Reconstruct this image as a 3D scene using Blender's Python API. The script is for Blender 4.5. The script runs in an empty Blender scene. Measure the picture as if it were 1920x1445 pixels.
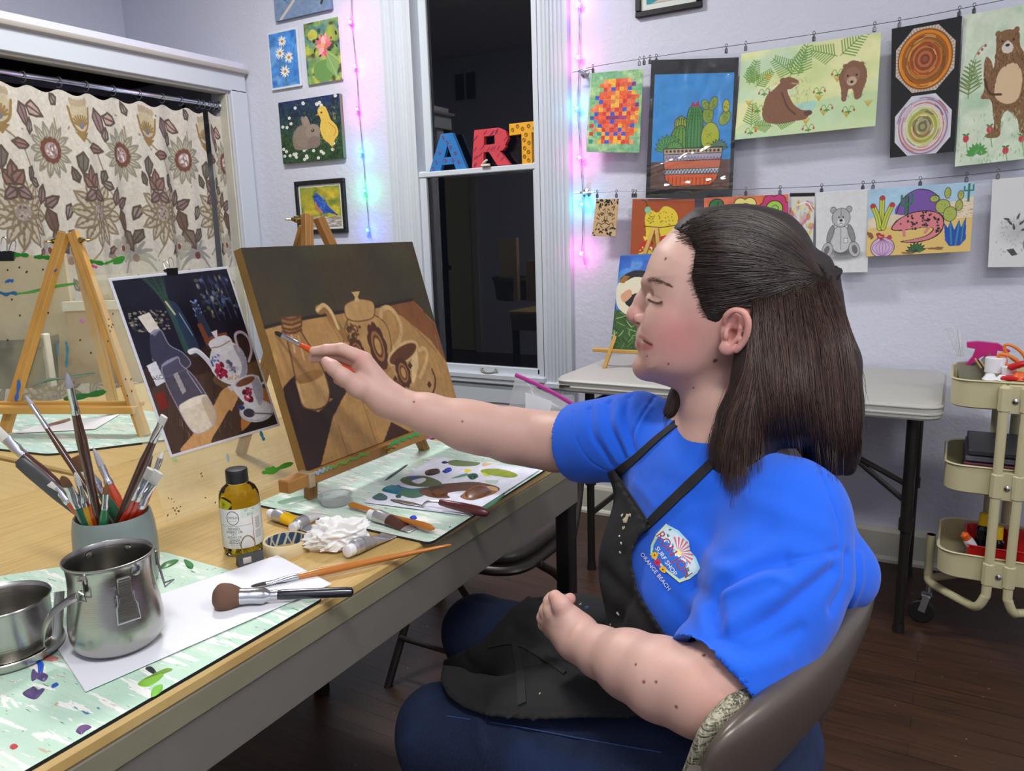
import bpy,math,random
import numpy as np
from mathutils import Vector,Matrix,noise as mnoise
from mathutils.bvhtree import BVHTree
SC=bpy.context.scene
COL=SC.collection
random.seed(7);RNG=np.random.default_rng(7)

# ------------------------------------------------------------------ camera
F_PX=1440.0
YAW,PIT,ROLL=-0.527022,0.192723,-0.0305395
CAM=np.array([0.0,0.0,1.25])
_cy,_sy=math.cos(YAW),math.sin(YAW)
CW=np.array([_sy*math.cos(PIT),_cy*math.cos(PIT),-math.sin(PIT)])
_r=np.array([_cy,-_sy,0.0]);_u=np.cross(_r,CW)
CR=math.cos(ROLL)*_r + math.sin(ROLL)*_u
CU=-math.sin(ROLL)*_r + math.cos(ROLL)*_u
cam_d=bpy.data.cameras.new('camera');cam_o=bpy.data.objects.new('camera',cam_d);COL.objects.link(cam_o)
cam_d.sensor_width=36.0;cam_d.lens=F_PX/1920*36.0;cam_d.clip_start=0.02;cam_d.clip_end=60
cam_o.matrix_world=Matrix(((CR[0],CU[0],-CW[0],CAM[0]),(CR[1],CU[1],-CW[1],CAM[1]),(CR[2],CU[2],-CW[2],CAM[2]),(0,0,0,1)))
SC.camera=cam_o
# ------------------------------------------------------------------ world (night outside) and exposure
wd=bpy.data.worlds.new('night');SC.world=wd;wd.use_nodes=True
wd.node_tree.nodes['Background'].inputs[0].default_value=(0.012,0.014,0.022,1)
wd.node_tree.nodes['Background'].inputs[1].default_value=0.3
SC.view_settings.view_transform='Standard';SC.view_settings.look='None'
SC.view_settings.gamma=1.0;SC.view_settings.use_curve_mapping=False
SC.view_settings.exposure=-0.08
SC.cycles.use_denoising=True
SC.cycles.max_bounces=8;SC.cycles.transparent_max_bounces=16
SC.cycles.caustics_reflective=False;SC.cycles.caustics_refractive=False
# ------------------------------------------------------------------ room lights (ceiling fixtures hold these)
CEIL=3.1
def area(name,loc,sx,sy,power,col):
    d=bpy.data.lights.new(name,'AREA');d.shape='RECTANGLE';d.size=sx;d.size_y=sy;d.energy=power;d.color=col
    o=bpy.data.objects.new(name,d);o.location=loc;COL.objects.link(o);return o
LAMPS=[((-2.1,1.85),(0.60,0.24),50),((0.45,-0.30),(1.15,0.28),42),((1.5,1.0),(1.15,0.28),24)]  # the last light is added to brighten the right wall
for (lx,ly),(sx,sy),p in LAMPS:
    area('ceiling_lamp_light',(lx,ly,CEIL-0.085),sx,sy,p,(1.0,0.985,0.965))

# ------------------------------------------------------------------ pixel helpers: a photo pixel meets a real plane of the room
def ray(x,y): return CR*(x-960)/F_PX - CU*(y-722.5)/F_PX + CW
def at_plane(x,y,n,p0):
    n=np.array(n,float);d=ray(x,y);return CAM + d*((np.array(p0,float)-CAM)@n/(d@n))
TZ=0.80
WY=3.062
def at_wall(x,y,Y=WY): return at_plane(x,y,(0,1,0),(0,Y,0))
def at_z(x,y,z=TZ): return at_plane(x,y,(0,0,1),(0,0,z))
def at_x(x,y,X): return at_plane(x,y,(1,0,0),(X,0,0))
def at_depth(x,y,t): return CAM + ray(x,y)*t

# ------------------------------------------------------------------ colours and materials
def lin(c):
    if isinstance(c,str):
        c=c.lstrip('#');c=[int(c[i:i+2],16)/255 for i in (0,2,4)]
    return tuple(x/12.92 if x<=0.04045 else ((x+0.055)/1.055)**2.4 for x in c[:3])
_mats={}
def mat(name,color,rough=0.5,metal=0.0,**k):
    if name in _mats: return _mats[name]
    m=bpy.data.materials.new(name);m.use_nodes=True;_mats[name]=m
    nt=m.node_tree;b=nt.nodes['Principled BSDF']
    c=lin(color) if color is not None else (1,1,1)
    b.inputs['Base Color'].default_value=(*c,1);b.inputs['Roughness'].default_value=rough;b.inputs['Metallic'].default_value=metal
    for kk,v in k.items():
        if kk in ('vary','bump','attr','scale','sss'): continue
        b.inputs[kk.replace('_',' ')].default_value=v
    tc=nt.nodes.new('ShaderNodeTexCoord')
    src=None
    if k.get('attr'):
        a=nt.nodes.new('ShaderNodeAttribute');a.attribute_name='Col';src=a.outputs['Color']
    if k.get('vary'):
        n=nt.nodes.new('ShaderNodeTexNoise');n.inputs['Scale'].default_value=k.get('scale',12);n.inputs['Detail'].default_value=5
        nt.links.new(tc.outputs['Object'],n.inputs['Vector'])
        mr=nt.nodes.new('ShaderNodeMapRange');mr.inputs['From Min'].default_value=.3;mr.inputs['From Max'].default_value=.7
        mr.inputs['To Min'].default_value=1-k['vary'];mr.inputs['To Max'].default_value=1+k['vary']*.6
        nt.links.new(n.outputs['Fac'],mr.inputs['Value'])
        mx=nt.nodes.new('ShaderNodeMix');mx.data_type='RGBA';mx.blend_type='MULTIPLY';mx.inputs[0].default_value=1
        if src: nt.links.new(src,mx.inputs[6])
        else: mx.inputs[6].default_value=(*c,1)
        nt.links.new(mr.outputs[0],mx.inputs[7]);src=mx.outputs[2]
    if src: nt.links.new(src,b.inputs['Base Color'])
    if k.get('bump'):
        bs,bd=k['bump']
        n=nt.nodes.new('ShaderNodeTexNoise');n.inputs['Scale'].default_value=bs;n.inputs['Detail'].default_value=4
        nt.links.new(tc.outputs['Object'],n.inputs['Vector'])
        bp=nt.nodes.new('ShaderNodeBump');bp.inputs['Strength'].default_value=1;bp.inputs['Distance'].default_value=bd
        nt.links.new(n.outputs['Fac'],bp.inputs['Height']);nt.links.new(bp.outputs[0],b.inputs['Normal'])
    if k.get('sss'):
        b.inputs['Subsurface Weight'].default_value=k['sss'];b.inputs['Subsurface Radius'].default_value=(1,.35,.2);b.inputs['Subsurface Scale'].default_value=.006
    return m
class NT:
    """small node-building helper"""
    def __init__(s,m): s.t=m.node_tree;s.b=s.t.nodes['Principled BSDF']
    def n(s,typ,**k):
        n=s.t.nodes.new(typ)
        for a,v in k.items():
            if a.startswith('i_'): n.inputs[a[2:].replace('_',' ')].default_value=v
            else: setattr(n,a,v)
        return n
    def l(s,a,b): s.t.links.new(a,b)
    def coord(s,scale=(1,1,1),rot=(0,0,0),loc=(0,0,0),src='Object'):
        tc=s.n('ShaderNodeTexCoord');mp=s.n('ShaderNodeMapping')
        mp.inputs['Scale'].default_value=scale;mp.inputs['Rotation'].default_value=rot;mp.inputs['Location'].default_value=loc
        s.l(tc.outputs[src],mp.inputs[0]);return mp.outputs[0]
    def mix(s,fac,a,b,mode='MIX'):
        m=s.n('ShaderNodeMix',data_type='RGBA',blend_type=mode)
        for i,v in ((0,fac),(6,a),(7,b)):
            if hasattr(v,'is_linked') or hasattr(v,'links'): s.l(v,m.inputs[i])
            elif i==0: m.inputs[0].default_value=v
            else: m.inputs[i].default_value=(*lin(v),1) if isinstance(v,str) else (*v[:3],1)
        return m.outputs[2]
    def ramp(s,v,a,b):
        r=s.n('ShaderNodeMapRange',clamp=True);r.inputs['From Min'].default_value=a;r.inputs['From Max'].default_value=b
        s.l(v,r.inputs['Value']);return r.outputs[0]
    def noise(s,vec,scale,detail=4,rough=.55,dist=0.0):
        n=s.n('ShaderNodeTexNoise');n.inputs['Scale'].default_value=scale;n.inputs['Detail'].default_value=detail
        n.inputs['Roughness'].default_value=rough;n.inputs['Distortion'].default_value=dist
        s.l(vec,n.inputs['Vector']);return n.outputs['Fac']
    def bump(s,h,dist,strength=1):
        b=s.n('ShaderNodeBump');b.inputs['Distance'].default_value=dist;b.inputs['Strength'].default_value=strength
        s.l(h,b.inputs['Height']);s.l(b.outputs[0],s.b.inputs['Normal'])

# ------------------------------------------------------------------ object helpers
def setp(o,label=None,cat=None,group=None,kind=None):
    if label: o['label']=label
    if cat: o['category']=cat
    if group: o['group']=group
    if kind: o['kind']=kind
    return o
def thing(name,label,cat,loc=(0,0,0),rotz=0,group=None):
    o=bpy.data.objects.new(name,None);COL.objects.link(o);o.location=loc;o.rotation_euler=(0,0,rotz);o.empty_display_size=.05
    return setp(o,label,cat,group)
class MB:
    """collects shapes into one mesh"""
    def __init__(s): s.v=[];s.f=[];s.mi=[];s.m=0;s.col=None
    def add(s,V,Fs):
        o=len(s.v);s.v.extend([tuple(map(float,p)) for p in V]);s.f.extend([tuple(i+o for i in f) for f in Fs]);s.mi.extend([s.m]*len(Fs));return s
    def box(s,c,size,R=None,bev=0.0):
        hx,hy,hz=[x/2 for x in size];c=np.array(c,float)
        if bev>0:
            b=min(bev,hx*.9,hy*.9,hz*.9);V=[]
            for sx in (-1,1):
                for sy in (-1,1):
                    for sz in (-1,1):
                        V+=[(sx*hx,sy*(hy-b),sz*(hz-b)),(sx*(hx-b),sy*hy,sz*(hz-b)),(sx*(hx-b),sy*(hy-b),sz*hz)]
            idx=lambda a,b_,c_,k: ((a*2+b_)*2+c_)*3+k
            Fs=[]
            for a in (0,1):
                Fs.append([idx(a,0,0,0),idx(a,0,1,0),idx(a,1,1,0),idx(a,1,0,0)][::(1 if a==0 else -1)])
                Fs.append([idx(0,a,0,1),idx(1,a,0,1),idx(1,a,1,1),idx(0,a,1,1)][::(1 if a==0 else -1)])
                Fs.append([idx(0,0,a,2),idx(0,1,a,2),idx(1,1,a,2),idx(1,0,a,2)][::(1 if a==0 else -1)])
            for a in (0,1):
                for b_ in (0,1):
                    Fs.append([idx(a,b_,0,0),idx(a,b_,0,1),idx(a,b_,1,1),idx(a,b_,1,0)])
                    Fs.append([idx(a,0,b_,0),idx(a,0,b_,2),idx(a,1,b_,2),idx(a,1,b_,0)])
                    Fs.append([idx(0,a,b_,1),idx(0,a,b_,2),idx(1,a,b_,2),idx(1,a,b_,1)])
                    for c_ in (0,1): Fs.append([idx(a,b_,c_,0),idx(a,b_,c_,1),idx(a,b_,c_,2)])
        else:
            V=[(x*hx,y*hy,z*hz) for x in (-1,1) for y in (-1,1) for z in (-1,1)]
            Fs=[(0,1,3,2),(4,6,7,5),(0,4,5,1),(2,3,7,6),(0,2,6,4),(1,5,7,3)]
        V=np.array(V)
        if R is not None: V=V@np.array(R).T
        return s.add(V+c,Fs)
    def bar(s,p0,p1,w,h,up=(0,0,1),bev=0.0):
        """rectangular bar from p0 to p1, width w sideways, h along up"""
        p0=np.array(p0,float);p1=np.array(p1,float);d=p1-p0;L=np.linalg.norm(d);x=d/L
        up=np.array(up,float);y=np.cross(up,x);y /= np.linalg.norm(y);z=np.cross(x,y)
        return s.box((p0+p1)/2,(L,w,h),np.stack([x,y,z],1),bev)
    def tube(s,pts,r,n=10,caps=True,flat=None,up=(0,0,1),closed=False):
        P=np.array(pts,float);N=len(P);r=np.full(N,r,float) if np.isscalar(r) else np.array(r,float)
        f=np.full(N,1.0) if flat is None else (np.full(N,flat,float) if np.isscalar(flat) else np.array(flat,float))
        T=np.roll(P,-1,0)-np.roll(P,1,0) if closed else np.gradient(P,axis=0)
        T /= np.linalg.norm(T,axis=1)[:,None]+1e-12
        u=np.array(up,float);u=u-T[0]*(u@T[0])
        if np.linalg.norm(u)<1e-3: u=np.array([1.,0,0]);u=u-T[0]*(u@T[0])
        u /= np.linalg.norm(u);V=[]
        a=np.linspace(0,2*np.pi,n,endpoint=False)
        for i in range(N):
            u=u-T[i]*(u@T[i]);u /= np.linalg.norm(u)+1e-12;w=np.cross(T[i],u)
            V.extend(P[i]+r[i]*(np.cos(a)[:,None]*w + f[i]*np.sin(a)[:,None]*u))
        Fs=[]
        for i in range(N if closed else N-1):
            j=(i+1)%N
            for k in range(n): Fs.append((i*n+k,i*n+(k+1)%n,j*n+(k+1)%n,j*n+k))
        if caps and not closed: Fs.append(tuple(range(n))[::-1]);Fs.append(tuple((N-1)*n+k for k in range(n)))
        return s.add(V,Fs)
    def lathe(s,prof,n=48,c=(0,0,0),axis=None,cap0=False,cap1=False,sx=1,sy=1):
        """prof: (radius, height) list"""
        a=np.linspace(0,2*np.pi,n,endpoint=False);V=[]
        for r,h in prof: V.extend(np.stack([r*np.cos(a)*sx,r*np.sin(a)*sy,np.full(n,h)],1))
        V=np.array(V);m=len(prof);Fs=[]
        for i in range(m-1):
            for k in range(n): Fs.append((i*n+k,i*n+(k+1)%n,(i+1)*n+(k+1)%n,(i+1)*n+k))
        if cap0: Fs.append(tuple(range(n))[::-1])
        if cap1: Fs.append(tuple((m-1)*n+k for k in range(n)))
        if axis is not None: V=V@basis(axis).T
        return s.add(V+np.array(c,float),Fs)
    def prism(s,poly,h,M=None):
        """poly in xy extruded along z by h; M maps local to world (3x4 or fn)"""
        n=len(poly);V=[(x,y,0) for x,y in poly]+[(x,y,h) for x,y in poly]
        Fs=[tuple(range(n))[::-1],tuple(range(n,2*n))]+[(i,(i+1)%n,n+(i+1)%n,n+i) for i in range(n)]
        V=np.array(V,float)
        if M is not None: V=M(V) if callable(M) else V@M[:,:3].T+M[:,3]
        return s.add(V,Fs)
    def grid(s,G):
        """G: (ny, nx, 3) array"""
        ny,nx=G.shape[:2];Fs=[(j*nx+i,j*nx+i+1,(j+1)*nx+i+1,(j+1)*nx+i) for j in range(ny-1) for i in range(nx-1)]
        return s.add(G.reshape(-1,3),Fs)
    def build(s,name,m=None,parent=None,smooth=True,label=None,cat=None,group=None,kind=None,angle=35,world=True,recalc=True):
        me=bpy.data.meshes.new(name)
        V=np.array(s.v,float)
        o=bpy.data.objects.new(name,me);COL.objects.link(o)
        off=np.zeros(3)
        if parent is None:
            lo,hi=V.min(0),V.max(0);off=np.array([(lo[0]+hi[0])/2,(lo[1]+hi[1])/2,lo[2]]);V=V-off;o.location=off
        me.from_pydata(V.tolist(),[],s.f);me.update()
        ms=m if isinstance(m,(list,tuple)) else [m]
        for q in ms:
            if q: me.materials.append(q)
        if len(ms)>1: me.polygons.foreach_set('material_index',s.mi)
        if recalc:
            import bmesh
            b=bmesh.new();b.from_mesh(me);bmesh.ops.recalc_face_normals(b,faces=b.faces);b.to_mesh(me);b.free()
        if smooth:
            me.polygons.foreach_set('use_smooth',[True]*len(me.polygons));me.set_sharp_from_angle(angle=math.radians(angle))
        if parent is not None:
            o.parent=parent;o.matrix_parent_inverse=parent_inv(parent) if world else Matrix()
        setp(o,label,cat,group,kind)
        return o
def parent_inv(p):
    return Matrix() if p.parent else Matrix.LocRotScale(p.location,p.rotation_euler,p.scale).inverted()
def basis(z,up=(0,0,1)):
    z=np.array(z,float);z /= np.linalg.norm(z);u=np.array(up,float)
    if abs(z@u)>.99: u=np.array([0,1.,0])
    x=np.cross(u,z);x /= np.linalg.norm(x);return np.stack([x,np.cross(z,x),z],1)
def dup(root,loc=None,rotz=None,label=None,group=None):
    r=root.copy();COL.objects.link(r)
    if loc is not None: r.location=loc
    if rotz is not None: r.rotation_euler=(0,0,rotz)
    if label: r['label']=label
    if group: r['group']=group
    for ch in list(root.children):
        c=ch.copy();COL.objects.link(c);c.parent=r
        for g in list(ch.children):
            d=g.copy();COL.objects.link(d);d.parent=c
    return r
def spline(pts,n=40,closed=False):
    """Catmull-Rom through pts (any dimension)"""
    P=np.array(pts,float);m=len(P)
    if closed: Q=np.vstack([P[-1],P,P[0],P[1]]);segs=m
    else: Q=np.vstack([2*P[0]-P[1],P,2*P[-1]-P[-2]]);segs=m-1
    out=[]
    for t in np.linspace(0,segs,n,endpoint=not closed):
        i=min(int(t),segs-1);u=t-i;a,b,c,d=Q[i:i+4]
        out.append(.5*((2*b)+(-a+c)*u+(2*a-5*b+4*c-d)*u*u+(-a+3*b-3*c+d)*u**3))
    return np.array(out)

# ------------------------------------------------------------------ pictures: drawn strokes stored as per-vertex paint colours on real sheets
def rgb(c):
    if isinstance(c,str): c=c.lstrip('#');return np.array([int(c[i:i+2],16)/255 for i in (0,2,4)])
    return np.array(c,float)
def vnoise(W,H,sx,sy,rng=RNG):
    gx,gy=max(2,int(W/sx)+2),max(2,int(H/sy)+2);g=rng.random((gy,gx))
    x=np.linspace(0,gx-1.001,W);y=np.linspace(0,gy-1.001,H);xi=x.astype(int);yi=y.astype(int)
    fx=x-xi;fy=(y-yi)[:,None];fx=fx*fx*(3-2*fx);fy=fy*fy*(3-2*fy)
    a=g[yi][:,xi];b=g[yi][:,xi+1];c=g[yi+1][:,xi];d=g[yi+1][:,xi+1]
    return (a*(1-fx)+b*fx)*(1-fy)+(c*(1-fx)+d*fx)*fy
class Pic:
    def __init__(s,W,H,bg):
        s.W,s.H=W,H;s.a=np.ones((H,W,3))*rgb(bg);s.k=W/100.0;s.h=H/s.k
    def _win(s,x0,y0,x1,y1):
        x0=max(0,int(x0*s.k)-1);y0=max(0,int(y0*s.k)-1);x1=min(s.W,int(x1*s.k)+2);y1=min(s.H,int(y1*s.k)+2)
        if x1<=x0 or y1<=y0: return None
        Y,X=np.mgrid[y0:y1,x0:x1];return (slice(y0,y1),slice(x0,x1)),(X+.5)/s.k,(Y+.5)/s.k
    def _put(s,sl,m,c,al=1): m=(m*al)[...,None];s.a[sl]=s.a[sl]*(1-m)+rgb(c)*m
    def ell(s,cx,cy,rx,ry,c,rot=0,al=1,soft=0):
        R=max(rx,ry);w=s._win(cx-R,cy-R,cx+R,cy+R)
        if not w: return
        sl,X,Y=w;t=math.radians(rot);dx,dy=X-cx,Y-cy;u=(dx*math.cos(t)+dy*math.sin(t))/rx;v=(-dx*math.sin(t)+dy*math.cos(t))/ry
        d=np.sqrt(u*u+v*v);e=max(soft,1/(s.k*min(rx,ry)));s._put(sl,np.clip((1-d)/e+.5 if not soft else (1-d)/e,0,1),c,al)
    def poly(s,pts,c,al=1,smooth=False):
        P=spline(pts,len(pts)*6,True) if smooth else np.array(pts,float)
        w=s._win(P[:,0].min(),P[:,1].min(),P[:,0].max(),P[:,1].max())
        if not w: return
        sl,X,Y=w;ins=np.zeros(X.shape,bool);n=len(P)
        for i in range(n):
            x0,y0=P[i];x1,y1=P[(i+1)%n]
            if y0==y1: continue
            c_=(y0>Y) != (y1>Y);ins ^= c_&(X<(x1-x0)*(Y-y0)/(y1-y0)+x0)
        s._put(sl,ins.astype(float),c,al)
    def line(s,pts,w_,c,al=1,smooth=False,closed=False,taper=0):
        P=spline(pts,len(pts)*5,closed) if smooth else np.array(pts,float)
        if closed: P=np.vstack([P,P[:1]])
        n=len(P)-1
        for i in range(n):
            a,b=P[i],P[i+1];ww=w_*(1-taper*i/max(1,n))
            w=s._win(min(a[0],b[0])-ww,min(a[1],b[1])-ww,max(a[0],b[0])+ww,max(a[1],b[1])+ww)
            if not w: continue
            sl,X,Y=w;d=b-a;L=d@d+1e-9;t=np.clip(((X-a[0])*d[0]+(Y-a[1])*d[1])/L,0,1)
            dist=np.hypot(X-a[0]-t*d[0],Y-a[1]-t*d[1]);s._put(sl,np.clip((ww/2-dist)*s.k+.5,0,1),c,al)
    def grad(s,c0,c1,y0=0,y1=None):
        y1=y1 or s.h;t=np.clip(((np.arange(s.H)+.5)/s.k-y0)/(y1-y0),0,1)[:,None,None]
        m=(((np.arange(s.H)+.5)/s.k>=y0)&((np.arange(s.H)+.5)/s.k<=y1+1e9))
        s.a[m]=(rgb(c0)*(1-t)+rgb(c1)*t)[m]*np.ones((1,s.W,1))
    def mottle(s,amp,sc=8,sc2=None):
        n=vnoise(s.W,s.H,sc*s.k,(sc2 or sc)*s.k)*.6+vnoise(s.W,s.H,sc*s.k/3,(sc2 or sc)*s.k/3)*.4
        s.a*=(1+(n-.5)*2*amp)[...,None];s.a=np.clip(s.a,0,1)
    def wash(s,c,sc=20,al=.6,thr=.5,sc2=None):
        n=vnoise(s.W,s.H,sc*s.k,(sc2 or sc)*s.k);m=np.clip((n-thr)*4,0,1)*al;s.a=s.a*(1-m[...,None])+rgb(c)*m[...,None]
    def dabs(s,n,x0,y0,x1,y1,cols,rx,ry,rot=(0,180),al=1):
        for _ in range(n): s.ell(random.uniform(x0,x1),random.uniform(y0,y1),random.uniform(rx*.5,rx),random.uniform(ry*.5,ry),random.choice(cols),random.uniform(*rot),al)
    def leaf(s,x,y,L,w_,ang,c,oc=None,al=1):
        t=math.radians(ang);d=np.array([math.cos(t),math.sin(t)]);n=np.array([-d[1],d[0]]);p=np.array([x,y])
        q=[p,p+d*L*.3+n*w_,p+d*L*.7+n*w_*.7,p+d*L,p+d*L*.7-n*w_*.7,p+d*L*.3-n*w_]
        s.poly(q,c,al)
        if oc: s.line(q,.5,oc,closed=True);s.line([p,p+d*L*.9],.4,oc)
    def fern(s,x,y,L,ang,c,n=9,w_=.9):
        t=math.radians(ang);d=np.array([math.cos(t),math.sin(t)]);nn=np.array([-d[1],d[0]]);p=np.array([x,y]);s.line([p,p+d*L],w_*.7,c)
        for i in range(1,n):
            q=p+d*L*i/n;l=L*.38*(1-i/n*.7)
            for sg in (-1,1): s.line([q,q+d*l*.6+nn*sg*l],w_,c,taper=.0)
    def text(s,txt,x,y,size,c,rot=0,bold=0,sx=1):
        """letters filled from the built-in font's outline triangles; (x, y) is the text centre"""
        cu=bpy.data.curves.new('t','FONT');cu.body=txt;cu.size=size;cu.align_x='CENTER';cu.offset=bold;cu.resolution_u=3
        o=bpy.data.objects.new('t',cu);me=bpy.data.meshes.new_from_object(o)
        V=np.array([v.co[:2] for v in me.vertices]) if me.vertices else np.zeros((0,2));t=math.radians(rot)
        if len(V):
            V=V*[sx,1]-[0,size*.35];R=np.array([[math.cos(t),-math.sin(t)],[math.sin(t),math.cos(t)]]);V=V@R.T;V=V*[1,-1]+[x,y]
            for p in me.polygons: s.poly([V[i] for i in p.vertices],c)
        bpy.data.objects.remove(o);bpy.data.curves.remove(cu);bpy.data.meshes.remove(me)
M_PAINT=lambda: mat('painted_sheet',None,.62,attr=True)
def pic_mesh(name,pic,fn,m,parent=None,smooth=True,**k):
    """grid of pic.W x pic.H vertices at fn(u, v) (u right, v down, 0..1) carrying the drawn colours"""
    W,H=pic.W,pic.H;u=np.linspace(0,1,W)[None,:]*np.ones((H,1));v=np.linspace(0,1,H)[:,None]*np.ones((1,W))
    G=np.stack(fn(u,v),-1).reshape(-1,3) if not isinstance(fn,np.ndarray) else fn.reshape(-1,3)
    off=np.zeros(3);me=bpy.data.meshes.new(name);o=bpy.data.objects.new(name,me);COL.objects.link(o)
    if parent is None: off=G.mean(0);G=G-off;o.location=off
    J,I=np.mgrid[0:H-1,0:W-1];q=np.stack([J*W+I,(J+1)*W+I,(J+1)*W+I+1,J*W+I+1],-1).reshape(-1)
    me.vertices.add(W*H);me.vertices.foreach_set('co',G.reshape(-1));nf=(W-1)*(H-1)
    me.loops.add(nf*4);me.loops.foreach_set('vertex_index',q.astype(np.int32));me.polygons.add(nf)
    me.polygons.foreach_set('loop_start',np.arange(0,nf*4,4,dtype=np.int32));me.update(calc_edges=True)
    me.polygons.foreach_set('use_smooth',np.ones(nf,bool))
    a=np.clip(pic.a,0,1);a=np.where(a<=.04045,a/12.92,((a+.055)/1.055)**2.4)
    at=me.color_attributes.new('Col','FLOAT_COLOR','POINT');at.data.foreach_set('color',np.concatenate([a.reshape(-1,3),np.ones((W*H,1))],1).reshape(-1).astype(np.float32))
    me.materials.append(m)
    if parent is not None: o.parent=parent;o.matrix_parent_inverse=parent_inv(parent)
    setp(o,k.get('label'),k.get('cat'),k.get('group'),k.get('kind'));return o
def quad_fn(TL,TR,BR,BL,off=0.0,curl=None):
    """bilinear sheet between four world corners"""
    TL,TR,BR,BL=[np.array(p,float) for p in (TL,TR,BR,BL)];n=np.cross(TR-TL,BL-TL);n=-n/np.linalg.norm(n)
    def fn(u,v):
        P=[(TL[i]*(1-u)+TR[i]*u)*(1-v)+(BL[i]*(1-u)+BR[i]*u)*v for i in range(3)]
        c=off+(curl(u,v) if curl else 0)
        return [P[i]+n[i]*c for i in range(3)]
    return fn
# ================================================================== ROOM
XL=-3.379
XR,YB,XF,XW,YJ=2.2,-.95,-4.33,-5.7,1.25
M_WALL=mat('lavender_plaster','#D5D8E6',.75,vary=.015,scale=3)
_n=NT(M_WALL);_c=_n.coord((1,1,1));_h=_n.noise(_c,38,5,.6);_n.bump(_h,.004,.8)
M_TRIM=mat('trim_paint','#C9D1D8',.32)
M_TRIM2=mat('aged_cream_trim','#CFCDBE',.45,vary=.08,scale=9)
M_CEIL=mat('ceiling_paint','#DEDDDF',.8)
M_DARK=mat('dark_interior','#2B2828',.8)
def struct(name,mb,m,**k): return mb.build(name,m,kind='structure',**k)
# floor: narrow dark red-brown boards running along x
M_FLOOR=mat('floor_boards','#45291D',.42)
n=NT(M_FLOOR);c=n.coord((1,1,1),src='Object')
br=n.n('ShaderNodeTexBrick',offset=.37,squash=1);br.inputs['Scale'].default_value=1
br.inputs['Brick Width'].default_value=1.15;br.inputs['Row Height'].default_value=.058;br.inputs['Mortar Size'].default_value=.0012;br.inputs['Mortar Smooth'].default_value=.2
br.inputs['Color1'].default_value=(*lin('#3A2619'),1);br.inputs['Color2'].default_value=(*lin('#2A1B12'),1);br.inputs['Mortar'].default_value=(*lin('#100A07'),1);n.l(c,br.inputs['Vector'])
c2=n.coord((2,30,1));g=n.noise(c2,3,5);col=n.mix(n.ramp(g,.35,.75),br.outputs['Color'],'#482E20')
d=n.noise(n.coord((1,1,1)),1.6,4);col=n.mix(n.ramp(d,.55,.8),col,'#4A352A')
sp=n.noise(n.coord((1,1.6,1),(0,0,.6)),46,2,.5);col=n.mix(n.ramp(sp,.76,.78),col,'#9A8A7C');n.l(col,n.b.inputs['Base Color'])
n.bump(br.outputs['Fac'],-.0015)
struct('floor',MB().box(((XR+XW-.3)/2,(YB+3.3)/2,-.05),(XR-XW+.3,3.3-YB+.3,.1)),M_FLOOR,smooth=False)
struct('ceiling',MB().box(((XR+XW)/2,(YB+WY)/2,CEIL+.05),(XR-XW+.3,WY-YB+.3,.1)),M_CEIL,smooth=False)
# window opening in the back wall
WX0,WX1,WZ0,WZ1=-2.275,-1.60,.60,2.62
T=.16
b=MB();yc=WY+T/2
b.box(((XF-.2+WX0)/2,yc,CEIL/2),(WX0-XF+.2,T,CEIL));b.box(((XR+WX1)/2,yc,CEIL/2),(XR-WX1,T,CEIL))
b.box(((WX0+WX1)/2,yc,WZ0/2),(WX1-WX0,T,WZ0));b.box(((WX0+WX1)/2,yc,(CEIL+WZ1)/2),(WX1-WX0,T,CEIL-WZ1))
struct('wall_back',b,M_WALL,smooth=False)
struct('wall_left',MB().box((XF-.05,(YJ+WY)/2,CEIL/2),(.1,WY-YJ,CEIL)).box(((XF+XW)/2,YJ+.05,CEIL/2),(XF-XW,.1,CEIL)).box((XW-.05,(YB+YJ)/2,CEIL/2),(.1,YJ-YB,CEIL)),M_WALL,smooth=False)
struct('wall_right',MB().box((XR+.05,(YB+WY)/2,CEIL/2),(.1,WY-YB,CEIL)),M_WALL,smooth=False)
# wall behind the camera, with an open doorway, seen only in the window glass
DX0,DX1,DH=-4.99,-4.56,2.02
b=MB();b.box(((XW+DX0)/2,YB-.06,CEIL/2),(DX0-XW,.12,CEIL));b.box(((XR+DX1)/2,YB-.06,CEIL/2),(XR-DX1,.12,CEIL));b.box(((DX0+DX1)/2,YB-.06,(CEIL+DH)/2),(DX1-DX0,.12,CEIL-DH))
struct('wall_front',b,M_WALL,smooth=False)
b=MB()
for x0 in (DX0-.07,DX1): b.box((x0+.035,YB+.012,DH/2),(.07,.03,DH))
b.box(((DX0+DX1)/2,YB+.012,DH+.05),(DX1-DX0+.2,.03,.1));struct('trim_1',b,M_TRIM2,smooth=False)
b=MB().box(((DX0+DX1)/2,YB-.06,DH/2),(DX1-DX0-.01,.04,DH-.01),bev=.004);dr=struct('door_1',b,mat('door_paint','#E0DCA8',.5))
MB().lathe([(.0,.0),(.028,.0),(.03,.03),(.02,.05),(0,.052)],20,(DX0+.08,YB-.04,.92),axis=(0,1,0)).build('door_knob',mat('black_metal','#15161A',.35,.6),dr)
b=MB();b.box((-4.63,YB+.01,2.80),(.30,.02,.34));v=struct('trim_2',b,M_TRIM,smooth=False)
b=MB()
for x in (-4.70,-4.56): b.box((x,YB+.022,2.80),(.11,.006,.26))
b.build('vent_slots',M_DARK,v,smooth=False)

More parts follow.
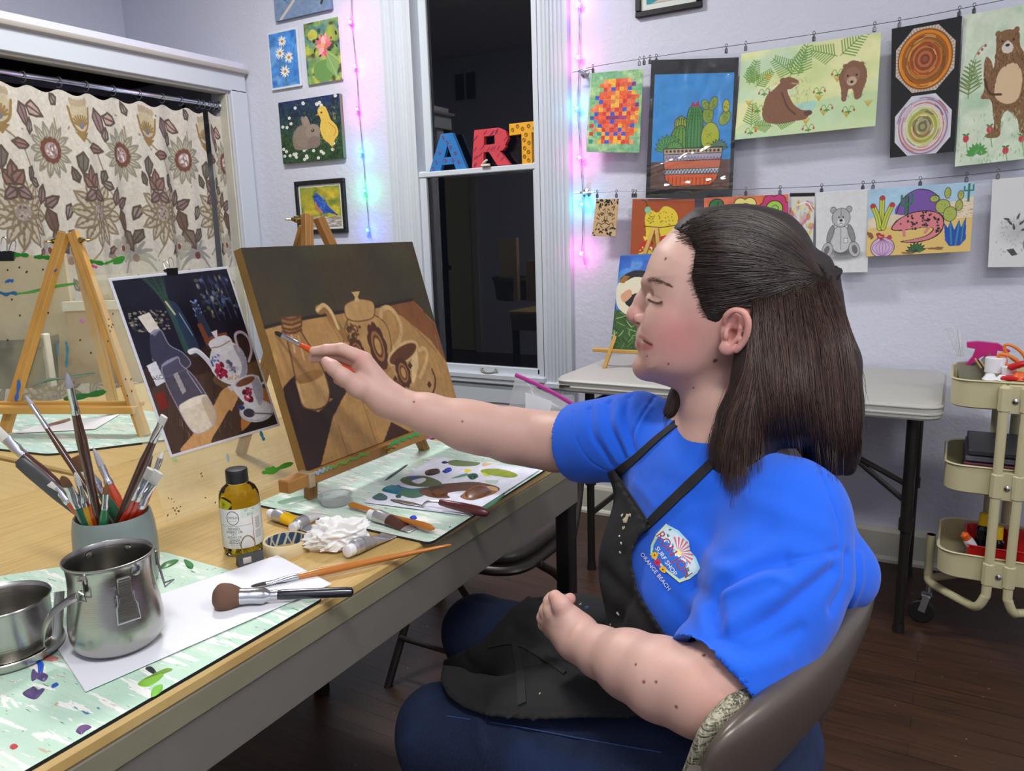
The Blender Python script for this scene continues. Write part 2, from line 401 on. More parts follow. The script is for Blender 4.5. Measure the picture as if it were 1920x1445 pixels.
# ---- window casing with fluted pilasters, sashes, glass
def fluted(x0,x1,z0,z1):
    b=MB();w=x1-x0;pr=[];N=60
    for i in range(N+1):
        t=i/N;y=.018
        if t<.06 or t>.94: y=.018*min(1,min(t,1-t)/.03)
        for fc in (.2,.32,.44,.56,.68,.8):
            if abs(t-fc)<.04: y-=.007*math.cos((t-fc)/.04*math.pi/2)
        pr.append((x0+t*w,WY-y))
    G=np.array([[(x,y,z) for x,y in pr] for z in (z0,z1)]);b.grid(G)
    return b
b=fluted(WX1-.005,-1.455,.53,2.75);b.m=0;struct('trim_3',b,M_TRIM,angle=50)
b=fluted(-2.425,WX0+.005,.53,2.75);struct('trim_4',b,M_TRIM,angle=50)
# stepped inner stop and jamb
fr=MB()
for s,x in ((1,WX0),(-1,WX1)):
    fr.box((x+s*.012,WY+.05,(WZ0+WZ1)/2),(.024,.14,WZ1-WZ0));fr.box((x+s*.004,WY-.004,(WZ0+WZ1)/2),(.02,.028,WZ1-WZ0),bev=.004)
fr.box(((WX0+WX1)/2,WY+.05,WZ1+.01),(WX1-WX0,.14,.03))
fr.box(((WX0+WX1)/2,WY-.006,.578),(WX1-WX0+.30,.05,.03),bev=.006)
fr.box(((WX0+WX1)/2,WY-.012,.60),(WX1-WX0+.02,.05,.03),bev=.006)
fr.box(((WX0+WX1)/2,WY-.008,.48),(WX1-WX0+.30,.018,.15),bev=.004)
w1=struct('window_1',fr,M_TRIM)
ls=MB();y=WY+.012
gx0,gx1=-2.222,-1.634
ls.box((WX0+.024+.016,y,1.09),(.038,.034,.94),bev=.003);ls.box((WX1-.024-.003,y,1.09),(.03,.034,.94),bev=.003)
ls.box(((WX0+WX1)/2,y-.002,1.543),(WX1-WX0-.03,.04,.026),bev=.004);ls.box(((WX0+WX1)/2,y,.627),(WX1-WX0-.04,.034,.04),bev=.004)
ls.build('lower_sash',M_TRIM,w1)
us=MB();y2=WY+.06
us.box((WX0+.045,y2,2.07),(.045,.032,1.1),bev=.003);us.box((WX1-.03,y2,2.07),(.03,.032,1.1),bev=.003);us.box(((WX0+WX1)/2,y2,1.54),(WX1-WX0-.04,.032,.03));us.box(((WX0+WX1)/2,y2,2.6),(WX1-WX0-.04,.032,.04))
us.build('upper_sash',M_TRIM,w1)
M_GLASS=mat('window_glass','#FFFFFF',0.0,Transmission_Weight=1.0,IOR=1.5)
MB().box(((gx0+gx1)/2,y,1.09),(gx1-gx0+.03,.004,.94)).build('pane',M_GLASS,w1,smooth=False)
MB().box(((WX0+WX1)/2,y2,2.07),(WX1-WX0-.09,.004,1.06)).build('pane',M_GLASS,w1,smooth=False)
sl=MB();sl.box((-1.875,WY-.016,1.563),(.045,.016,.012),bev=.003);sl.tube([(-1.885,WY-.02,1.572),(-1.87,WY-.024,1.58),(-1.858,WY-.03,1.584)],[.005,.006,.004]);sl.build('sash_lock',M_TRIM2,w1)
sf=MB()
for x in (-1.935,-1.86): sf.box((x,WY-.014,.632),(.012,.006,.008),bev=.002)
sf.tube(spline([(-1.94,WY-.014,.63),(-1.925,WY-.026,.618),(-1.895,WY-.03,.615),(-1.868,WY-.026,.618),(-1.855,WY-.014,.63)],20),.006,8)
sf.build('sash_lift',mat('old_brass','#8C8A74',.4,.5),w1)
# dark screen/yard beyond the glass so the night reads
# ---- baseboards
def baseboard(name,x0,x1):
    b=MB();pr=[(0,.0),(.028,.0),(.028,.012),(.022,.02),(.018,.024),(.018,.115),(.012,.128),(0,.132)]
    G=np.array([[(x,WY-d,z) for d,z in pr] for x in (x0,x1)]);b.grid(G);b.add([(x1,WY-d,z) for d,z in pr],[tuple(range(len(pr)))]);b.add([(x0,WY-d,z) for d,z in pr],[tuple(range(len(pr)))])
    struct(name,b,M_TRIM2,smooth=False)
baseboard('baseboard_back',-3.37,XR)
# ---- closet front on the left with casing, cap moulding and dark inside
OZ,OY=2.035,2.935
b=MB()
b.box((XL-.06,(OY+WY)/2,1.065),(.12,WY-OY,2.13));b.box((XL-.06,(YJ+OY)/2,(OZ+2.15)/2),(.12,OY-YJ,2.15-OZ))
b.box((XL-.06,YJ+.08,OZ/2),(.12,.16,OZ));b.box(((XL+XF)/2,(YJ+WY)/2,2.17),(XL-XF,WY-YJ,.04));b.box(((XL+XF)/2,YJ+.04,1.08),(XL-XF,.08,2.16))
struct('wall_closet',b,M_WALL,smooth=False)
b=MB();b.box((XL+.011,(OY+.015+WY-.005)/2,OZ/2+.01),(.022,WY-OY-.02,OZ+.0),bev=.004);b.box((XL+.011,2.15,(OZ+.008+2.125)/2),(.022,1.8,.10),bev=.003)
struct('trim_5',b,M_TRIM)
b=MB();pr=[(0,2.118),(.02,2.118),(.026,2.126),(.045,2.130),(.05,2.14),(.05,2.148),(0,2.152)]
b.grid(np.array([[(XL+d,y,z) for d,z in pr] for y in (YJ,WY-.012)]));b.add([(XL+d,WY-.012,z) for d,z in pr],[tuple(range(len(pr)))])
struct('trim_6',b,mat('dusty_cap','#B5B0A8',.6),angle=40)
b=MB();b.box((XL-.03,OY+.004,1.0),(.06,.018,OZ),bev=.002);b.box((XL-.03,2.14,OZ-.004),(.06,1.6,.018));struct('trim_7',b,M_TRIM2,smooth=False)
b=MB();b.box((XL-.35,OY+.005,1.0),(.02,.01,2.0));b.box((XF+.012,2.15,1.05),(.02,1.6,2.1));b.box(((XL+XF)/2,2.15,2.142),(XL-XF-.13,1.6,.012));struct('wall_closet_inside',b,M_DARK,smooth=False)  # lining panels carry the closet's shade in their dark colour
# curtain rod, rings, patterned curtain
RZ,RX=1.965,XL+.005
rod=thing('curtain_rod','shiny chrome rod carrying the floral curtain on small rings','curtain rod',(RX,1.9,RZ))
RX2=XL-.055
MB().tube([(RX2,1.42,RZ),(RX2,OY-.005,RZ)],.0125,14).build('rod',mat('chrome','#D8DCEA',.12,1.0),rod)
MB().lathe([(.0,0),(.022,0),(.022,.012),(.014,.02)],20,(RX2,OY+.0,RZ),axis=(0,-1,0),cap0=True).build('end_flange',mat('chrome','',.12,1),rod)
ring_y=[1.93,2.08,2.20,2.33,2.46,2.585,2.69,2.79,2.82,2.855,2.88,2.905]
a=np.linspace(0,2*np.pi,18,endpoint=False)
for y_ in ring_y:
    MB().tube(np.stack([RX2+.019*np.cos(a),y_+.004*np.cos(a),RZ-.006+.022*np.sin(a)],1),.0022,6,closed=True).build('ring',mat('smoke_plastic','#6A6E78',.2,.3),rod)
# curtain picture (one repeat is drawn, then tiled)
def curtain_pic():
    p=Pic(760,560,'#C9C4B6')
    red,tan,gry,grn,brn,mauve='#8E6A62','#9C9078','#8E8A84','#6A6A5E','#6E4636','#8C7274'
    def bigflower(x,y,r):
        for k in range(12):
            t=k*30+7;p.leaf(x+math.cos(math.radians(t))*r*.28,y+math.sin(math.radians(t))*r*.28,r*.75,r*.2,t,'#B9B19D','#86785E')
            p.leaf(x+math.cos(math.radians(t+15))*r*.2,y+math.sin(math.radians(t+15))*r*.2,r*.5,r*.15,t+15,'#AFA68F','#7F7058')
            for q in (.45,.6,.75): p.ell(x+math.cos(math.radians(t))*r*q,y+math.sin(math.radians(t))*r*q,.35,.35,'#7F7058')
        p.ell(x,y,r*.24,r*.24,'#9A8F86');p.dabs(16,x-r*.2,y-r*.2,x+r*.2,y+r*.2,['#6F5C55','#B8A79A'],.5,.3)
    def sun(x,y,r):
        for k in range(14):
            t=k*25.7;p.leaf(x+math.cos(math.radians(t))*r*.35,y+math.sin(math.radians(t))*r*.35,r*.62,r*.13,t,'#BDB8A8','#8B8775')
        for k in range(12):
            t=k*math.pi/6;p.ell(x+math.cos(t)*r*.36,y+math.sin(t)*r*.36,r*.12,r*.12,brn)
        p.ell(x,y,r*.29,r*.29,'#A78F8C');p.dabs(22,x-r*.2,y-r*.2,x+r*.2,y+r*.2,['#D7CFC8','#7F6664'],.5,.4)
    def thistle(x,y,r):
        p.ell(x,y,r*.75,r*.8,'#BBAE90');p.line([(x-r*.75,y-r*.4),(x-r*.5,y+r*.5),(x,y+r*.8),(x+r*.5,y+r*.5),(x+r*.75,y-r*.4)],.6,'#8C7347',smooth=True)
        for k in range(9): t=math.radians(200+k*17.5);p.line([(x,y+r*.5),(x+math.cos(t)*r*.6,y+r*.5+math.sin(t)*r*.6)],.5,'#8C7347')
        p.ell(x,y+r*.45,r*.16,r*.16,'#6E727A');p.poly([(x-r*.5,y+r*.8),(x+r*.5,y+r*.8),(x+r*.2,y+r*1.1),(x,y+r*1.3),(x-r*.2,y+r*1.1)],'#8C7347')
        for k in range(5): p.ell(x-r*.5+k*r*.25,y-r*.75,r*.16,r*.2,'#A99B80')
    def palm(x,y,r):
        for k in range(-4,5):
            t=math.radians(270+k*26);q=[(x,y),(x+math.cos(t)*r*.5,y+math.sin(t)*r*.5),(x+math.cos(t)*r,y+math.sin(t)*r*.9+abs(k)*.6)];p.line(q,1.4,'#93908C',smooth=True,taper=.6)
        p.ell(x,y,1,1,'#6B3E3C')
    PX,PY=24,42
    for ox in range(-1,5):
        for oy in range(-1,3):
            X,Y=ox*PX+(0),oy*PY
            for (a_,b_,c_,d_) in ((2,8,10,16),(10,16,8,24),(12,22,16,34),(20,6,16,16),(6,30,2,38)):
                p.line([(X+a_,Y+b_),(X+(a_+c_)/2+2,Y+(b_+d_)/2),(X+c_,Y+d_)],.45,'#8D8066',smooth=True)
            thistle(X+4,Y+5,4.4);sun(X+18,Y+13,6.3);bigflower(X+6,Y+27,8.0);palm(X+19.5,Y+38,5.5)
            for (lx,ly,L,w_,an,c_) in ((9.5,3,6,1.5,70,mauve),(12,4,5,1.5,20,'#B59A90'),(3.2,13,5,1.6,100,grn),(6,12,5,1.1,5,red),(5,21,4,1.5,230,red),(5,20.5,4.5,1.4,270,red),(5,21,4,1.5,310,red),(5.5,22,4,1.3,150,mauve),(5.5,22,4,1.3,30,mauve),(13,21,4,1,200,gry),(11,17,3.4,1.1,120,grn),(15,26,6,1.6,75,'#6D5448'),(16,31,6,2.0,60,'#7A6A5E'),(13,25,4.4,1.2,290,mauve),(14.5,25.5,4.4,1.2,330,mauve),(12,36,4,1,160,gry),(1,20,3.5,1,250,grn),(22,25,4,1.2,120,gry),(22,31,4.6,1.3,130,grn),(9,37,3.5,1.2,0,red),(9.5,37,3,1.2,320,red),(12,10,3.4,1,280,gry),(21,3,3,1,240,gry)):
                p.leaf(X+lx,Y+ly,L,w_,an,c_,'#57493F')
            for k in range(5): p.ell(X+14+2.3*math.cos(k*1.256),Y+35.5+2.0*math.sin(k*1.256),1.4,1.2,'#A8A294')
            p.ell(X+14,Y+35.5,.8,.8,'#7A4638')
            p.dabs(10,X,Y,X+PX,Y+PY,['#8E7B62','#7E6F6A'],.5,.3)
    p.mottle(.07,.6);return p
cp=curtain_pic()
def cur_fn(u,v,y0_=1.43,wd_=1.385):
    # first panel 1.55..2.70, dark gap, small second panel
    y=y0_+u*wd_;fold=.028*np.sin(y*21+.6*np.sin(y*7))*(.55+.45*v)+.012*np.sin(y*47+1)
    sc=.010*np.cos((y-2.08)*2*np.pi/.128)*(1-v)**6
    flare=np.clip((y-2.72)/.2,0,1)*.09*v
    return RX2+fold*(.35+.65*np.minimum(1,v*3)),y+.045*v*np.clip((y-2.83)/.1,0,1)-.03*v*(y0_<2)*np.clip((y-2.5)/.3,0,1),RZ-.045+sc-v*1.40
m_cur=mat('curtain_cloth',None,.85,attr=True,bump=(900,.0006));
pic_mesh('curtain',cp,cur_fn,m_cur,label='beige floral curtain with grey leaves and rust blossoms in the left opening',cat='curtain')
cq=Pic(10,10,'#CFC8B8');cq.a=cp.a[:,600:690];cq.H,cq.W=cq.a.shape[:2]
pic_mesh('curtain',cq,lambda u,v: cur_fn(u,v,2.855,.075),m_cur,label='narrow bunched floral curtain strip at the right end of the rod',cat='curtain')

# ---- ceiling light fixtures (above the frame; they light the room)
M_FIX=mat('fixture_white','#E8E8E8',.5)
m_dif=bpy.data.materials.new('lamp_diffuser');m_dif.use_nodes=True;_b=m_dif.node_tree.nodes['Principled BSDF'];_b.inputs['Emission Color'].default_value=(1,.97,.93,1);_b.inputs['Emission Strength'].default_value=6
for i,((lx,ly),(sx,sy),p_) in enumerate(LAMPS):
    t=thing('ceiling_light',['white ceiling light near the window wall above the curtain side','long white ceiling light over the middle of the room','long white ceiling light added to brighten the right part of the room'][i],'ceiling light',(lx,ly,CEIL-.07),group=None)
    MB().box((lx,ly,CEIL-.036),(sx+.06,sy+.06,.07),bev=.01).build('housing',M_FIX,t);MB().box((lx,ly,CEIL-.074),(sx,sy,.008)).build('diffuser',m_dif,t,smooth=False)
# ================================================================== THINGS ON THE BACK WALL
M_PAPER=mat('painted_paper',None,.7,attr=True)
M_GLOSSP=mat('painted_board',None,.45,attr=True)
M_STEEL=mat('steel','#B9BABD',.25,1.0)
M_CLIP=mat('clip_steel','#77787A',.3,1.0)
M_WIRE=mat('wire_steel','#6C6A6E',.4,.8)
def P_daisy():
    p=Pic(110,160,'#4C8FD8');p.mottle(.25,18);p.wash('#8FC1EE',25,.6);p.wash('#2A62C8',20,.6,.6)
    for x,y,r in ((48,28,15),(38,56,17),(66,70,16),(50,103,18)):
        p.line([(x,y),(52,130)],1.5,'#5F7F5A')
        for k in range(14): p.leaf(x,y,r,2.2,k*25.7+random.uniform(-8,8),'#F2F2EE',None)
        p.ell(x,y,4.5,4,'#D9A032');p.ell(x+1,y+1,2.5,2,'#A8742A')
    p.line([(52,118),(54,140)],2.4,'#5C7A50')
    p.a[:6]=p.a[-6:]=rgb('#DDE6EA');p.a[:,:5]=p.a[:,-5:]=rgb('#DDE6EA');return p
def P_lotus():
    p=Pic(110,160,'#7FA65C');p.wash('#4F8098',22,.8,.45);p.wash('#C8C84A',26,.8,.55);p.wash('#33402F',12,.8,.66);p.mottle(.2,9)
    p.ell(24,30,14,13,'#D9CE52',al=.8);p.ell(80,34,16,18,'#9FB049',al=.7);p.ell(50,118,30,26,'#6F9B56');p.poly([(60,76),(96,92),(84,140),(58,110)],'#86AE66')
    p.dabs(14,8,34,92,90,['#2D3035','#3B4438'],6,4)
    for a_,L,c_ in ((250,34,'#E98A92'),(285,36,'#F0A5A9'),(220,30,'#E2727E'),(315,32,'#E98A92'),(190,26,'#EF9AA0'),(345,26,'#E2727E'),(100,26,'#E98A92'),(75,28,'#DB6673'),(130,24,'#F1AEB0'),(268,28,'#F6C1BE')): p.leaf(54,62,L,6.5,a_,c_,None)
    p.ell(52,58,6,5,'#E5B35A');p.line([(60,76),(88,140)],1,'#C8D8A8');p.line([(70,80),(96,100)],1,'#C8D8A8');return p
def P_rabbit():
    p=Pic(170,160,'#27392E');p.grad('#20305E','#2C4A2A',0,60);p.mottle(.5,4)
    p.dabs(500,0,0,100,94,['#3D6233','#1B2B46','#4B7040','#2A4468','#18281C'],2.2,.6,(60,120))
    for _ in range(46):
        x,y=random.uniform(2,98),random.choice([random.uniform(1,45),random.uniform(68,92)]);
        if 20<x<92 and 22<y<70: continue
        for k in range(5): p.ell(x+1.5*math.cos(k*1.257),y+1.4*math.sin(k*1.257),1.3,1.2,'#E8ECEA')
        p.ell(x,y,.7,.7,'#E0C860')
    p.poly([(22,72),(20,55),(28,42),(40,38),(54,44),(64,54),(64,66),(52,74),(34,76)],'#8A7B6F',smooth=True)
    p.ell(38,56,15,16,'#938477',al=.9);p.poly([(40,42),(36,30),(40,26),(46,38)],'#94857A',smooth=True);p.poly([(46,42),(42,28),(46,27),(51,40)],'#A08F83',smooth=True);p.line([(43,40),(40,30)],1,'#C09A90')
    p.ell(54,50,12,11,'#9B8C7F');p.ell(55,66,10,9,'#85766B');p.ell(54,48.5,2.6,2.2,'#1E1814');p.ell(53.4,47.8,.7,.6,'#FFFFFF');p.dabs(160,22,36,64,74,['#A29487','#77695E','#B0A295'],1.3,.35,al=.5)
    p.poly([(64,22),(68,15),(76,16),(80,24),(84,36),(92,46),(94,58),(88,66),(84,76),(78,70),(70,62),(66,48),(68,34)],'#E6C35A',smooth=True)
    p.dabs(150,66,18,92,70,['#F0D880','#D2A63E','#EBCB66'],1.6,.5,(50,90),.6);p.poly([(64,24),(60,27),(66,28)],'#B8863A');p.ell(70,24,1.4,1.3,'#2A2014');p.line([(80,40),(90,50),(88,60)],1.4,'#C8983A',smooth=True);p.line([(84,74),(85,82)],1,'#B07030');return p
def P_bird():
    p=Pic(130,130,'#8F9A3E');p.wash('#D8C23A',26,.8,.4);p.wash('#5F7A38',22,.7,.55);p.ell(70,18,30,16,'#DDBB33',al=.5);p.mottle(.15,8)
    p.poly([(20,76),(48,72),(70,78),(96,74),(100,100),(8,100),(10,90)],'#B9B4B0');p.dabs(60,20,76,98,98,['#8E8A88','#D6D2CC','#A09080'],6,2,(-10,20))
    p.poly([(34,22),(42,16),(50,22),(60,36),(72,52),(88,70),(70,66),(52,66),(40,52),(35,36)],'#2D58B8',smooth=True);p.poly([(38,36),(44,48),(54,62),(52,66),(42,60),(36,46)],'#C98255',smooth=True)
    p.dabs(40,42,26,66,56,['#3F74D8','#1F3F8C','#5890E0'],4,1,(30,60));p.ell(42,24,1.5,1.5,'#101018');p.line([(33,24),(38,25)],2,'#202024');p.line([(62,56),(90,72)],3,'#24428E');p.line([(50,66),(50,74)],1,'#4A3A30');return p
def P_branch():
    p=Pic(150,70,'#7C93B2');p.mottle(.12,10);p.line([(10,46),(40,22),(52,0)],4,'#CFC6BE');p.line([(40,24),(60,8),(70,2)],3,'#8A7A70');p.line([(84,36),(96,16)],4,'#3F3A3C');p.line([(78,0),(90,18)],4,'#52504E')
    for x in (48,54): p.leaf(x,4,16,3,75,'#B8604E',None)
    p.leaf(14,2,24,6,70,'#2F6FB8',None);p.leaf(22,0,20,4,80,'#3A7A3C',None);p.leaf(6,6,14,4,60,'#2A4FA8',None);return p
def P_framed():
    p=Pic(130,60,'#C9BFAE');p.poly([(0,0),(30,0),(30,40),(0,50)],'#2F93A0');p.dabs(40,30,0,100,40,['#7A6A64','#8E8078','#5C5050'],10,3,(0,20));return p
def P_weave():
    p=Pic(130,190,'#7DB58A');p.wash('#D8E8A0',20,.5);p.wash('#5C9C6C',12,.6,.6);p.wash('#C8E0B0',12,.6,.6)
    cols=['#E86A3A','#D2403C','#3E5CC0','#EDB640','#7A3C8E','#3C8C88','#F08A5C','#C8402C','#C83C6C','#5C8CC8','#F0A070']
    NX,NY=12,16;cw,ch=90/NX,116/NY
    for j in range(NY):
        for i in range(NX):
            x,y=5+i*cw,14+j*ch;r=math.hypot((x-50)/42,(y-72)/66)
            if r>1.08 and random.random()<.75: continue
            c_=random.choice(cols[:4] if (i+j)%2 and r<.9 else cols)
            if (i+j)%2==0: c_=random.choice(['#F0854A','#E85C3C','#F0B850','#E87858','#D86048']) if r<.95 else '#8CBC84'
            if 8<j<10 and 3<i<9: c_=random.choice(['#8C3C6C','#A8487C'])
            p.poly([(x,y),(x+cw,y+random.uniform(-.5,.5)),(x+cw,y+ch),(x,y+ch)],c_)
    p.mottle(.12,3);p.line([(2,1),(2,145)],1,'#D8E0C8');return p
def P_cactus():
    p=Pic(210,300,'#3E9BE8');p.mottle(.06,14);p.poly([(0,104),(100,100),(100,143),(0,143)],'#6A5048')
    ink='#22302A'
    def cac(x,y0,y1,w_,c_,ribs=4,dots=True):
        q=[(x-w_,y1),(x-w_*1.05,(y0+y1)/2),(x-w_*.85,y0+w_*.5),(x,y0),(x+w_*.85,y0+w_*.5),(x+w_*1.05,(y0+y1)/2),(x+w_,y1)];p.poly(q,c_,smooth=True);p.line(q,.9,ink,smooth=True)
        for k in range(ribs):
            xx=x-w_+2*w_*(k+.5)/ribs;p.line([(xx,y1-1),(xx,(y0+y1)/2),((xx+x)/2,y0+2)],.8,'#2E6038',smooth=True)
            for yy in np.arange(y0+4,y1,4): p.ell(xx,yy,.5,.5,ink)
    cac(37,49,66,8,'#A8B83A',5);cac(37,60,88,11,'#6FA83E',4);cac(54,37,88,10,'#4E9A50',5);p.poly([(48,38),(50,32),(54,36),(57,31),(60,38)],'#B03A5C')
    def pad(x,y,rx,ry,r,c_='#93AC44'):
        p.ell(x,y,rx+.6,ry+.6,ink,r);p.ell(x,y,rx,ry,c_,r)
        for _ in range(9): p.ell(x+random.uniform(-.6,.6)*rx,y+random.uniform(-.6,.6)*ry,.5,.5,'#4C5C20')
    pad(70,48,6.5,10,0);pad(66,36,4,6,-30);pad(76,35,4.5,8,20);pad(91,52,6,9,30);pad(92,38,4,7,0,'#C8C83A');pad(74,74,11,17,0,'#BECB3A')
    for k in range(9): p.leaf(22,88,18,4,180+k*20,'#5CB05C',ink)
    for k in range(7): p.leaf(30,90,12,3.4,195+k*24,'#7CC860',ink)
    for k in range(9): p.leaf(85,88,12,2,190+k*20,'#7FA890',ink)
    pot=[(16,88),(90,86),(88,108),(84,124),(76,131),(30,133),(20,126),(17,108)]
    p.poly(pot,'#E07A5A')
    p.poly([(16,88),(90,86),(89.5,92),(16,95)],'#CBB79A');p.poly([(16,95),(89.5,92),(89,99),(17,103)],'#B9B4C8');p.poly([(17,113),(87,110),(86,116),(18,119)],'#D6DDE4');p.poly([(18,119),(86,116),(84,124),(76,131),(30,133),(20,126)],'#EE6A32')
    for k in range(14): p.ell(20+k*5,91-k*.12,1.6,1.6,['#7A2E3C','#2E4A3C','#4A2E5C'][k%3])
    for k in range(18): p.line([(18+k*4,102),(20+k*4,97),(22+k*4,101)],.6,'#5C4A7C')
    for k in range(17): p.line([(18+k*4,118),(22+k*4,112)],.9,'#24304A');p.line([(18+k*4,113),(21+k*4,118)],.5,'#24304A')
    for k in range(12): p.line([(24+k*5,122),(24+k*5,131)],.7,'#7A2A18')
    for yy in (88,95,103,113,119): p.line([(16.5,yy),(89,yy-2.8)],.7,ink)
    p.line(pot,.9,ink,closed=True)
    q=p;W,H=232,346;r=Pic(W,H,'#20242A');r.a[36:36+300-14,12:12+210]=q.a[:286];return r
def meadow(p,cols=('#E8EBB0','#CFE09A','#BFE0C8')):
    p.a[:]=rgb(cols[0]);p.wash(cols[1],30,.7,.45,12);p.wash(cols[2],34,.7,.55,12);p.mottle(.04,12)
def straw(p,x,y,s=1):
    p.leaf(x,y,5*s,1.2*s,20,'#5C9440',None);p.leaf(x,y,5*s,1.2*s,160,'#5C9440',None);p.leaf(x,y,4*s,1.2*s,80,'#5C9440',None)
    for sg in (-1,1): p.line([(x,y),(x+sg*3*s,y-6*s),(x+sg*6*s,y-5*s),(x+sg*7*s,y-2*s)],.6*s,'#7A9A4C',smooth=True);p.ell(x+sg*7*s,y-1*s,1.2*s,1.6*s,'#B8403C')
def P_bears():
    p=Pic(270,175,'#E8EBB0');meadow(p);p.poly([(20,48),(100,40),(100,65),(0,65)],'#B8DDB0',.5,True);p.poly([(42,44),(58,42),(54,50),(40,54)],'#A5D8D0',.8,True)
    for x,y,L,an in ((8,24,18,285),(12,24,14,250),(13,26,16,320),(38,22,20,300),(44,22,22,285),(40,20,20,220),(73,12,22,320),(71,12,20,200),(12,56,18,270),(28,57,14,190),(30,56,14,350)): p.fern(x,y,L,an,'#6E9A48',10,.7)
    for x,y in ((22,22),(30,38),(60,42),(9,40),(64,53),(80,56),(52,58),(72,30),(87,30),(94,50),(16,60)):
        for k in range(5): p.line([(x,y),(x+(k-2)*1.3,y-4)],.5,'#C9A63C')
    for x,y in ((20,32),(16,44),(60,36),(66,49),(72,25),(54,62),(81,52),(12,60)): straw(p,x,y,.55)
    br,dk='#87604A','#63463A'
    p.poly([(20,42),(22,34),(28,29),(33,24),(37,22),(42,24),(45,27),(40,31),(37,32),(42,42),(48,47),(54,49),(52,54),(44,55),(34,56),(24,54),(20,49)],br,smooth=True);p.line([(33,33),(38,44),(44,50)],1.2,dk,smooth=True);p.ell(33,24,2,2,br);p.line([(40,27),(45,28)],1,'#C0A080');p.ell(53,50,3,2,dk)
    p.poly([(75,22),(80,17),(86,18),(91,23),(92,31),(90,38),(89,43),(85,44),(83,37),(80,37),(79,44),(76,44),(75,36),(73,28)],br,smooth=True);p.ell(82,27,5.5,6,'#96705A');p.ell(82,31,3.4,3.2,'#C8AE90');p.ell(82,31.5,1.1,.9,'#201814');p.ell(79,27,.7,.7,'#201814');p.ell(85,27,.7,.7,'#201814');p.ell(77,20,1.8,1.6,br);p.ell(88,20,1.8,1.6,br)
    p.dabs(260,21,24,53,54,['#9A735C','#6C4B3C'],.9,.25,(60,110),.35);p.dabs(120,75,18,91,43,['#9A735C','#6C4B3C'],.9,.25,(60,110),.35);return p
def P_octagon():
    p=Pic(150,265,'#15171C')
    def octo(cx,cy,r,rings,edge):
        q=[(cx+r*math.cos(math.radians(22.5+45*k)),cy+r*math.sin(math.radians(22.5+45*k))) for k in range(8)];p.poly(q,edge)
        return q
    q=octo(50,48,46,None,'#CDBFB0')
    for k in range(60): t=k*.1047;p.line([(50+40*math.cos(t),48+40*math.sin(t)),(50+44*math.cos(t),48+44*math.sin(t))],.6,'#5A4038')
    for r_,c_ in ((40,'#8A4A14'),(38,'#D98A1E'),(34,'#A85A18'),(30,'#8A5A20'),(26,'#B8702A'),(22,'#A04A20'),(18,'#C07838'),(15,'#8A4428'),(11,'#B86838'),(7,'#7A3C2C'),(4,'#94503C')): p.ell(50,48,r_,r_,c_)
    for k in range(40): t=random.uniform(0,6.28);r_=random.uniform(10,38);p.line([(50+r_*math.cos(t+s_*.1),48+r_*math.sin(t+s_*.1)) for s_ in range(6)],.7,random.choice(['#F0C070','#5C2C10','#E8A030','#4A4418']))
    octo(50,138,46,None,'#D4D8E0')
    for r_,c_ in ((42,'#D0C8D4'),(38,'#8C7890'),(36,'#C8C0D0'),(33,'#C87868'),(31,'#D8D0D4'),(27,'#C8D088'),(22,'#A8A850'),(18,'#C8C870'),(15,'#8A7A50'),(11,'#A8A870'),(7,'#6A6A50'),(4,'#A0A070')): p.ell(50,138,r_,r_,c_)
    for k in range(60): t=random.uniform(0,6.28);r_=random.uniform(8,40);p.line([(50+r_*math.cos(t+s_*.12),138+r_*math.sin(t+s_*.12)) for s_ in range(6)],.8,random.choice(['#E8E8EC','#3C3C60','#D85C40','#E0A8C0','#6C5C7C','#E8E8B0']))
    return p
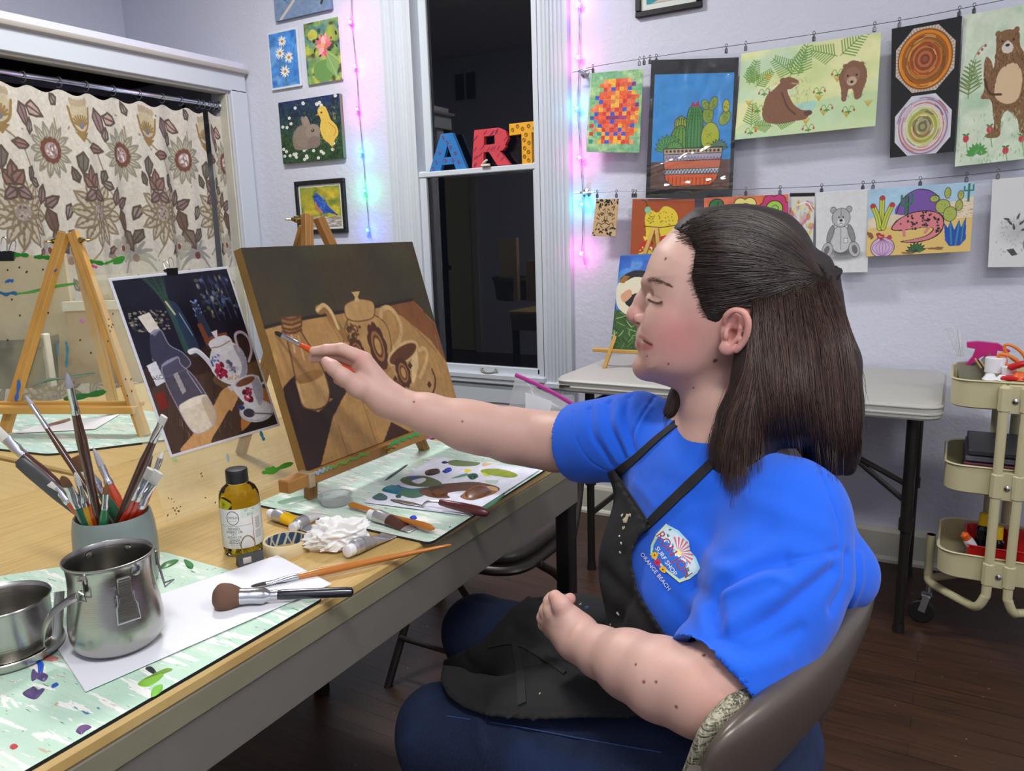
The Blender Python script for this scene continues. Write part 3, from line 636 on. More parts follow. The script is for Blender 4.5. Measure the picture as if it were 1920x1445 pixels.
def P_bears2():
    p=Pic(160,290,'#D2E0C8');p.wash('#A8CBA8',26,.7);p.wash('#E4ECD8',20,.6);p.mottle(.05,10)
    def bear(x,y,s,c_,dk,belly=True):
        T=lambda L: [(x+a*s,y+b*s) for a,b in L]
        p.poly(T([(-10,46),(-14,36),(-22,30),(-24,50),(-22,74),(-26,86),(-12,90),(-8,110),(-6,128),(-18,140),(2,142),(4,118),(10,108),(18,112),(26,122),(30,140),(42,140),(38,112),(40,84),(46,60),(38,40),(26,22),(24,4),(14,-2),(0,-2),(-8,4),(-8,20)]),c_,smooth=True)
        p.ell(x-6*s,y+1*s,4*s,4*s,c_);p.ell(x+20*s,y-1*s,4*s,4*s,c_)
        if belly: p.poly(T([(2,48),(20,44),(30,62),(26,92),(10,98),(-6,86),(-6,64)]),'#D9BE98',smooth=True)
        for _ in range(int(420)):
            a_,b_=random.uniform(-24,44),random.uniform(2,136);i_,j_=int((y+b_*s)*p.k),int((x+a_*s)*p.k)
            if 0<=i_<p.H and 0<=j_<p.W and p.a[i_,j_,2]<.42: p.line([(x+a_*s,y+b_*s),(x+a_*s+random.uniform(-1,1),y+b_*s+3*s)],.6,random.choice([dk,dk,'#B8906C']))
        p.poly(T([(0,20),(8,12),(16,20),(14,28),(4,28)]),'#D8D0C0',smooth=True);p.ell(x+8*s,y+18*s,3*s,2*s,'#241A16');p.ell(x+1*s,y+12*s,1.4*s,1.4*s,'#241A16');p.ell(x+16*s,y+12*s,1.4*s,1.4*s,'#241A16')
        p.line(T([(-22,60),(-14,80),(2,84)]),3*s,dk,smooth=True)
    bear(50,28,.86,'#83603E','#4F3420');bear(98,82,.78,'#7C4634','#4A241C')
    for x,y,an in ((12,94,280),(12,100,270)): p.fern(x,y,40,an,'#6E8A4C',8,1.6)
    p.line([(14,80),(16,56),(24,42),(30,40)],.8,'#5C8A50',smooth=True)
    for x,y in ((30,40),(26,44),(22,48)): p.ell(x,y,1.6,1.8,'#B8505C')
    for x,y in ((12,148),(40,140),(78,156),(60,168),(88,150)): p.line([(x,y),(x+4,y+22)],.9,'#5C9440');p.ell(x,y,3.6,4.6,'#C2404C');p.leaf(x,y-4,5,1.4,200,'#4A8440');p.leaf(x,y-4,5,1.4,340,'#4A8440')
    for k in range(9): p.leaf(26,168,14,3,180+k*22,'#4F9A48');
    p.dabs(120,0,120,100,180,['#9CC48A','#7FB070','#B8D8A0'],3,.8,(60,120),.7);return p
def P_tiger():
    p=Pic(80,120,'#C9A97C');p.mottle(.1,10)
    for _ in range(40): x,y=random.uniform(0,100),random.choice([random.uniform(0,26),random.uniform(112,150)]);p.ell(x,y,random.uniform(3,9),random.uniform(2,5),'#1E1A18',random.uniform(0,180))
    p.ell(50,76,38,42,'#C9A97C');ink='#241E1A'
    for s_ in (-1,1):
        X=lambda v: 50+s_*v
        p.line([(X(30),44),(X(34),30),(X(22),36)],3,ink,smooth=True);p.line([(X(8),60),(X(18),56),(X(28),62)],3.4,ink,smooth=True);p.ell(X(17),64,5,3,ink);p.line([(X(6),40),(X(14),46)],3,ink);p.line([(X(36),60),(X(26),70)],3,ink);p.line([(X(38),76),(X(28),82)],3,ink);p.line([(X(5),70),(X(6),84),(X(14),92)],2.4,ink,smooth=True);p.line([(X(2),96),(X(16),102),(X(26),96)],2.6,ink,smooth=True);p.line([(X(30),96),(X(36),108)],3,ink);p.line([(X(4),46),(X(5),56)],2,ink);p.line([(X(20),108),(X(10),116)],3,ink)
    p.ell(50,88,6,4,ink);p.line([(50,92),(50,98)],2,ink);return p
def P_cupcake():
    p=Pic(160,160,'#A8522C');p.mottle(.05,20);ink='#5A3A20'
    q=[(24,50),(22,28),(30,18),(42,22),(52,12),(66,16),(74,28),(72,46),(70,58),(66,66),(40,74),(26,68)];p.poly(q,'#E5CC3E',smooth=True);p.line([(22,44),(48,46),(74,42)],1.4,ink)
    for _ in range(40): p.ell(random.uniform(26,70),random.uniform(20,42),.9,.9,'#8A6A20')
    p.poly([(20,60),(28,62),(34,76),(26,76)],'#F0D850');p.poly([(14,80),(26,66),(50,60),(76,56),(80,66),(60,80),(30,92)],'#C8302C',smooth=True);p.poly([(14,88),(30,82),(44,90),(60,84),(62,96),(14,98)],'#E8C83C');p.dabs(30,16,76,60,96,['#F0F0EC','#6CB04C','#E8D850'],3,2)
    p.line([(26,16),(22,4),(16,2)],1.5,ink,smooth=True);p.ell(26,18,5,5.5,'#86C8A0');p.line([(32,68),(38,74),(44,66)],1.6,'#3A2A18');p.ell(36,60,1.6,2.4,'#3A2A18');p.ell(46,58,1.6,2.4,'#3A2A18');return p
def P_flowers():
    p=Pic(190,140,'#E07850');p.mottle(.1,14);ink='#2A2420'
    p.poly([(4,30),(8,6),(22,4),(26,20),(18,34)],'#3C7A4C',smooth=True);p.line([(10,30),(18,6)],1,ink);p.line([(4,30),(8,6),(22,4),(26,20)],1.2,ink,smooth=True)
    for cx,cy,c_,cc in ((50,18,'#E8DE80','#7FC0BC'),(84,16,'#C83C78','#A8D04C'),(90,60,'#E89CB0','#C83C3C'),(30,60,'#D05868','#E8D860')):
        for k in range(6): p.ell(cx+11*math.cos(k*1.047),cy+10*math.sin(k*1.047),8,7.5,ink);
        for k in range(6): p.ell(cx+11*math.cos(k*1.047),cy+10*math.sin(k*1.047),7.2,6.7,c_)
        p.ell(cx,cy,10,9.4,ink);p.ell(cx,cy,9,8.4,cc);p.line([(cx+6*math.cos(t)*t/8,cy+6*math.sin(t)*t/8) for t in np.linspace(0,9,16)],.9,'#2E6A78')
    return p
def P_candy():
    p=Pic(120,170,'#D9DAD2');p.poly([(0,0),(100,0),(100,9),(0,9)],'#141618')
    for _ in range(70): p.ell(random.uniform(4,92),random.uniform(24,120),random.uniform(4,13),random.uniform(3,8),random.choice(['#D8B84C','#C86C78','#E8A8B8','#B8C8A0','#D04C6C','#E8DCC8','#C87840','#D8D860','#C8A8C8']),random.uniform(0,180),.75)
    p.line([(30,30),(70,24),(96,44)],3,'#F4F0EE',smooth=True);return p
def teddy(p,x,y,s,faceon=True):
    G,D='#A9AAAB','#3A3A3C'
    def e(cx,cy,rx,ry,c_=G,r=0,w_=.8): p.ell(x+cx*s,y+cy*s,rx*s+w_,ry*s+w_,D,r);p.ell(x+cx*s,y+cy*s,rx*s,ry*s,c_,r)
    e(-15,-4,5,5);e(15,-4,5,5);e(0,48,20,23,'#C9CACB');e(-20,38,5,16,'#8E8F90',20);e(20,38,5,16,'#8E8F90',-20)
    e(0,10,17,16,'#B3B4B5');e(-26,66,10,13,'#B8B9BA',20);e(26,66,10,13,'#B8B9BA',-20);p.ell(x-27*s,y+66*s,5*s,8*s,'#6E6F70',20);p.ell(x+27*s,y+66*s,5*s,8*s,'#6E6F70',-20)
    p.ell(x,y+17*s,7*s,6*s,'#DADADA');p.ell(x,y+14.5*s,3*s,2.3*s,'#1C1C1E');p.ell(x-4*s,y+9*s,1.3*s,1.5*s,'#1C1C1E');p.ell(x+4*s,y+9*s,1.3*s,1.5*s,'#1C1C1E');p.line([(x-3*s,y+21*s),(x,y+19*s),(x+3*s,y+21*s)],.8,D)
    p.line([(x,y-6*s),(x,y+10*s)],.6,D);p.line([(x,y+28*s),(x,y+66*s)],.6,D);p.poly([(x+6*s,y+46*s),(x+13*s,y+46*s),(x+13*s,y+54*s),(x+6*s,y+54*s)],'#E0E0E0');p.line([(x+6*s,y+46*s),(x+13*s,y+46*s),(x+13*s,y+54*s),(x+6*s,y+54*s)],.5,D,closed=True)
def P_teddy():
    p=Pic(135,190,'#DCDFE0');p.ell(56,112,44,10,'#7C7D7E',-4,.8,.6);p.ell(50,104,30,8,'#4A4A4C',0,.7,.6);teddy(p,48,36,.98);p.dabs(120,20,30,78,112,['#8A8B8C','#C8C9CA'],1.8,.4,al=.3);p.mottle(.03,6);return p
def P_teddy2():
    p=Pic(150,210,'#D9DCDC');p.ell(40,84,34,26,'#9A9B9B',0,.5,.9);teddy(p,92,26,1.15)
    for k in range(8): p.leaf(30+k*3,66+k%3*8,12,2,200+k*30,'#4A4A4A')
    p.poly([(26,112),(34,122),(42,120),(36,110)],'#4A4A4A');p.ell(52,14,7,6,'#B0B1B1',0,.6,.7);p.dabs(50,10,60,60,120,['#6A6A6A','#8A8A8A'],3,.6,al=.5);return p
def P_desert():
    p=Pic(240,165,'#E0C478');ink='#2A2420';p.poly([(0,0),(100,0),(100,24),(0,40)],'#A9CDE4');p.poly([(0,30),(50,24),(100,14),(100,40),(0,42)],'#E2D5B8');p.dabs(70,62,14,99,36,['#B87868'],1.1,.3,(0,20));p.mottle(.07,12)
    p.poly([(0,40),(40,38),(100,34),(100,70),(0,70)],'#E1C272',smooth=False);p.poly([(28,27),(34,12),(46,4),(58,5),(68,12),(70,20),(64,28)],'#7A58A8',smooth=True);p.line([(28,27),(34,12),(46,4),(58,5),(68,12)],.7,ink,smooth=True)
    def cac(x,y,w_,h,c_): p.poly([(x-w_,y),(x-w_,y-h+2),(x,y-h),(x+w_,y-h+2),(x+w_,y)],ink);p.poly([(x-w_+.5,y),(x-w_+.5,y-h+2),(x,y-h+.6),(x+w_-.5,y-h+2),(x+w_-.5,y)],c_)
    cac(38,28,1.8,20,'#2F7A54');p.line([(38,20),(33,18),(33,9)],2,'#2F7A54');p.line([(38,18),(43,17),(43,8)],2,'#2F7A54');p.line([(95,18),(95,2)],2,'#2F7A6C');p.line([(91,4),(91,8),(99,8),(99,3)],1.4,'#2F7A6C')
    for x0,an in ((14,270),(10,250),(19,290)): t=math.radians(an);L=30 if an==270 else 24;q=[(14+(x0-14)*.4,40),(x0,40+math.sin(t)*L*.5),(x0+math.cos(t)*L*.6,40+math.sin(t)*L)];p.line(q,5.4,ink,smooth=True);p.line(q,4.4,'#C8CE4C',smooth=True);p.line(q,.6,'#6C8A3C',smooth=True);p.ell(q[-1][0],q[-1][1],3,2.2,'#B8403C')
    for x,y,rx,ry in ((72,22,6.5,6.5),(79,30,6,7),(76,9,2.6,5),(64,14,4,3),(87,22,3,5),(88,12,2.4,4)): p.ell(x,y,rx+.5,ry+.5,ink);p.ell(x,y,rx,ry,'#A9B857');p.dabs(5,x-rx*.6,y-ry*.6,x+rx*.6,y+ry*.6,['#5C6C2C'],.5,.5)
    p.poly([(24,42),(27,35),(34,30),(44,26),(56,25),(66,27),(73,32),(74,42),(70,50),(60,55),(46,57),(33,55),(46,53),(58,50),(64,44),(58,42),(46,43),(32,44)],ink,smooth=True)
    p.poly([(25,41.6),(28,36),(34,31),(44,27),(56,26),(66,28),(72,33),(73,42),(69,49),(60,54),(46,56),(36,55),(46,53.6),(59,50.6),(65,44),(58,41.4),(46,42.4),(32,43)],'#D9828A',smooth=True)
    for x,y in ((42,33),(54,30),(56,38),(67,34),(46,40),(70,44),(60,32)): p.dabs(8,x-2.5,y-3.5,x+2.5,y+3.5,[ink],1.5,1.1)
    p.line([(36,42),(37,49)],3,'#D9828A');p.line([(60,42),(57,47)],3,'#D9828A');p.ell(33,37,.8,.8,ink)
    p.ell(16,60,12,10.5,ink);p.ell(16,60,11.4,9.9,'#D3B4D6')
    for k in range(7): p.line([(16,51),(6+k*3.4,60),(16,70)],.5,'#8A6490',smooth=True)
    p.dabs(12,8,46,24,51,['#C23C5C','#A02C4C'],2.2,1.4)
    p.poly([(74,38),(76,56),(80,62),(90,62),(95,56),(94,34),(90,44),(88,36),(84,46),(80,36),(78,44)],'#2450B0');p.line([(82,60),(80,40)],1.6,'#3C8CA0');p.line([(86,61),(88,40)],1.6,'#3C8CA0');p.line([(91,58),(92,40)],1.4,'#3C8C90')
    for k in range(8): p.leaf(49,66,10,1.6,190+k*22,'#3E8A54',ink)
    p.dabs(5,34,66,46,68,['#8A6248'],4,1,(-10,10));p.dabs(5,62,62,72,65,['#8A6248'],4,1,(-10,10));p.dabs(5,1,44,6,50,['#8A5A3C'],3,1.6);return p
def P_cow():
    p=Pic(120,260,'#3E78CC');p.wash('#6FA4E0',24,.7);p.wash('#2A58B8',20,.7,.55);p.mottle(.1,8)
    p.poly([(0,210*.83),(0,128),(100,122),(100,218),(0,218)],'#3E5E34');
    for _ in range(120): x,y=random.uniform(0,100),random.uniform(126,216);t=random.uniform(-1.2,1.2);p.line([(x,y),(x+12*math.sin(t),y-14*math.cos(t)*.6),(x+20*math.sin(t),y-16*math.cos(t))],2.0,random.choice(['#7FA25C','#2E4A28','#5C8448','#A8C080','#24401F']),smooth=True,taper=.6)
    p.poly([(4,60),(16,44),(34,38),(60,44),(84,66),(100,84),(100,140),(56,134),(30,138),(6,118),(0,84)],'#E2DCC0',smooth=True);p.poly([(6,52),(28,36),(56,38),(84,58),(92,78),(60,56),(34,50),(12,62)],'#2C2A2C',smooth=True);p.poly([(2,62),(12,46),(24,48),(14,64)],'#9C6C30')
    p.poly([(20,100),(42,86),(56,92),(70,84),(100,90),(100,122),(70,130),(40,124),(22,112)],'#23242A',smooth=True);p.poly([(44,92),(58,80),(66,92),(54,100)],'#B0803C');p.poly([(10,92),(26,78),(32,92),(18,108)],'#D8A080',smooth=True);p.poly([(60,110),(80,78),(92,84),(84,112)],'#A0743C',smooth=True);return p

def curl_paper(am=.012): return lambda u,v: am*(v**2)*(.6+.4*np.sin(u*3.1))+am*.35*np.cos(u*5.5)*v
CLIPS=[]
def clip_proto():
    t=thing('wire_clip','small steel clip','clip')
    b=MB();b.box((0,0,-.016),(.011,.009,.016),bev=.002);b.box((0,0,-.007),(.005,.004,.006));b.build('jaw',M_CLIP,t)
    a=np.linspace(0,2*np.pi,14,endpoint=False);b=MB();b.tube(np.stack([.004*np.cos(a),0*a,.0035+.0055*np.sin(a)],1),.0013,6,closed=True);b.build('hook',M_CLIP,t)
    return t
WOUT=.055
YW=WY-WOUT
def hang(name,pic,c,label,cat,clips=(),am=.01,m=None,dy=0.0,thick=.0012):
    P=[at_wall(x,y,YW-.004-dy) for x,y in c]
    o=pic_mesh(name,pic,quad_fn(*P,curl=curl_paper(am)),m or M_PAPER,label=label,cat=cat);o.modifiers.new('s','SOLIDIFY').thickness=thick;return o
# canvases nailed to the left part of the wall
def canvas(name,pic,c,label,d=.02,col='#C8C4BC',cat='painting'):
    P=[at_wall(x,y,WY-d) for x,y in c];x0=(P[0][0]+P[3][0])/2;x1=(P[1][0]+P[2][0])/2;z0=(P[2][2]+P[3][2])/2;z1=(P[0][2]+P[1][2])/2
    t=thing(name,label,cat,((x0+x1)/2,WY,z0));MB().box(((x0+x1)/2,WY-d/2-.001,(z0+z1)/2),(x1-x0,d,z1-z0),bev=.002).build('stretched_canvas',mat('canvas_edge'+col,col,.8),t)
    pic_mesh('painted_face',pic,quad_fn((x0,WY-d-.0015,z1),(x1,WY-d-.0015,z1),(x1,WY-d-.0015,z0),(x0,WY-d-.0015,z0)),M_GLOSSP,t);return t
canvas('canvas_painting',P_branch(),[(512,-32),(618,-46),(620,20),(515,38)],'grey-blue painting of a bird on a branch, topmost on the left wall strip',.018,'#6C86A0')
canvas('canvas_painting',P_daisy(),[(500,61),(555,52),(567,160),(511,170)],'small painting of four white daisies on blue',.012,'#D8DEE2')
canvas('canvas_painting',P_lotus(),[(567,45),(632,33),(644,148),(580,159)],'small painting of a pink lotus on green',.012,'#CFD8C8')
canvas('canvas_painting',P_rabbit(),[(518,192),(633,177),(648,295),(535,307)],'square painting of a brown rabbit beside a yellow chick',.022,'#6C7A60')
def framed(label,pic,c,fw,matw,d=.02,frame='#17181A'):
    P=[at_wall(x,y,WY-d) for x,y in c];x0=(P[0][0]+P[3][0])/2;x1=(P[1][0]+P[2][0])/2;z0=(P[2][2]+P[3][2])/2;z1=(P[0][2]+P[1][2])/2
    t=thing('framed_picture',label,'framed picture',((x0+x1)/2,WY,z0));fm=mat('black_frame',frame,.4);b=MB();y=WY-d/2
    b.box(((x0+x1)/2,y,z1-fw/2),(x1-x0,d,fw),bev=.003);b.box(((x0+x1)/2,y,z0+fw/2),(x1-x0,d,fw),bev=.003);b.box((x0+fw/2,y,(z0+z1)/2),(fw,d,z1-z0-2*fw),bev=.003);b.box((x1-fw/2,y,(z0+z1)/2),(fw,d,z1-z0-2*fw),bev=.003)
    b.build('frame',fm,t);yy=WY-d*.45;MB().box(((x0+x1)/2,yy,(z0+z1)/2),(x1-x0-2*fw,.003,z1-z0-2*fw)).build('mat_board',mat('mat_board','#DDE2DC',.8),t,smooth=False)
    q=fw+matw;pic_mesh('picture',pic,quad_fn((x0+q,yy-.003,z1-q),(x1-q,yy-.003,z1-q),(x1-q,yy-.003,z0+q),(x0+q,yy-.003,z0+q)),M_PAPER,t)
framed('black framed bluebird picture above the easel top',P_bird(),[(548,342),(640,332),(652,435),(560,440)],.022,.012)
framed('black framed picture with white mat, cut off by the top edge',P_framed(),[(1190,-60),(1316,-80),(1316,12),(1191,34)],.022,.022)
# ---- the two picture wires
def wire(label,px,z_,posts):
    pts=[at_wall(x,y,YW) for x,y in px];P=spline(pts,60)
    t=thing('picture_wire',label,'wire',tuple(pts[0]));MB().tube(P,.0011,6).build('wire',M_WIRE,t)
    p=pts[0];b=MB();b.lathe([(0,0),(.017,0),(.018,.004),(.009,.008),(.007,.012),(.007,WOUT+.002),(.0045,WOUT+.008),(0,WOUT+.009)],24,(p[0]+.02,WY,p[2]),axis=(0,-1,0));b.tube([(p[0]-.012,YW,p[2]),(p[0]+.075,YW+.001,p[2]-.0)],.003,8);b.build('standoff',M_STEEL,t)
    return lambda x: np.array([x,YW,np.interp(x,P[:,0],P[:,2])])
w_top=wire('upper thin steel wire with pictures clipped along it',[(1078,134),(1129,122),(1300,96),(1500,68),(1700,36),(1881,0),(2010,-28)],0,0)
w_low=wire('lower thin steel wire with pictures clipped along it',[(1082,362),(1126,360),(1300,357),(1500,351),(1700,338),(1869,322),(2010,305)],0,0)
PIX=[
 ('woven_paper',P_weave,[(1107,137),(1206,129),(1200,287),(1100,285)],'small woven paper mosaic of orange, red and blue squares, leftmost on the upper wire','artwork',(1112,1199),.008),
 ('bear_painting',P_bears,[(1390,101),(1653,60),(1642,237),(1379,263)],'wide watercolour of two brown bears in a green meadow','artwork',(1398,1525,1637),.014),
 ('octagon_board',P_octagon,[(1672,54),(1804,30),(1789,284),(1669,296)],'black board with an orange and a pale spin-painted octagon','artwork',(1683,1793),.006),
 ('standing_bear_painting',P_bears2,[(1807,28),(1960,2),(1950,295),(1790,313)],'watercolour of standing shaggy bears, cut off by the right edge','artwork',(1820,),.010),
]
PIX2=[
 ('tiger_print',P_tiger,[(1118,373),(1160,373),(1155,443),(1111,442)],'small tan tiger face print, leftmost on the lower wire','artwork',(1120,1156),.006),
 ('cupcake_collage',P_cupcake,[(1186,373),(1303,373),(1300,488),(1182,488)],'rust brown sheet with a yellow cupcake collage','artwork',(1187,1192,1287),.006),
 ('flower_painting',P_flowers,[(1320,371),(1478,364),(1478,480),(1322,485)],'orange sheet with outlined pink and yellow flowers above her head','artwork',(1399,1463),.006),
 ('candy_drawing',P_candy,[(1481,362),(1528,361),(1524,470),(1478,470)],'narrow drawing of wrapped sweets with a black top strip','artwork',(),.004),
 ('teddy_drawing',P_teddy,[(1530,361),(1631,354),(1627,510),(1530,512)],'grey pencil drawing of a seated teddy bear','artwork',(1541,1618),.006),
 ('desert_painting',P_desert,[(1629,355),(1828,341),(1819,471),(1625,481)],'bright desert drawing with a pink lizard and cacti','artwork',(1637,1725,1811),.010),
 ('teddy_sketch',P_teddy2,[(1861,336),(1990,326),(1985,500),(1852,501)],'pale teddy bear sketch cut off by the right edge, lower wire','artwork',(1869,),.008)]
proto=clip_proto();first=True
def add_clips(xs,w,labs):
    global first
    for x,l in zip(xs,labs):
        X=at_wall(x,100 if w is w_top else 350,YW)[0];p=w(X)
        o=proto if first else dup(proto);first=False
        o.location=tuple(p+np.array([0,-.0015,0]));o.rotation_euler=(0,0,random.uniform(-.4,.4));o['label']=l;o['group']='steel clips along the upper wire' if w is w_top else 'steel clips along the lower wire'
for (L,w) in ((PIX,w_top),(PIX2,w_low)):
    for k,(nm,fn,c,lab,cat,clips,am) in enumerate(L):
        hang(nm,fn(),c,lab,cat,am=am,dy=.004*(k%3))
        what=lab.split(',')[0]
        pos=['left','middle','right'] if len(clips)==3 else ['left','right'] if len(clips)==2 else ['upper']
        add_clips(clips,w,['steel clip, %s on the %s'%(q,' '.join(what.split()[:9])) for q in pos])
add_clips([1208,1219,1231],w_top,['empty steel clip just left of the cactus poster','second empty steel clip left of the cactus poster','steel clip at the left corner of the cactus poster'])
add_clips([1362],w_top,['steel clip at the right corner of the cactus poster'])
# cactus poster in clear wrap
t=thing('cactus_poster','potted cactus poster on black board in crinkled clear wrap','artwork',tuple(at_wall(1300,360,YW)))
c=[(1222,113),(1385,107),(1372,372),(1211,371)];P=[at_wall(x,y,YW-.012) for x,y in c]
o=pic_mesh('poster',P_cactus(),quad_fn(*P,curl=lambda u,v: .004*np.cos(u*4)),M_GLOSSP,t);o.modifiers.new('s','SOLIDIFY').thickness=.002
m=bpy.data.materials.new('clear_wrap');m.use_nodes=True;nt=m.node_tree;nt.nodes.clear()
o_=nt.nodes.new('ShaderNodeOutputMaterial');mx=nt.nodes.new('ShaderNodeMixShader');tr=nt.nodes.new('ShaderNodeBsdfTransparent');gl=nt.nodes.new('ShaderNodeBsdfGlossy');gl.inputs['Roughness'].default_value=.08
fr_=nt.nodes.new('ShaderNodeFresnel');fr_.inputs['IOR'].default_value=1.5;mu=nt.nodes.new('ShaderNodeMath');mu.operation='MULTIPLY_ADD';mu.inputs[1].default_value=1.6;mu.inputs[2].default_value=.04
nt.links.new(fr_.outputs[0],mu.inputs[0]);nt.links.new(mu.outputs[0],mx.inputs[0]);nt.links.new(tr.outputs[0],mx.inputs[1]);nt.links.new(gl.outputs[0],mx.inputs[2]);nt.links.new(mx.outputs[0],o_.inputs[0]);M_WRAP=m
Q=[at_wall(x,y,YW-.018) for x,y in [(1219,108),(1388,102),(1375,377),(1208,376)]]
NX,NY=60,80;u=np.linspace(0,1,NX)[None]*np.ones((NY,1));v=np.linspace(0,1,NY)[:,None]*np.ones((1,NX))
wr=.010*(vnoise(NX,NY,14,6)-.5)+.006*(vnoise(NX,NY,5,12)-.5)+.012*np.abs(u+v*.8-.75)*np.exp(-((u+v*.8-.75)/.12)**2)+.010*np.exp(-((v-.93+u*.08)/.03)**2)+.008*np.exp(-((v-.80+u*.22)/.03)**2)
G=np.stack(quad_fn(*Q)(u,v),-1);G[...,1]-=np.clip(wr,0,1)
MB().grid(G).build('clear_wrap',M_WRAP,t,angle=80)
# ---- letters A R T on the meeting rail
def letter(name,ch,color,px,zt,lab,deco,rot=0):
    x0,x1=px;th=.022;yb=WY+.034
    t=thing(name,lab,'letter',((x0+x1)/2,WY+.02,1.557))
    M=lambda V: np.stack([x0+V[:,0]*(x1-x0),WY+.030-V[:,2],1.557+V[:,1]*(zt-1.557)],1)
    for q in ch:
        pass
    m=mat('letter_'+name[0]+color,color,.5);b=MB()
    for k_,(q,hole) in enumerate(ch): b.prism(q,th-.0005*k_,M)
    o=b.build('letter_body',m,t,smooth=False)
    dm=mat('deco_'+deco[0],deco[0],.6);d=MB()
    for (a_,b_,k) in deco[1]:
        p=M(np.array([[a_,b_,th]]))[0]+[0,-.0015,0]
        if k=='o': aa=np.linspace(0,2*np.pi,12,endpoint=False);d.tube(np.stack([p[0]+.007*np.cos(aa),p[1]+0*aa,p[2]+.007*np.sin(aa)],1),.0010,4,closed=True);d.tube([(p[0]-.002,p[1],p[2]+.002),(p[0]+.003,p[1],p[2]-.001)],.0009,4)
        else: d.tube([(p[0]-k,p[1],p[2]-k),(p[0]+k,p[1],p[2]+k)],.0011,4)
    d.build('painted_marks',dm,t)
A=[([(0,0),(.30,0),(.62,1),(.36,1)],0),([(.72,0),(1,0),(.66,1),(.42,1)],0),([(.2,.16),(.82,.16),(.78,.36),(.26,.36)],0),([(.36,.8),(.66,.8),(.64,1),(.38,1)],0)]
xa=at_wall(803,318)[0];letter('letter_a',A,'#2C74B8',(xa,at_wall(873,313)[0]),1.557+.165,'blue wooden letter A leaning on the window rail',('#A0405C',[(x,y,'o') for x,y in ((.42,.9),(.52,.75),(.3,.5),(.2,.25),(.45,.27),(.65,.27),(.72,.45),(.8,.2),(.12,.08),(.6,.62))]))
RR=[([(.0,0),(.30,0),(.36,1),(.10,1)],0),([(.1,.80),(.72,.82),(.86,.9),(.72,1),(.1,1)],0),([(.62,.55),(.86,.5),(.96,.70),(.90,.90),(.72,1),(.62,.82)],0),([(.2,.40),(.8,.40),(.9,.5),(.82,.60),(.2,.58)],0),([(.44,.42),(.72,.42),(1.0,0),(.68,0)],0)]
letter('letter_r',RR,'#C8404A',(at_wall(883,312)[0],at_wall(955,308)[0]),1.557+.165,'red wooden letter R between the blue A and the yellow T',('#7A4A8C',[(random.uniform(.08,.3),random.uniform(.05,.95),.008) for _ in range(9)]+[(random.uniform(.35,.8),random.uniform(.85,.97),.008) for _ in range(5)]+[(random.uniform(.3,.85),random.uniform(.43,.55),.008) for _ in range(5)]+[(.9,.7,.008),(.8,.2,.008),(.7,.3,.008)]))
TT=[([(.36,0),(.66,0),(.66,.8),(.36,.8)],0),([(0,.72),(1,.75),(1,1),(0,1)],0)]
letter('letter_t',TT,'#E3A31F',(at_wall(955,308)[0],at_wall(1018,303)[0]),1.557+.175,'yellow wooden letter T rightmost on the window rail',('#3A3020',[(.1,.85,'o'),(.25,.92,'o'),(.4,.85,'o'),(.58,.9,'o'),(.75,.83,'o'),(.9,.92,'o'),(.5,.7,'o'),(.44,.58,'o'),(.58,.5,'o'),(.45,.38,'o'),(.56,.28,'o'),(.44,.18,'o'),(.56,.08,'o')]))
# ---- star light strings
def starstring(label,top,px,cols,grp):
    pts=[at_wall(x,y,WY-.012) for x,y in px];t=thing('star_light_string',label,'string lights',tuple(pts[-1]))
    for off in (-.006,.006):
        W_=[at_wall(px[0][0],-60,WY-.008)]+[p+np.array([off*(1 if i%2 else -1)*.6,0.004,0]) for i,p in enumerate(pts)]
        if off>0: W_.append(pts[-1]+np.array([.012,.004,-.05]))
        MB().tube(spline(W_,120),.0011,5).build('cable',mat('clear_cable','#8D8794',.4),t)
    for p,c_ in zip(pts,cols):
        b=MB();ang=random.uniform(0,1)
        poly=[((.017 if k%2==0 else .007)*math.cos(ang+k*math.pi/5),(.017 if k%2==0 else .007)*math.sin(ang+k*math.pi/5)) for k in range(10)]
        M=lambda V: np.stack([p[0]+V[:,0],p[1]-.004-V[:,2],p[2]+V[:,1]],1);b.prism(poly,.006,M)
        sm=bpy.data.materials.new('star_'+c_[1:]);sm.use_nodes=True;bb=sm.node_tree.nodes['Principled BSDF'];bb.inputs['Base Color'].default_value=(*lin(c_),1);bb.inputs['Emission Color'].default_value=(*lin(c_),1);bb.inputs['Emission Strength'].default_value=5
        s_=b.build('star',sm,t);q=MB().lathe([(0,.006),(.003,.005),(.0045,0),(.003,-.005),(0,-.006)],10,(p[0]+.001,p[1]-.013,p[2]))
        em=bpy.data.materials.new('bulb_'+c_[1:]);em.use_nodes=True;bb=em.node_tree.nodes['Principled BSDF'];bb.inputs['Emission Color'].default_value=(*[min(1,.5+.5*x) for x in lin(c_)],1);bb.inputs['Emission Strength'].default_value=40
        q.build('bulb',em,s_)
        l=bpy.data.lights.new('star_glow','POINT');l.energy=.34;l.color=lin(c_);l.shadow_soft_size=.008;lo=bpy.data.objects.new('star_glow',l);lo.location=(p[0]+.004,p[1]-.024,p[2]);COL.objects.link(lo)
starstring('star-shaped fairy lights hanging left of the window',0,[(659,42),(667,125),(672,205),(679,284),(685,357),(691,431)],['#FF40E0','#FF50D0','#FF30D0','#20A0FF','#20FFA0','#2060FF'],0)
starstring('star-shaped fairy lights hanging right of the window',0,[(1085,10),(1085,108),(1083,203),(1088,295),(1092,383),(1091,475)],['#C060FF','#FF50C0','#30B0FF','#FF40D0','#20C8F0','#FF50D0'],0)
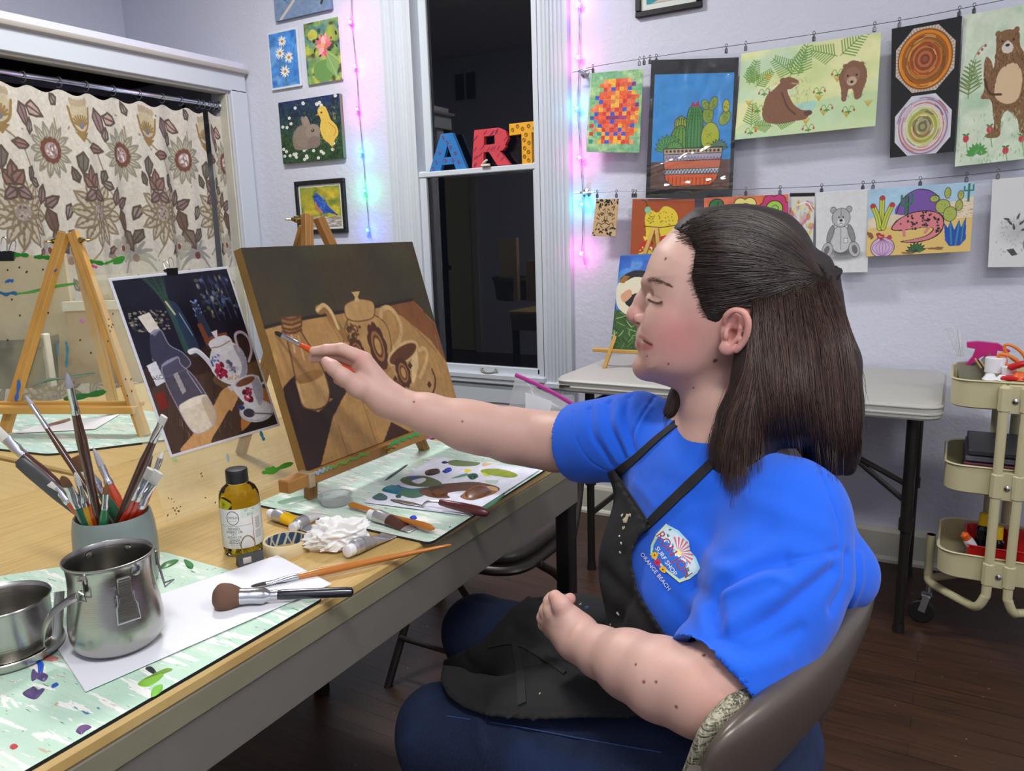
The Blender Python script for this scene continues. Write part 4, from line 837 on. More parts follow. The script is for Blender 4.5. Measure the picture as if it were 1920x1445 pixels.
# ================================================================== FURNITURE AT THE BACK WALL
def rrect(x0,x1,y0,y1,r,n=8):
    P=[]
    for cx,cy,a0 in ((x1-r,y1-r,0),(x0+r,y1-r,90),(x0+r,y0+r,180),(x1-r,y0+r,270)):
        for k in range(n+1): a_=math.radians(a0+90*k/n);P.append((cx+r*math.cos(a_),cy+r*math.sin(a_)))
    return P
def ring_loft(b,rings,cap0=False,cap1=False):
    n=len(rings[0]);V=[p for r in rings for p in r];Fs=[]
    for i in range(len(rings)-1):
        for k in range(n): Fs.append((i*n+k,i*n+(k+1)%n,(i+1)*n+(k+1)%n,(i+1)*n+k))
    if cap0: Fs.append(tuple(range(n))[::-1])
    if cap1: Fs.append(tuple((len(rings)-1)*n+k for k in range(n)))
    b.add(V,Fs)
M_PLAST=mat('grey_plastic','#B9B9B1',.45,bump=(600,.0002))
M_LEG=mat('dark_leg','#24211F',.4,.3)
t=thing('folding_table','pale grey plastic folding table standing along the back wall','table',(-.62,2.74,0))
b=MB();R_=[]
for z,off in ((.694,.004),(.70,0),(.708,0),(.710,-.003),(.7135,-.003),(.7155,0),(.728,0),(.730,-.003),(.733,-.003),(.735,.0),(.741,.004),(.743,.012)):
    R_.append([(x,y,z) for x,y in rrect(-1.24+off,-.012-off,2.43+off,3.035-off,.055)])
ring_loft(b,R_,True,True);b.build('tabletop',M_PLAST,t,angle=30)
b=MB();b.box((-1.195,2.428,.716),(.042,.003,.010),bev=.002);b.build('maker_badge',mat('badge','#3A3A36',.4),t)
for x in (-.085,-1.13):
    for y in (2.50,2.95):
        q=MB();q.tube([(x,y,.70),(x,y,.36)],.0175,14);q.tube([(x,y,.37),(x,y,.335)],.021,14);q.tube([(x,y,.34),(x,y,.03)],.0145,14);q.tube([(x,y,.03),(x,y,.0)],[.0155,.018],12);q.build('leg',M_LEG,t)
    [MB().tube([(x,2.50,z_),(x,2.95,z_)],.011,10).build('leg_crossbar',M_LEG,t) for z_ in (.22,.64)]
    s=1 if x<-.5 else -1
    b=MB();b.tube([(x,2.5,.42),(x+s*.17,2.56,.535)],.0085,10);b.tube([(x,2.505,.475),(x+s*.17,2.56,.54)],.0085,10);b.tube([(x+s*.15,2.553,.53),(x+s*.34,2.62,.68)],.011,10);b.build('brace',M_LEG,t)
    b=MB();b.tube([(x+s*.145,2.551,.523),(x+s*.158,2.556,.531)],.0145,12);b.build('brace_collar',M_STEEL,t)
# small display easel with cow painting
M_PINE=mat('easel_pine','#C89B4E',.5,vary=.12,scale=14)
M_PINE2=mat('easel_beech','#D0A052',.5,vary=.14,scale=9)
t=thing('table_easel','small wooden display easel holding the cow painting on the grey table','easel',(-1.07,2.76,.743))
f1,f2=at_z(1133,690,.743),at_z(1133,690,.743)+[.25,.03,0];ap=at_wall(1226,428,2.86);b=MB()
b.bar(f1,ap,.014,.012,up=(0,-1,0));b.build('leg',M_PINE,t);MB().bar(f2,ap+[.012,0,0],.014,.012,up=(0,-1,0)).build('leg',M_PINE,t);MB().bar(ap+[0,.01,-.02],(-1.03,3.02,.743),.014,.012).build('leg',M_PINE,t)
lz=at_wall(1165,658,2.705);b=MB();b.box((-1.055,2.708,lz[2]),(.30,.03,.014),bev=.002);b.build('ledge',M_PINE,t)
P=[at_wall(x,y,Y_) for x,y,Y_ in [(1163,480,2.775),(1262,476,2.775),(1236,660,2.702),(1145,653,2.702)]]
t2=thing('cow_painting','small canvas of a black and white cow in grass on the little easel','painting',tuple(P[3]))
pc=P_cow();dn=np.array([0,-.97,-.25]);b=MB();V=[p for p in P]+[p+np.array([0,.016,.004]) for p in P];b.add(V,[(0,3,2,1),(4,5,6,7),(0,1,5,4),(1,2,6,5),(2,3,7,6),(3,0,4,7)]);b.build('stretched_canvas',mat('canvas_edgeblue','#4A6A9C',.8),t2,smooth=False)
pic_mesh('painted_face',pc,quad_fn(*P,off=.0015),M_GLOSSP,t2)

# rolling cart
M_CREAM=mat('cream_enamel','#C9C29A',.35)
M_SCREW=mat('screw','#C8C8C8',.2,1.0)
CY0,CY1,CX0,CX1=2.425,2.73,.004,.42
t=thing('utility_cart','cream three-tier rolling cart at the right edge','cart',(.2,2.57,0))
for i,(zr,zb) in enumerate(((.820,.742),(.577,.497),(.315,.239))):
    b=MB();R_=[]
    for z,off in ((zb+.002,.012),(zb,.006),(zb+.004,.001),(zr-.004,0),(zr,-.004),(zr+.003,-.001),(zr+.001,.004),(zr-.004,.004),(zb+.01,.006),(zb+.006,.012)):
        R_.append([(x,y,z) for x,y in rrect(CX0+off,CX1-off,CY0+off,CY1-off,.055-max(0,off)*.5)])
    ring_loft(b,R_,True,True);b.build('tray',M_CREAM,t,angle=40)
for s_,xs in ((1,.132),(-1,.182)):
    for yf in (CY0-.013,CY1+.013):
        b=MB();xe=CX0-.02 if s_==1 else CX1+.02;ym=2.59
        path=[(xs,yf,.80),(xs,yf,.5),(xs,yf,.24),(xs-.004*s_,yf,.20),(xs-.02*s_,yf+.01*(1 if yf<ym else -1),.165),(xs-.045*s_,yf+(ym-yf)*.3,.150),(xe+.012*s_,yf+(ym-yf)*.85,.150),(xe+.0*s_,ym,.165),(xe,ym,.20),(xe,ym,.30)]
        b.tube(spline(path,60),.0125,12);b.build('frame_tube',M_CREAM,t)
for i,(zr,zb) in enumerate(((.820,.742),(.577,.497),(.315,.239))):
    b=MB();b.box((.157,CY0-.010,(zr+zb)/2-.004),(.05,.014,zr-zb),bev=.002);b.box((.157-.025,CY0-.012,(zr+zb)/2-.004),(.030,.030,zr-zb),bev=.008);b.box((.157+.025,CY0-.012,(zr+zb)/2-.004),(.030,.030,zr-zb),bev=.008);br_=b.build('bracket',M_CREAM,t)
    MB().lathe([(.008,0),(.0075,.003),(.004,.005),(0,.0055)],16,(.157,CY0-.017,(zr+zb)/2-.008),axis=(0,-1,0)).build('screw',M_SCREW,br_)
for xe in (CX0-.016,CX1+.016):
    for dy in (0,):
        c=MB();cx,cy=xe,2.60;c.tube([(cx,cy,.150),(cx,cy,.105)],.010,12);c.box((cx-.004,cy,.092),(.03,.034,.012),bev=.003);c.bar((cx-.004,cy-.018,.095),(cx-.016,cy-.018,.042),.02,.003,up=(0,1,0));c.bar((cx-.004,cy+.018,.095),(cx-.016,cy+.018,.042),.02,.003,up=(0,1,0));cc=c.build('caster',M_STEEL,t)
        MB().lathe([(0,-.011),(.034,-.011),(.0375,-.007),(.0375,.007),(.034,.011),(0,.011)],28,(cx-.016,cy,.0376),axis=(0,1,0)).build('wheel',mat('black_rubber','#141414',.5),cc)
# things in the cart
def lathe_thing(name,prof,c,m,label,cat,group=None,n=28,axis=None):
    return MB().lathe(prof,n,c,axis=axis,cap0=True,cap1=True).build(name,m,label=label,cat=cat,group=group)
M_WHITEP=mat('white_plastic','#E8EAEE',.35);M_CLEARP=mat('clear_plastic','#EEF2EE',.12,Transmission_Weight=.85,IOR=1.3,Alpha=.6)
M_RED=mat('red_plastic','#C41E1E',.35);M_ORANGE=mat('orange_plastic','#E2621C',.4);M_MAG=mat('magenta_plastic','#C01F78',.35)
zt=.752
tb=thing('spray_bottle','magenta trigger sprayer on a clear bottle standing in the cart','bottle',(.10,2.60,zt));p=at_wall(1846,668,2.60)
MB().lathe([(.03,0),(.034,.01),(.034,.08),(.014,.11),(.012,.125)],24,(p[0]+.012,2.60,zt),cap0=True).build('bottle',M_CLEARP,tb)
M=lambda V: np.stack([p[0]+V[:,0],2.60+.012-V[:,2],p[2]+V[:,1]],1)
b=MB();b.prism([(-.046,.026),(-.048,.040),(-.02,.044),(.03,.040),(.062,.020),(.058,.016),(.03,.02),(.028,-.03),(-.002,-.034),(.002,.004),(-.008,.0),(-.044,-.035),(-.05,-.034),(-.03,.0),(-.024,.022)],.024,M);b.build('trigger_head',M_MAG,tb,smooth=False)
def cyl_at(px,py,Y_,r,h,name,m,label,cat='cap',z0=None,taper=1.0,group=None):
    q=at_wall(px,py,Y_);z0=q[2] if z0 is None else z0
    b=MB();b.lathe([(r,0),(r*taper,h*.96),(r*taper*.9,h)],30,(q[0],Y_,z0),cap0=True,cap1=True);return b.build(name,m,label=label,cat=cat,group=group)
cyl_at(1865,697,2.53,.026,.042,'jar_lid',M_WHITEP,'big white ribbed lid standing in the cart top tray','lid')
cyl_at(1891,707,2.50,.017,.030,'bottle_cap',M_WHITEP,'small white cap right of the big ribbed lid','cap',taper=1.1)
cyl_at(1856,711,2.475,.020,.016,'bottle_cap',M_WHITEP,'low white cone cap in front of the big ribbed lid','cap',taper=.5)
cyl_at(1879,712,2.47,.019,.014,'bottle_cap',M_WHITEP,'flat white cone cap nearest the cart screw','cap',taper=.4)
cyl_at(1912,711,2.47,.022,.020,'bottle_cap',M_ORANGE,'orange cap beside the white caps in the cart','cap',taper=.6)
q=at_wall(1883,655,2.58);tg=thing('glue_bottle','clear glue bottle with an orange tip in the cart','bottle',(q[0],2.58,zt))
MB().lathe([(.024,0),(.026,.01),(.026,.06),(.014,.085)],24,(q[0],2.58,zt),cap0=True).build('body',M_CLEARP,tg);MB().lathe([(.015,0),(.015,.012),(.010,.015)],20,(q[0],2.58,zt+.085),cap0=True,cap1=True).build('collar',M_WHITEP,tg);MB().lathe([(.011,0),(.008,.02),(.004,.028),(0,.03)],18,(q[0],2.58,zt+.1)).build('tip',M_ORANGE,tg)
q=at_wall(1893,672,2.52);ts=thing('scissors','orange handled scissors lying on the cart clutter','scissors',(q[0],2.52,q[2]));a=np.linspace(0,2*np.pi,26,endpoint=False)
for dx,dz,rx,rz,ro in ((.0,-.006,.030,.012,-.5),(.012,.012,.034,.014,-.75)):
    X=rx*np.cos(a);Z=rz*np.sin(a);MB().tube(np.stack([q[0]+dx+X*math.cos(ro)-Z*math.sin(ro),2.52+0*a+dx,q[2]+dz+X*math.sin(ro)+Z*math.cos(ro)],1),.0042,8,closed=True).build('handle',mat('scissor_orange','#DE7A1C',.4),ts)
MB().bar((q[0]-.02,2.522,q[2]-.0),(q[0]-.055,2.56,q[2]-.045),.012,.003).build('blades',M_STEEL,ts)
MB().box((.215,2.50,.826),(.19,.10,.012),bev=.004).build('red_tray',M_RED,label='flat red tray under the white caps in the cart',cat='tray')
MB().tube(spline([(.135,2.47,.852),(.17,2.465,.868),(.22,2.47,.874),(.30,2.48,.87)],20),[.003]+[.009]*18+[.006],10).build('marker',M_RED,label='red marker lying across the cart top tray',cat='marker')
q=at_wall(1818,700,2.50);MB().lathe([(.024,0),(.030,.05),(.031,.052),(.028,.05),(.022,.004)],24,(q[0],2.50,zt)).build('plastic_cup',mat('green_plastic','#2F6B45',.3,Transmission_Weight=.4),label='green plastic cup in the front corner of the cart',cat='cup')
MB().lathe([(.030,0),(.038,.09),(.039,.092),(.036,.09),(.028,.004)],24,(.052,2.58,zt)).build('plastic_tub',mat('cloudy_plastic','#B9BBA4',.4,Transmission_Weight=.3),label='cloudy plastic tub of brushes at the cart left end',cat='tub')
for k,(px,py,px2,py2) in enumerate(((1772,618,1796,668),(1790,612,1803,668),(1799,614,1805,668))):
    MB().tube([at_wall(px,py,2.62),at_wall(px2,py2,2.59)],[.009-.002*k,.007],10,flat=.35).build('plastic_stick',M_CLEARP,label=['widest clear plastic stick leaning left in the cart tub','clear plastic stick in the middle of the cart tub','rightmost clear plastic stick in the cart tub'][k],cat='stick',group='clear sticks in the cart tub')
for k in range(3): p0=at_wall(1828+k*5,672+k*2,2.53);MB().tube([p0,p0+[.018,.0,-.026]],.003,6).build('clothes_peg',[mat('peg_wood','#C9A66B',.6),mat('peg_dark','#2A2C44',.5),mat('peg_wood','',.6)][k],label=['pale wooden peg nearest the green cup','dark blue peg between two wooden pegs','pale wooden peg nearest the big white lid'][k],cat='peg',group='pegs in the cart')
for k in range(6):
    z=.506+k*.019;MB().box((.215+.004*(k%3),2.575-.004*(k%2),z+.009),(.33,.24,.016),bev=.003).build('paper_pad',mat('pad%d'%k,['#6E6F6A','#3A3A3E','#8A8B90','#5A2A3A','#5C5E66','#2C2C30'][k],.5,.0),label='%s paper pad in the cart middle tray'%['lowest grey','second from bottom black','third from bottom silver grey','wine red','slate grey second from top','black topmost'][k],cat='pad',group='pads in the middle tray')
def caddy(x0,x1,lab):
    b=MB();R_=[]
    for z,off in ((.249,.012),(.25,.008),(.325,0),(.329,-.004),(.331,-.002),(.329,.002),(.258,.012)): R_.append([(x,y,z) for x,y in rrect(x0+off,x1-off,2.47+off,2.66-off,.02)])
    ring_loft(b,R_,True,True);b.build('caddy',M_RED,label=lab,cat='bin')
caddy(.075,.185,'red plastic bin of bottles in the cart bottom tray');caddy(.195,.33,'second red plastic bin behind the cart tube')
M_BLK=mat('black_paint_bottle','#0C0D10',.15)
for k,(x,y,capm,lab) in enumerate(((.115,2.53,'yellow','tall black paint bottle with a yellow cap in the red bin'),(.152,2.50,'yellow','shorter black paint bottle with a yellow cap in the red bin'))):
    tb=thing('paint_bottle',lab,'bottle',(x,y,.26));h=.115-.025*k
    MB().lathe([(.019,0),(.021,.006),(.021,h*.55),(.016,h*.75),(.017,h*.9),(.009,h)],22,(x,y,.26),cap0=True,cap1=True).build('body',M_BLK,tb);MB().lathe([(.013,0),(.012,.034),(.010,.036)],18,(x,y,.26+h),cap0=True,cap1=True).build('cap',mat('yellow_cap','#D8B418',.4),tb)
tb=thing('glue_bottle','white glue bottle with an orange cap tipped against the red bin rim','bottle',(.087,2.49,.27));MB().lathe([(.013,-.02),(.014,.02),(.012,.03)],18,(.092,2.49,.317),axis=(-.5,-.2,.8),cap0=True,cap1=True).build('body',M_WHITEP,tb);MB().lathe([(.012,.03),(.011,.045),(.004,.052)],18,(.092,2.49,.317),axis=(-.5,-.2,.8),cap0=True,cap1=True).build('cap',M_ORANGE,tb)

# ================================================================== WORK TABLES
M_TOP=mat('light_oak_laminate','#DDB879',.38)
n=NT(M_TOP);g1=n.noise(n.coord((38,1.3,1)),3.2,6,.6);g2=n.noise(n.coord((140,5,1)),2.0,3,.6)
c_=n.mix(n.ramp(g1,.3,.75),'#D0B478','#BE9E5C');c_=n.mix(n.ramp(g2,.45,.8),c_,'#B69254');n.l(c_,n.b.inputs['Base Color'])
M_TOP2=mat('light_oak_laminate_across','#DDB879',.38)
n=NT(M_TOP2);g1=n.noise(n.coord((1.3,38,1)),3.2,6,.6);c_=n.mix(n.ramp(g1,.3,.75),'#D0B67C','#C0A264');n.l(c_,n.b.inputs['Base Color'])
M_APRON=mat('olive_enamel','#84806A',.4,vary=.08,scale=20);M_APRON2=mat('taupe_enamel','#706C64',.45,vary=.05,scale=20)
def worktable(label,x0,x1,y0,y1,m,nm='work_table'):
    t=thing(nm,label,'table',((x0+x1)/2,(y0+y1)/2,0))
    b=MB();b.box(((x0+x1)/2,(y0+y1)/2,TZ-.009),(x1-x0,y1-y0,.018),bev=.004);b.build('tabletop',m,t,smooth=False)
    b=MB()
    b.box((x1-.008,(y0+y1)/2,TZ-.033),(.012,y1-y0-.012,.030),bev=.002);b.box((x0+.008,(y0+y1)/2,TZ-.033),(.012,y1-y0-.012,.030),bev=.002);b.box(((x0+x1)/2,y1-.008,TZ-.033),(x1-x0-.03,.012,.03));b.box(((x0+x1)/2,y0+.008,TZ-.033),(x1-x0-.03,.012,.03));b.build('edge_band',M_APRON,t,smooth=False)
    b=MB();b.box((x1-.012,(y0+y1)/2,TZ-.082),(.014,y1-y0-.03,.072),bev=.002);b.box((x0+.012,(y0+y1)/2,TZ-.082),(.014,y1-y0-.03,.072));b.box(((x0+x1)/2,y1-.012,TZ-.082),(x1-x0-.03,.014,.072));b.box(((x0+x1)/2,y0+.012,TZ-.082),(x1-x0-.03,.014,.072));b.build('apron',M_APRON2,t,smooth=False)
    for x in (x0+.028,x1-.028):
        for y in (y0+.03,y1-.03): MB().box((x,y,(TZ-.05)/2),(.036,.036,TZ-.05),bev=.004).build('leg',M_LEG,t)
    return t
worktable('light oak work table with olive metal edge where the woman paints',-1.505,-.672,-.25,1.447,M_TOP)
worktable('light oak work table behind the brush jar, farther left',-2.36,-1.512,.86,2.10,M_TOP2)
worktable('light oak work table at the left picture edge',-2.36,-1.512,-.40,.845,M_TOP2)
# ================================================================== EASELS, CANVAS, ACRYLIC SHEETS
c16,s16=math.cos(math.radians(16)),math.sin(math.radians(16))
NC=np.array([c16,0,s16]);PC0=at_z(577,882,.868)
UPC=np.array([-s16,0,c16])
def on_canvas(px,py,off=0.0): return at_plane(px,py,NC,PC0+NC*off)
cv=[np.array(p) for p in (on_canvas(447,465),on_canvas(774,454),on_canvas(858,770),on_canvas(577,882))]
W_=.5*(np.linalg.norm(cv[1]-cv[0])+np.linalg.norm(cv[2]-cv[3]));y0=.5*(cv[0][1]+cv[3][1]);y1=.5*(cv[1][1]+cv[2][1])
BL=np.array([cv[3][0],cv[3][1]-.004,cv[3][2]]);BR=BL+np.array([0,y1-y0+.002,0]);H_=np.linalg.norm(cv[0]-cv[3]);TL=BL+UPC*H_;TR=BR+UPC*H_
def P_still():
    p=Pic(300,236,'#3E3420');YD=(TR-TL)/np.linalg.norm(TR-TL);WD=np.linalg.norm(TR-TL)
    def c(x,y): q=on_canvas(430+x/2.889,400+y/2.889)-TL;return (q@YD/WD*100,-(q@UPC)/WD*100)
    C_=lambda L: [c(*q) for q in L]
    p.wash('#2F2B1C',26,.5);p.wash('#4A4628',18,.45,.55);edge=[(150,606),(280,574),(430,545),(600,517),(790,488),(985,452)]
    p.poly(C_(edge+[(1120,590),(1260,1060),(400,1460),(120,640)]),'#A9804A');p.poly(C_([(800,486),(985,452),(1125,600),(1175,790),(1080,660),(930,540)]),'#7C4A24')
    for a,b in (((520,540),(615,700)),((560,1060),(640,1300)),((700,960),(790,1220)),((900,500),(1110,720)),((195,640),(260,880))): p.line(C_([a,b]),.6,'#7A5028',.6)
    for _ in range(150): x,y=random.uniform(180,1150),random.uniform(560,1300);p.line(C_([(x,y),(x+random.uniform(8,26),y+random.uniform(30,110))]),.5,random.choice(['#9A6E38','#BE935A','#B98F58','#C9A068']),.32)
    p.line(C_(edge),1.3,'#241C12',smooth=True);ink='#4E2C16'
    p.poly(C_([(278,905),(345,838),(350,860),(392,1012),(470,1030),(560,950),(620,900),(600,960),(545,1060),(510,1190),(455,1385),(400,1392),(335,1120),(292,990)]),'#2A1712');p.poly(C_([(500,820),(560,830),(640,900),(600,960),(530,960)]),'#2A1712');p.poly(C_([(800,1225),(860,1080),(940,1120),(1010,1160),(930,1200)]),'#3A1E14')
    bt=C_([(282,545),(372,540),(384,575),(378,605),(400,650),(440,710),(505,830),(530,930),(515,990),(460,1018),(400,1012),(375,985),(345,850),(318,720),(300,640),(290,615),(278,580)])
    p.poly(bt,'#9A7040',.8,True);p.poly(C_([(348,860),(420,868),(500,830),(528,930),(515,988),(460,1016),(402,1010),(375,980)]),'#B58F58');q=c(425,848);p.ell(q[0],q[1],7.4,1.9,'#86602E',-4);p.line(bt,.6,ink,.8,smooth=True,closed=True)
    for yy in (550,575,600,618): p.line(C_([(280,yy),(330,yy+8),(384,yy-10)]),.8,'#5E3416',smooth=True)
    for L,w_ in (([(330,640),(345,720)],1.2),([(365,640),(395,760)],.8),([(355,880),(385,975)],1.3)): p.line(C_(L),w_,'#CFAE7A',.7)
    body=C_([(620,590),(645,545),(700,532),(780,534),(842,585),(866,680),(850,770),(800,830),(725,842),(655,805),(614,720),(610,650)]);p.poly(body,'#AE8650',smooth=True);p.line(body,.5,ink,.7,smooth=True,closed=True)
    lid=C_([(616,490),(645,464),(700,450),(768,464),(780,512),(765,548),(690,565),(630,548)]);p.poly(lid,'#B58E58',smooth=True);p.line(lid,.5,ink,.7,smooth=True,closed=True);p.poly(C_([(656,416),(700,412),(690,440),(700,462),(672,464),(674,440)]),'#C4A068')
    p.line(C_([(478,506),(520,505),(565,570),(625,650)]),3.6,'#8E6636',smooth=True);p.line(C_([(470,508),(505,482),(545,518),(582,600)]),1.5,'#C9A873',smooth=True);p.line(C_([(812,540),(818,505),(855,494),(895,530),(922,600),(908,665),(880,702)]),2.0,'#C2A06A',smooth=True)
    def rose(x,y,rx,ry):
        x,y=c(x,y);rx /= 9.0;ry /= 7.6
        for k in range(9): t=k*.7;p.ell(x+rx*.72*math.cos(t),y+ry*.72*math.sin(t),rx*.34,ry*.34,'#4A2612')
        p.ell(x,y,rx*.66,ry*.66,'#94683A');p.ell(x,y,rx*.5,ry*.5,'#5A3016');p.ell(x,y,rx*.34,ry*.36,'#B58A50')
    rose(795,692,48,72);rose(682,722,38,44)
    for (x,y,a,b,n) in ((665,630,36,44,34),(800,792,40,22,22),(640,700,18,30,10)):
        for _ in range(n): q=c(x+random.uniform(-a,a),y+random.uniform(-b,b));p.ell(q[0],q[1],random.uniform(.5,1.2),random.uniform(.3,.8),'#4E2A14',random.uniform(0,180),.9)
    p.poly(C_([(775,835),(862,798),(868,832),(850,860),(800,868)]),'#94703E');q=c(985,905);p.ell(q[0],q[1],19,11,'#A68250',8);p.line(C_([(845,900),(900,965),(1000,978),(1080,940),(1102,870),(1085,810)]),1.0,'#4E2814',smooth=True)
    p.poly(C_([(858,742),(930,700),(1005,694),(1014,800),(990,892),(945,910),(898,886),(870,815)]),'#B08A54',smooth=True);p.poly(C_([(975,720),(1004,705),(1012,800),(985,885),(975,870)]),'#D2B483');q=c(930,726);p.ell(q[0],q[1],11.8,4.0,'#C9A873',-12);p.ell(q[0],q[1]+.3,10.4,3.0,'#5A3218',-12)
    p.line(C_([(1018,712),(1042,702),(1060,730),(1048,790),(1020,850)]),1.8,'#C2A06A',smooth=True);rose(930,828,40,48)
    for x,y in ((890,780),(965,790),(885,862),(960,872),(1068,888)): p.poly(C_([(x-12,y),(x,y-20),(x+15,y+2),(x+2,y+20)]),'#4A2612')
    q=c(886,920);p.ell(q[0],q[1],5.6,4.2,'#6A4424',-10);p.line(C_([(925,935),(1000,950),(1070,962)]),1.8,'#4E2A14',smooth=True);p.mottle(.09,4);p.mottle(.05,.7,6);return p
t=thing('oil_painting','brown underpainting of a teapot, cup and milk bottle on the near easel','painting',tuple(BL));D_=NC*(-.019)
b=MB();V=[TL,TR,BR,BL];V=V+[v+D_ for v in V];b.add(V,[(0,3,2,1),(4,5,6,7),(0,1,5,4),(1,2,6,5),(2,3,7,6),(3,0,4,7)]);b.build('stretched_canvas',mat('canvas_side_brown','#8A6A34',.75,vary=.2,scale=14),t,smooth=False)
pic_mesh('painted_face',P_still(),quad_fn(TL,TR,BR,BL,off=.0012),mat('oil_paint',None,.5,attr=True,bump=(500,.0004)),t)

def wingnut(b,p,ax,s=1.0):
    p=np.array(p,float);B=basis(ax);b.tube([p,p+B[:,2]*.016*s],.003*s,8);b.lathe([(.006*s,0),(.005*s,.006*s),(0,.008*s)],12,p+B[:,2]*.004*s,axis=ax,cap0=True)
    for sg in (-1,1): b.tube([p+B[:,2]*.008*s+sg*B[:,0]*.003*s,p+B[:,2]*.013*s+sg*B[:,0]*.011*s,p+B[:,2]*.017*s+sg*B[:,0]*.013*s],[.002*s,.0045*s,.003*s],8,flat=.4)
M_BRASS=mat('brass','#A8955A',.25,1.0)
M_EASEL=mat('easel_stained','#A8783C',.5,vary=.18,scale=11)
t=thing('table_easel','wooden table easel holding the brown still life canvas','easel',(-1.0,1.1,TZ))
ap=np.array([-1.088,1.122,1.288]);q1=at_z(583,940,TZ)+[-.004,.004,0];q2=at_z(800,846,TZ)+[-.004,0,0]
def legbar(a_,b_,parent,m=M_EASEL,w=.021,h=.015,up=NC,nm='leg'):
    a_,b_=np.array(a_,float),np.array(b_,float);d=(b_-a_)/np.linalg.norm(b_-a_);mb=MB();mb.bar(a_,b_,w*.47,h,up=up,bev=.0015)
    sd=np.cross(up,d);sd /= np.linalg.norm(sd);mb=MB();mb.bar(a_+sd*w*.26,b_+sd*w*.26,w*.44,h,up=up,bev=.001);mb.bar(a_-sd*w*.26,b_-sd*w*.26,w*.44,h,up=up,bev=.001);mb.bar(a_,b_,w*.5,h*.8,up=up);return mb.build(nm,m,parent,smooth=False)
legbar(q1,ap+[0,-.012,.012],t);legbar(q2,ap+[.004,.014,.008],t)
back=np.array([-1.33,1.10,TZ]);legbar(ap+[-.02,0,-.01],back,t,up=(0,1,0))
led=BL-UPC*.010;b=MB()
b.box(((BL[0]+.000),(BL[1]-.045+BR[1]-.03)/2,BL[2]-.012),(.026,(BR[1]-BL[1])+.03,.022),bev=.002);b.build('ledge',M_EASEL,t)
b=MB();b.box((BL[0]+.004,BL[1]-.004,BL[2]-.012),(.03,.014,.026),bev=.002);b.build('ledge_block',mat('easel_painted_block','#A09070',.6,vary=.2,scale=60),t)
b=MB();wingnut(b,(-.92,1.09,.862),(1,0,-.1),1.1);b.build('wing_nut',M_BRASS,t)
b=MB();wingnut(b,ap+[.0,-.032,.004],(0,-1,0),1.2);b.build('wing_nut',M_BRASS,t)
# paint smears on the ledge top
for (y_,L_,w_,c_) in ((.99,.13,.006,'#6E9A3C'),(1.16,.10,.008,'#3E9A50'),(1.27,.11,.016,'#2A6FAE'),(.93,.05,.006,'#8FA8C0')):
    b=MB();P=[(BL[0]+.0142,y_-L_/2+L_*k/14,BL[2]-.004-.005*math.sin(k*2.1)*.6) for k in range(15)];b.tube(P,[w_*.15]+[w_*.5*(.7+.5*random.random()) for _ in range(13)]+[w_*.15],6,flat=.18,up=(1,0,0));b.build('paint_smear',mat('smear'+c_,c_,.35),t)

# ---- clear acrylic sheets
m=bpy.data.materials.new('scratched_acrylic');m.use_nodes=True;nn=NT(m);M_ACR=m
nn.b.inputs['Base Color'].default_value=(*lin('#E4E6C8'),1);nn.b.inputs['Roughness'].default_value=.12
v_=nn.noise(nn.coord((1,1,1)),9,5,.6);mr=nn.n('ShaderNodeMapRange');mr.inputs['To Min'].default_value=.07;mr.inputs['To Max'].default_value=.30;mr.inputs['From Min'].default_value=.35;mr.inputs['From Max'].default_value=.8;nn.l(v_,mr.inputs['Value']);nn.l(mr.outputs[0],nn.b.inputs['Alpha'])
def slab(c,n_,th):
    V=[np.array(p,float) for p in c];V=V+[v-n_*th for v in V];return MB().add(V,[(0,3,2,1),(4,5,6,7),(0,1,5,4),(1,2,6,5),(2,3,7,6),(3,0,4,7)])
def smears(t,fn,marks,n_):
    """marks: list of (colour, [(px, py), ...], width px) turned into thin raised dabs on the sheet"""
    for c_,pts,w_ in marks:
        P=np.array([fn(*q) for q in pts]);P=P+n_*.0012;P=spline(P,max(6,len(P)*5)) if len(P)>2 else np.linspace(P[0],P[1],6);r=w_*(.55+.45*np.abs(np.sin(np.linspace(.4,2.8,len(P))*3+1)));r[0]*=.3;r[-1]*=.2
        MB().tube(P,r,6,flat=.12,up=n_).build('paint_mark',mat('smear'+c_,c_,.35),t)
c17,s17=math.cos(math.radians(17)),math.sin(math.radians(17));NS=np.array([c17,0,s17]);PS=at_z(315,981,TZ+.001);on_sheet=lambda x,y,o=0: at_plane(x,y,NS,PS+NS*o)
sh=[on_sheet(175,524),None,None,PS];UPS=np.array([-s17,0,c17]);HS=.424;sh=[PS+UPS*HS+[0,.002,0],PS+UPS*HS+[0,.36,0],PS+[0,.36,0],PS]
t=thing('acrylic_sheet','clear paint-flecked acrylic sheet with the teapot photo clipped on it','acrylic sheet',tuple(PS));slab(sh,NS,.003).build('sheet',M_ACR,t,smooth=False)
smears(t,on_sheet,[('#4FA82E',[(490,886),(510,884),(528,875),(549,868)],.005),('#4FA82E',[(496,880),(506,878),(515,876)],.003),('#2A7F9C',[(487,806),(491,818),(495,826)],.004),('#9CC88C',[(322,861),(332,864)],.003),('#8FB8C8',[(425,850),(428,866)],.003)]+[('#3A3026',[(x,y),(x+random.uniform(-3,3),y+random.uniform(1,5))],.0011) for x,y in [(random.uniform(196,214),random.uniform(560,640)) for _ in range(7)]+[(random.uniform(225,250),random.uniform(680,760)) for _ in range(5)]+[(random.uniform(312,340),random.uniform(930,965)) for _ in range(12)]+[(random.uniform(360,410),random.uniform(880,940)) for _ in range(5)]],NS)
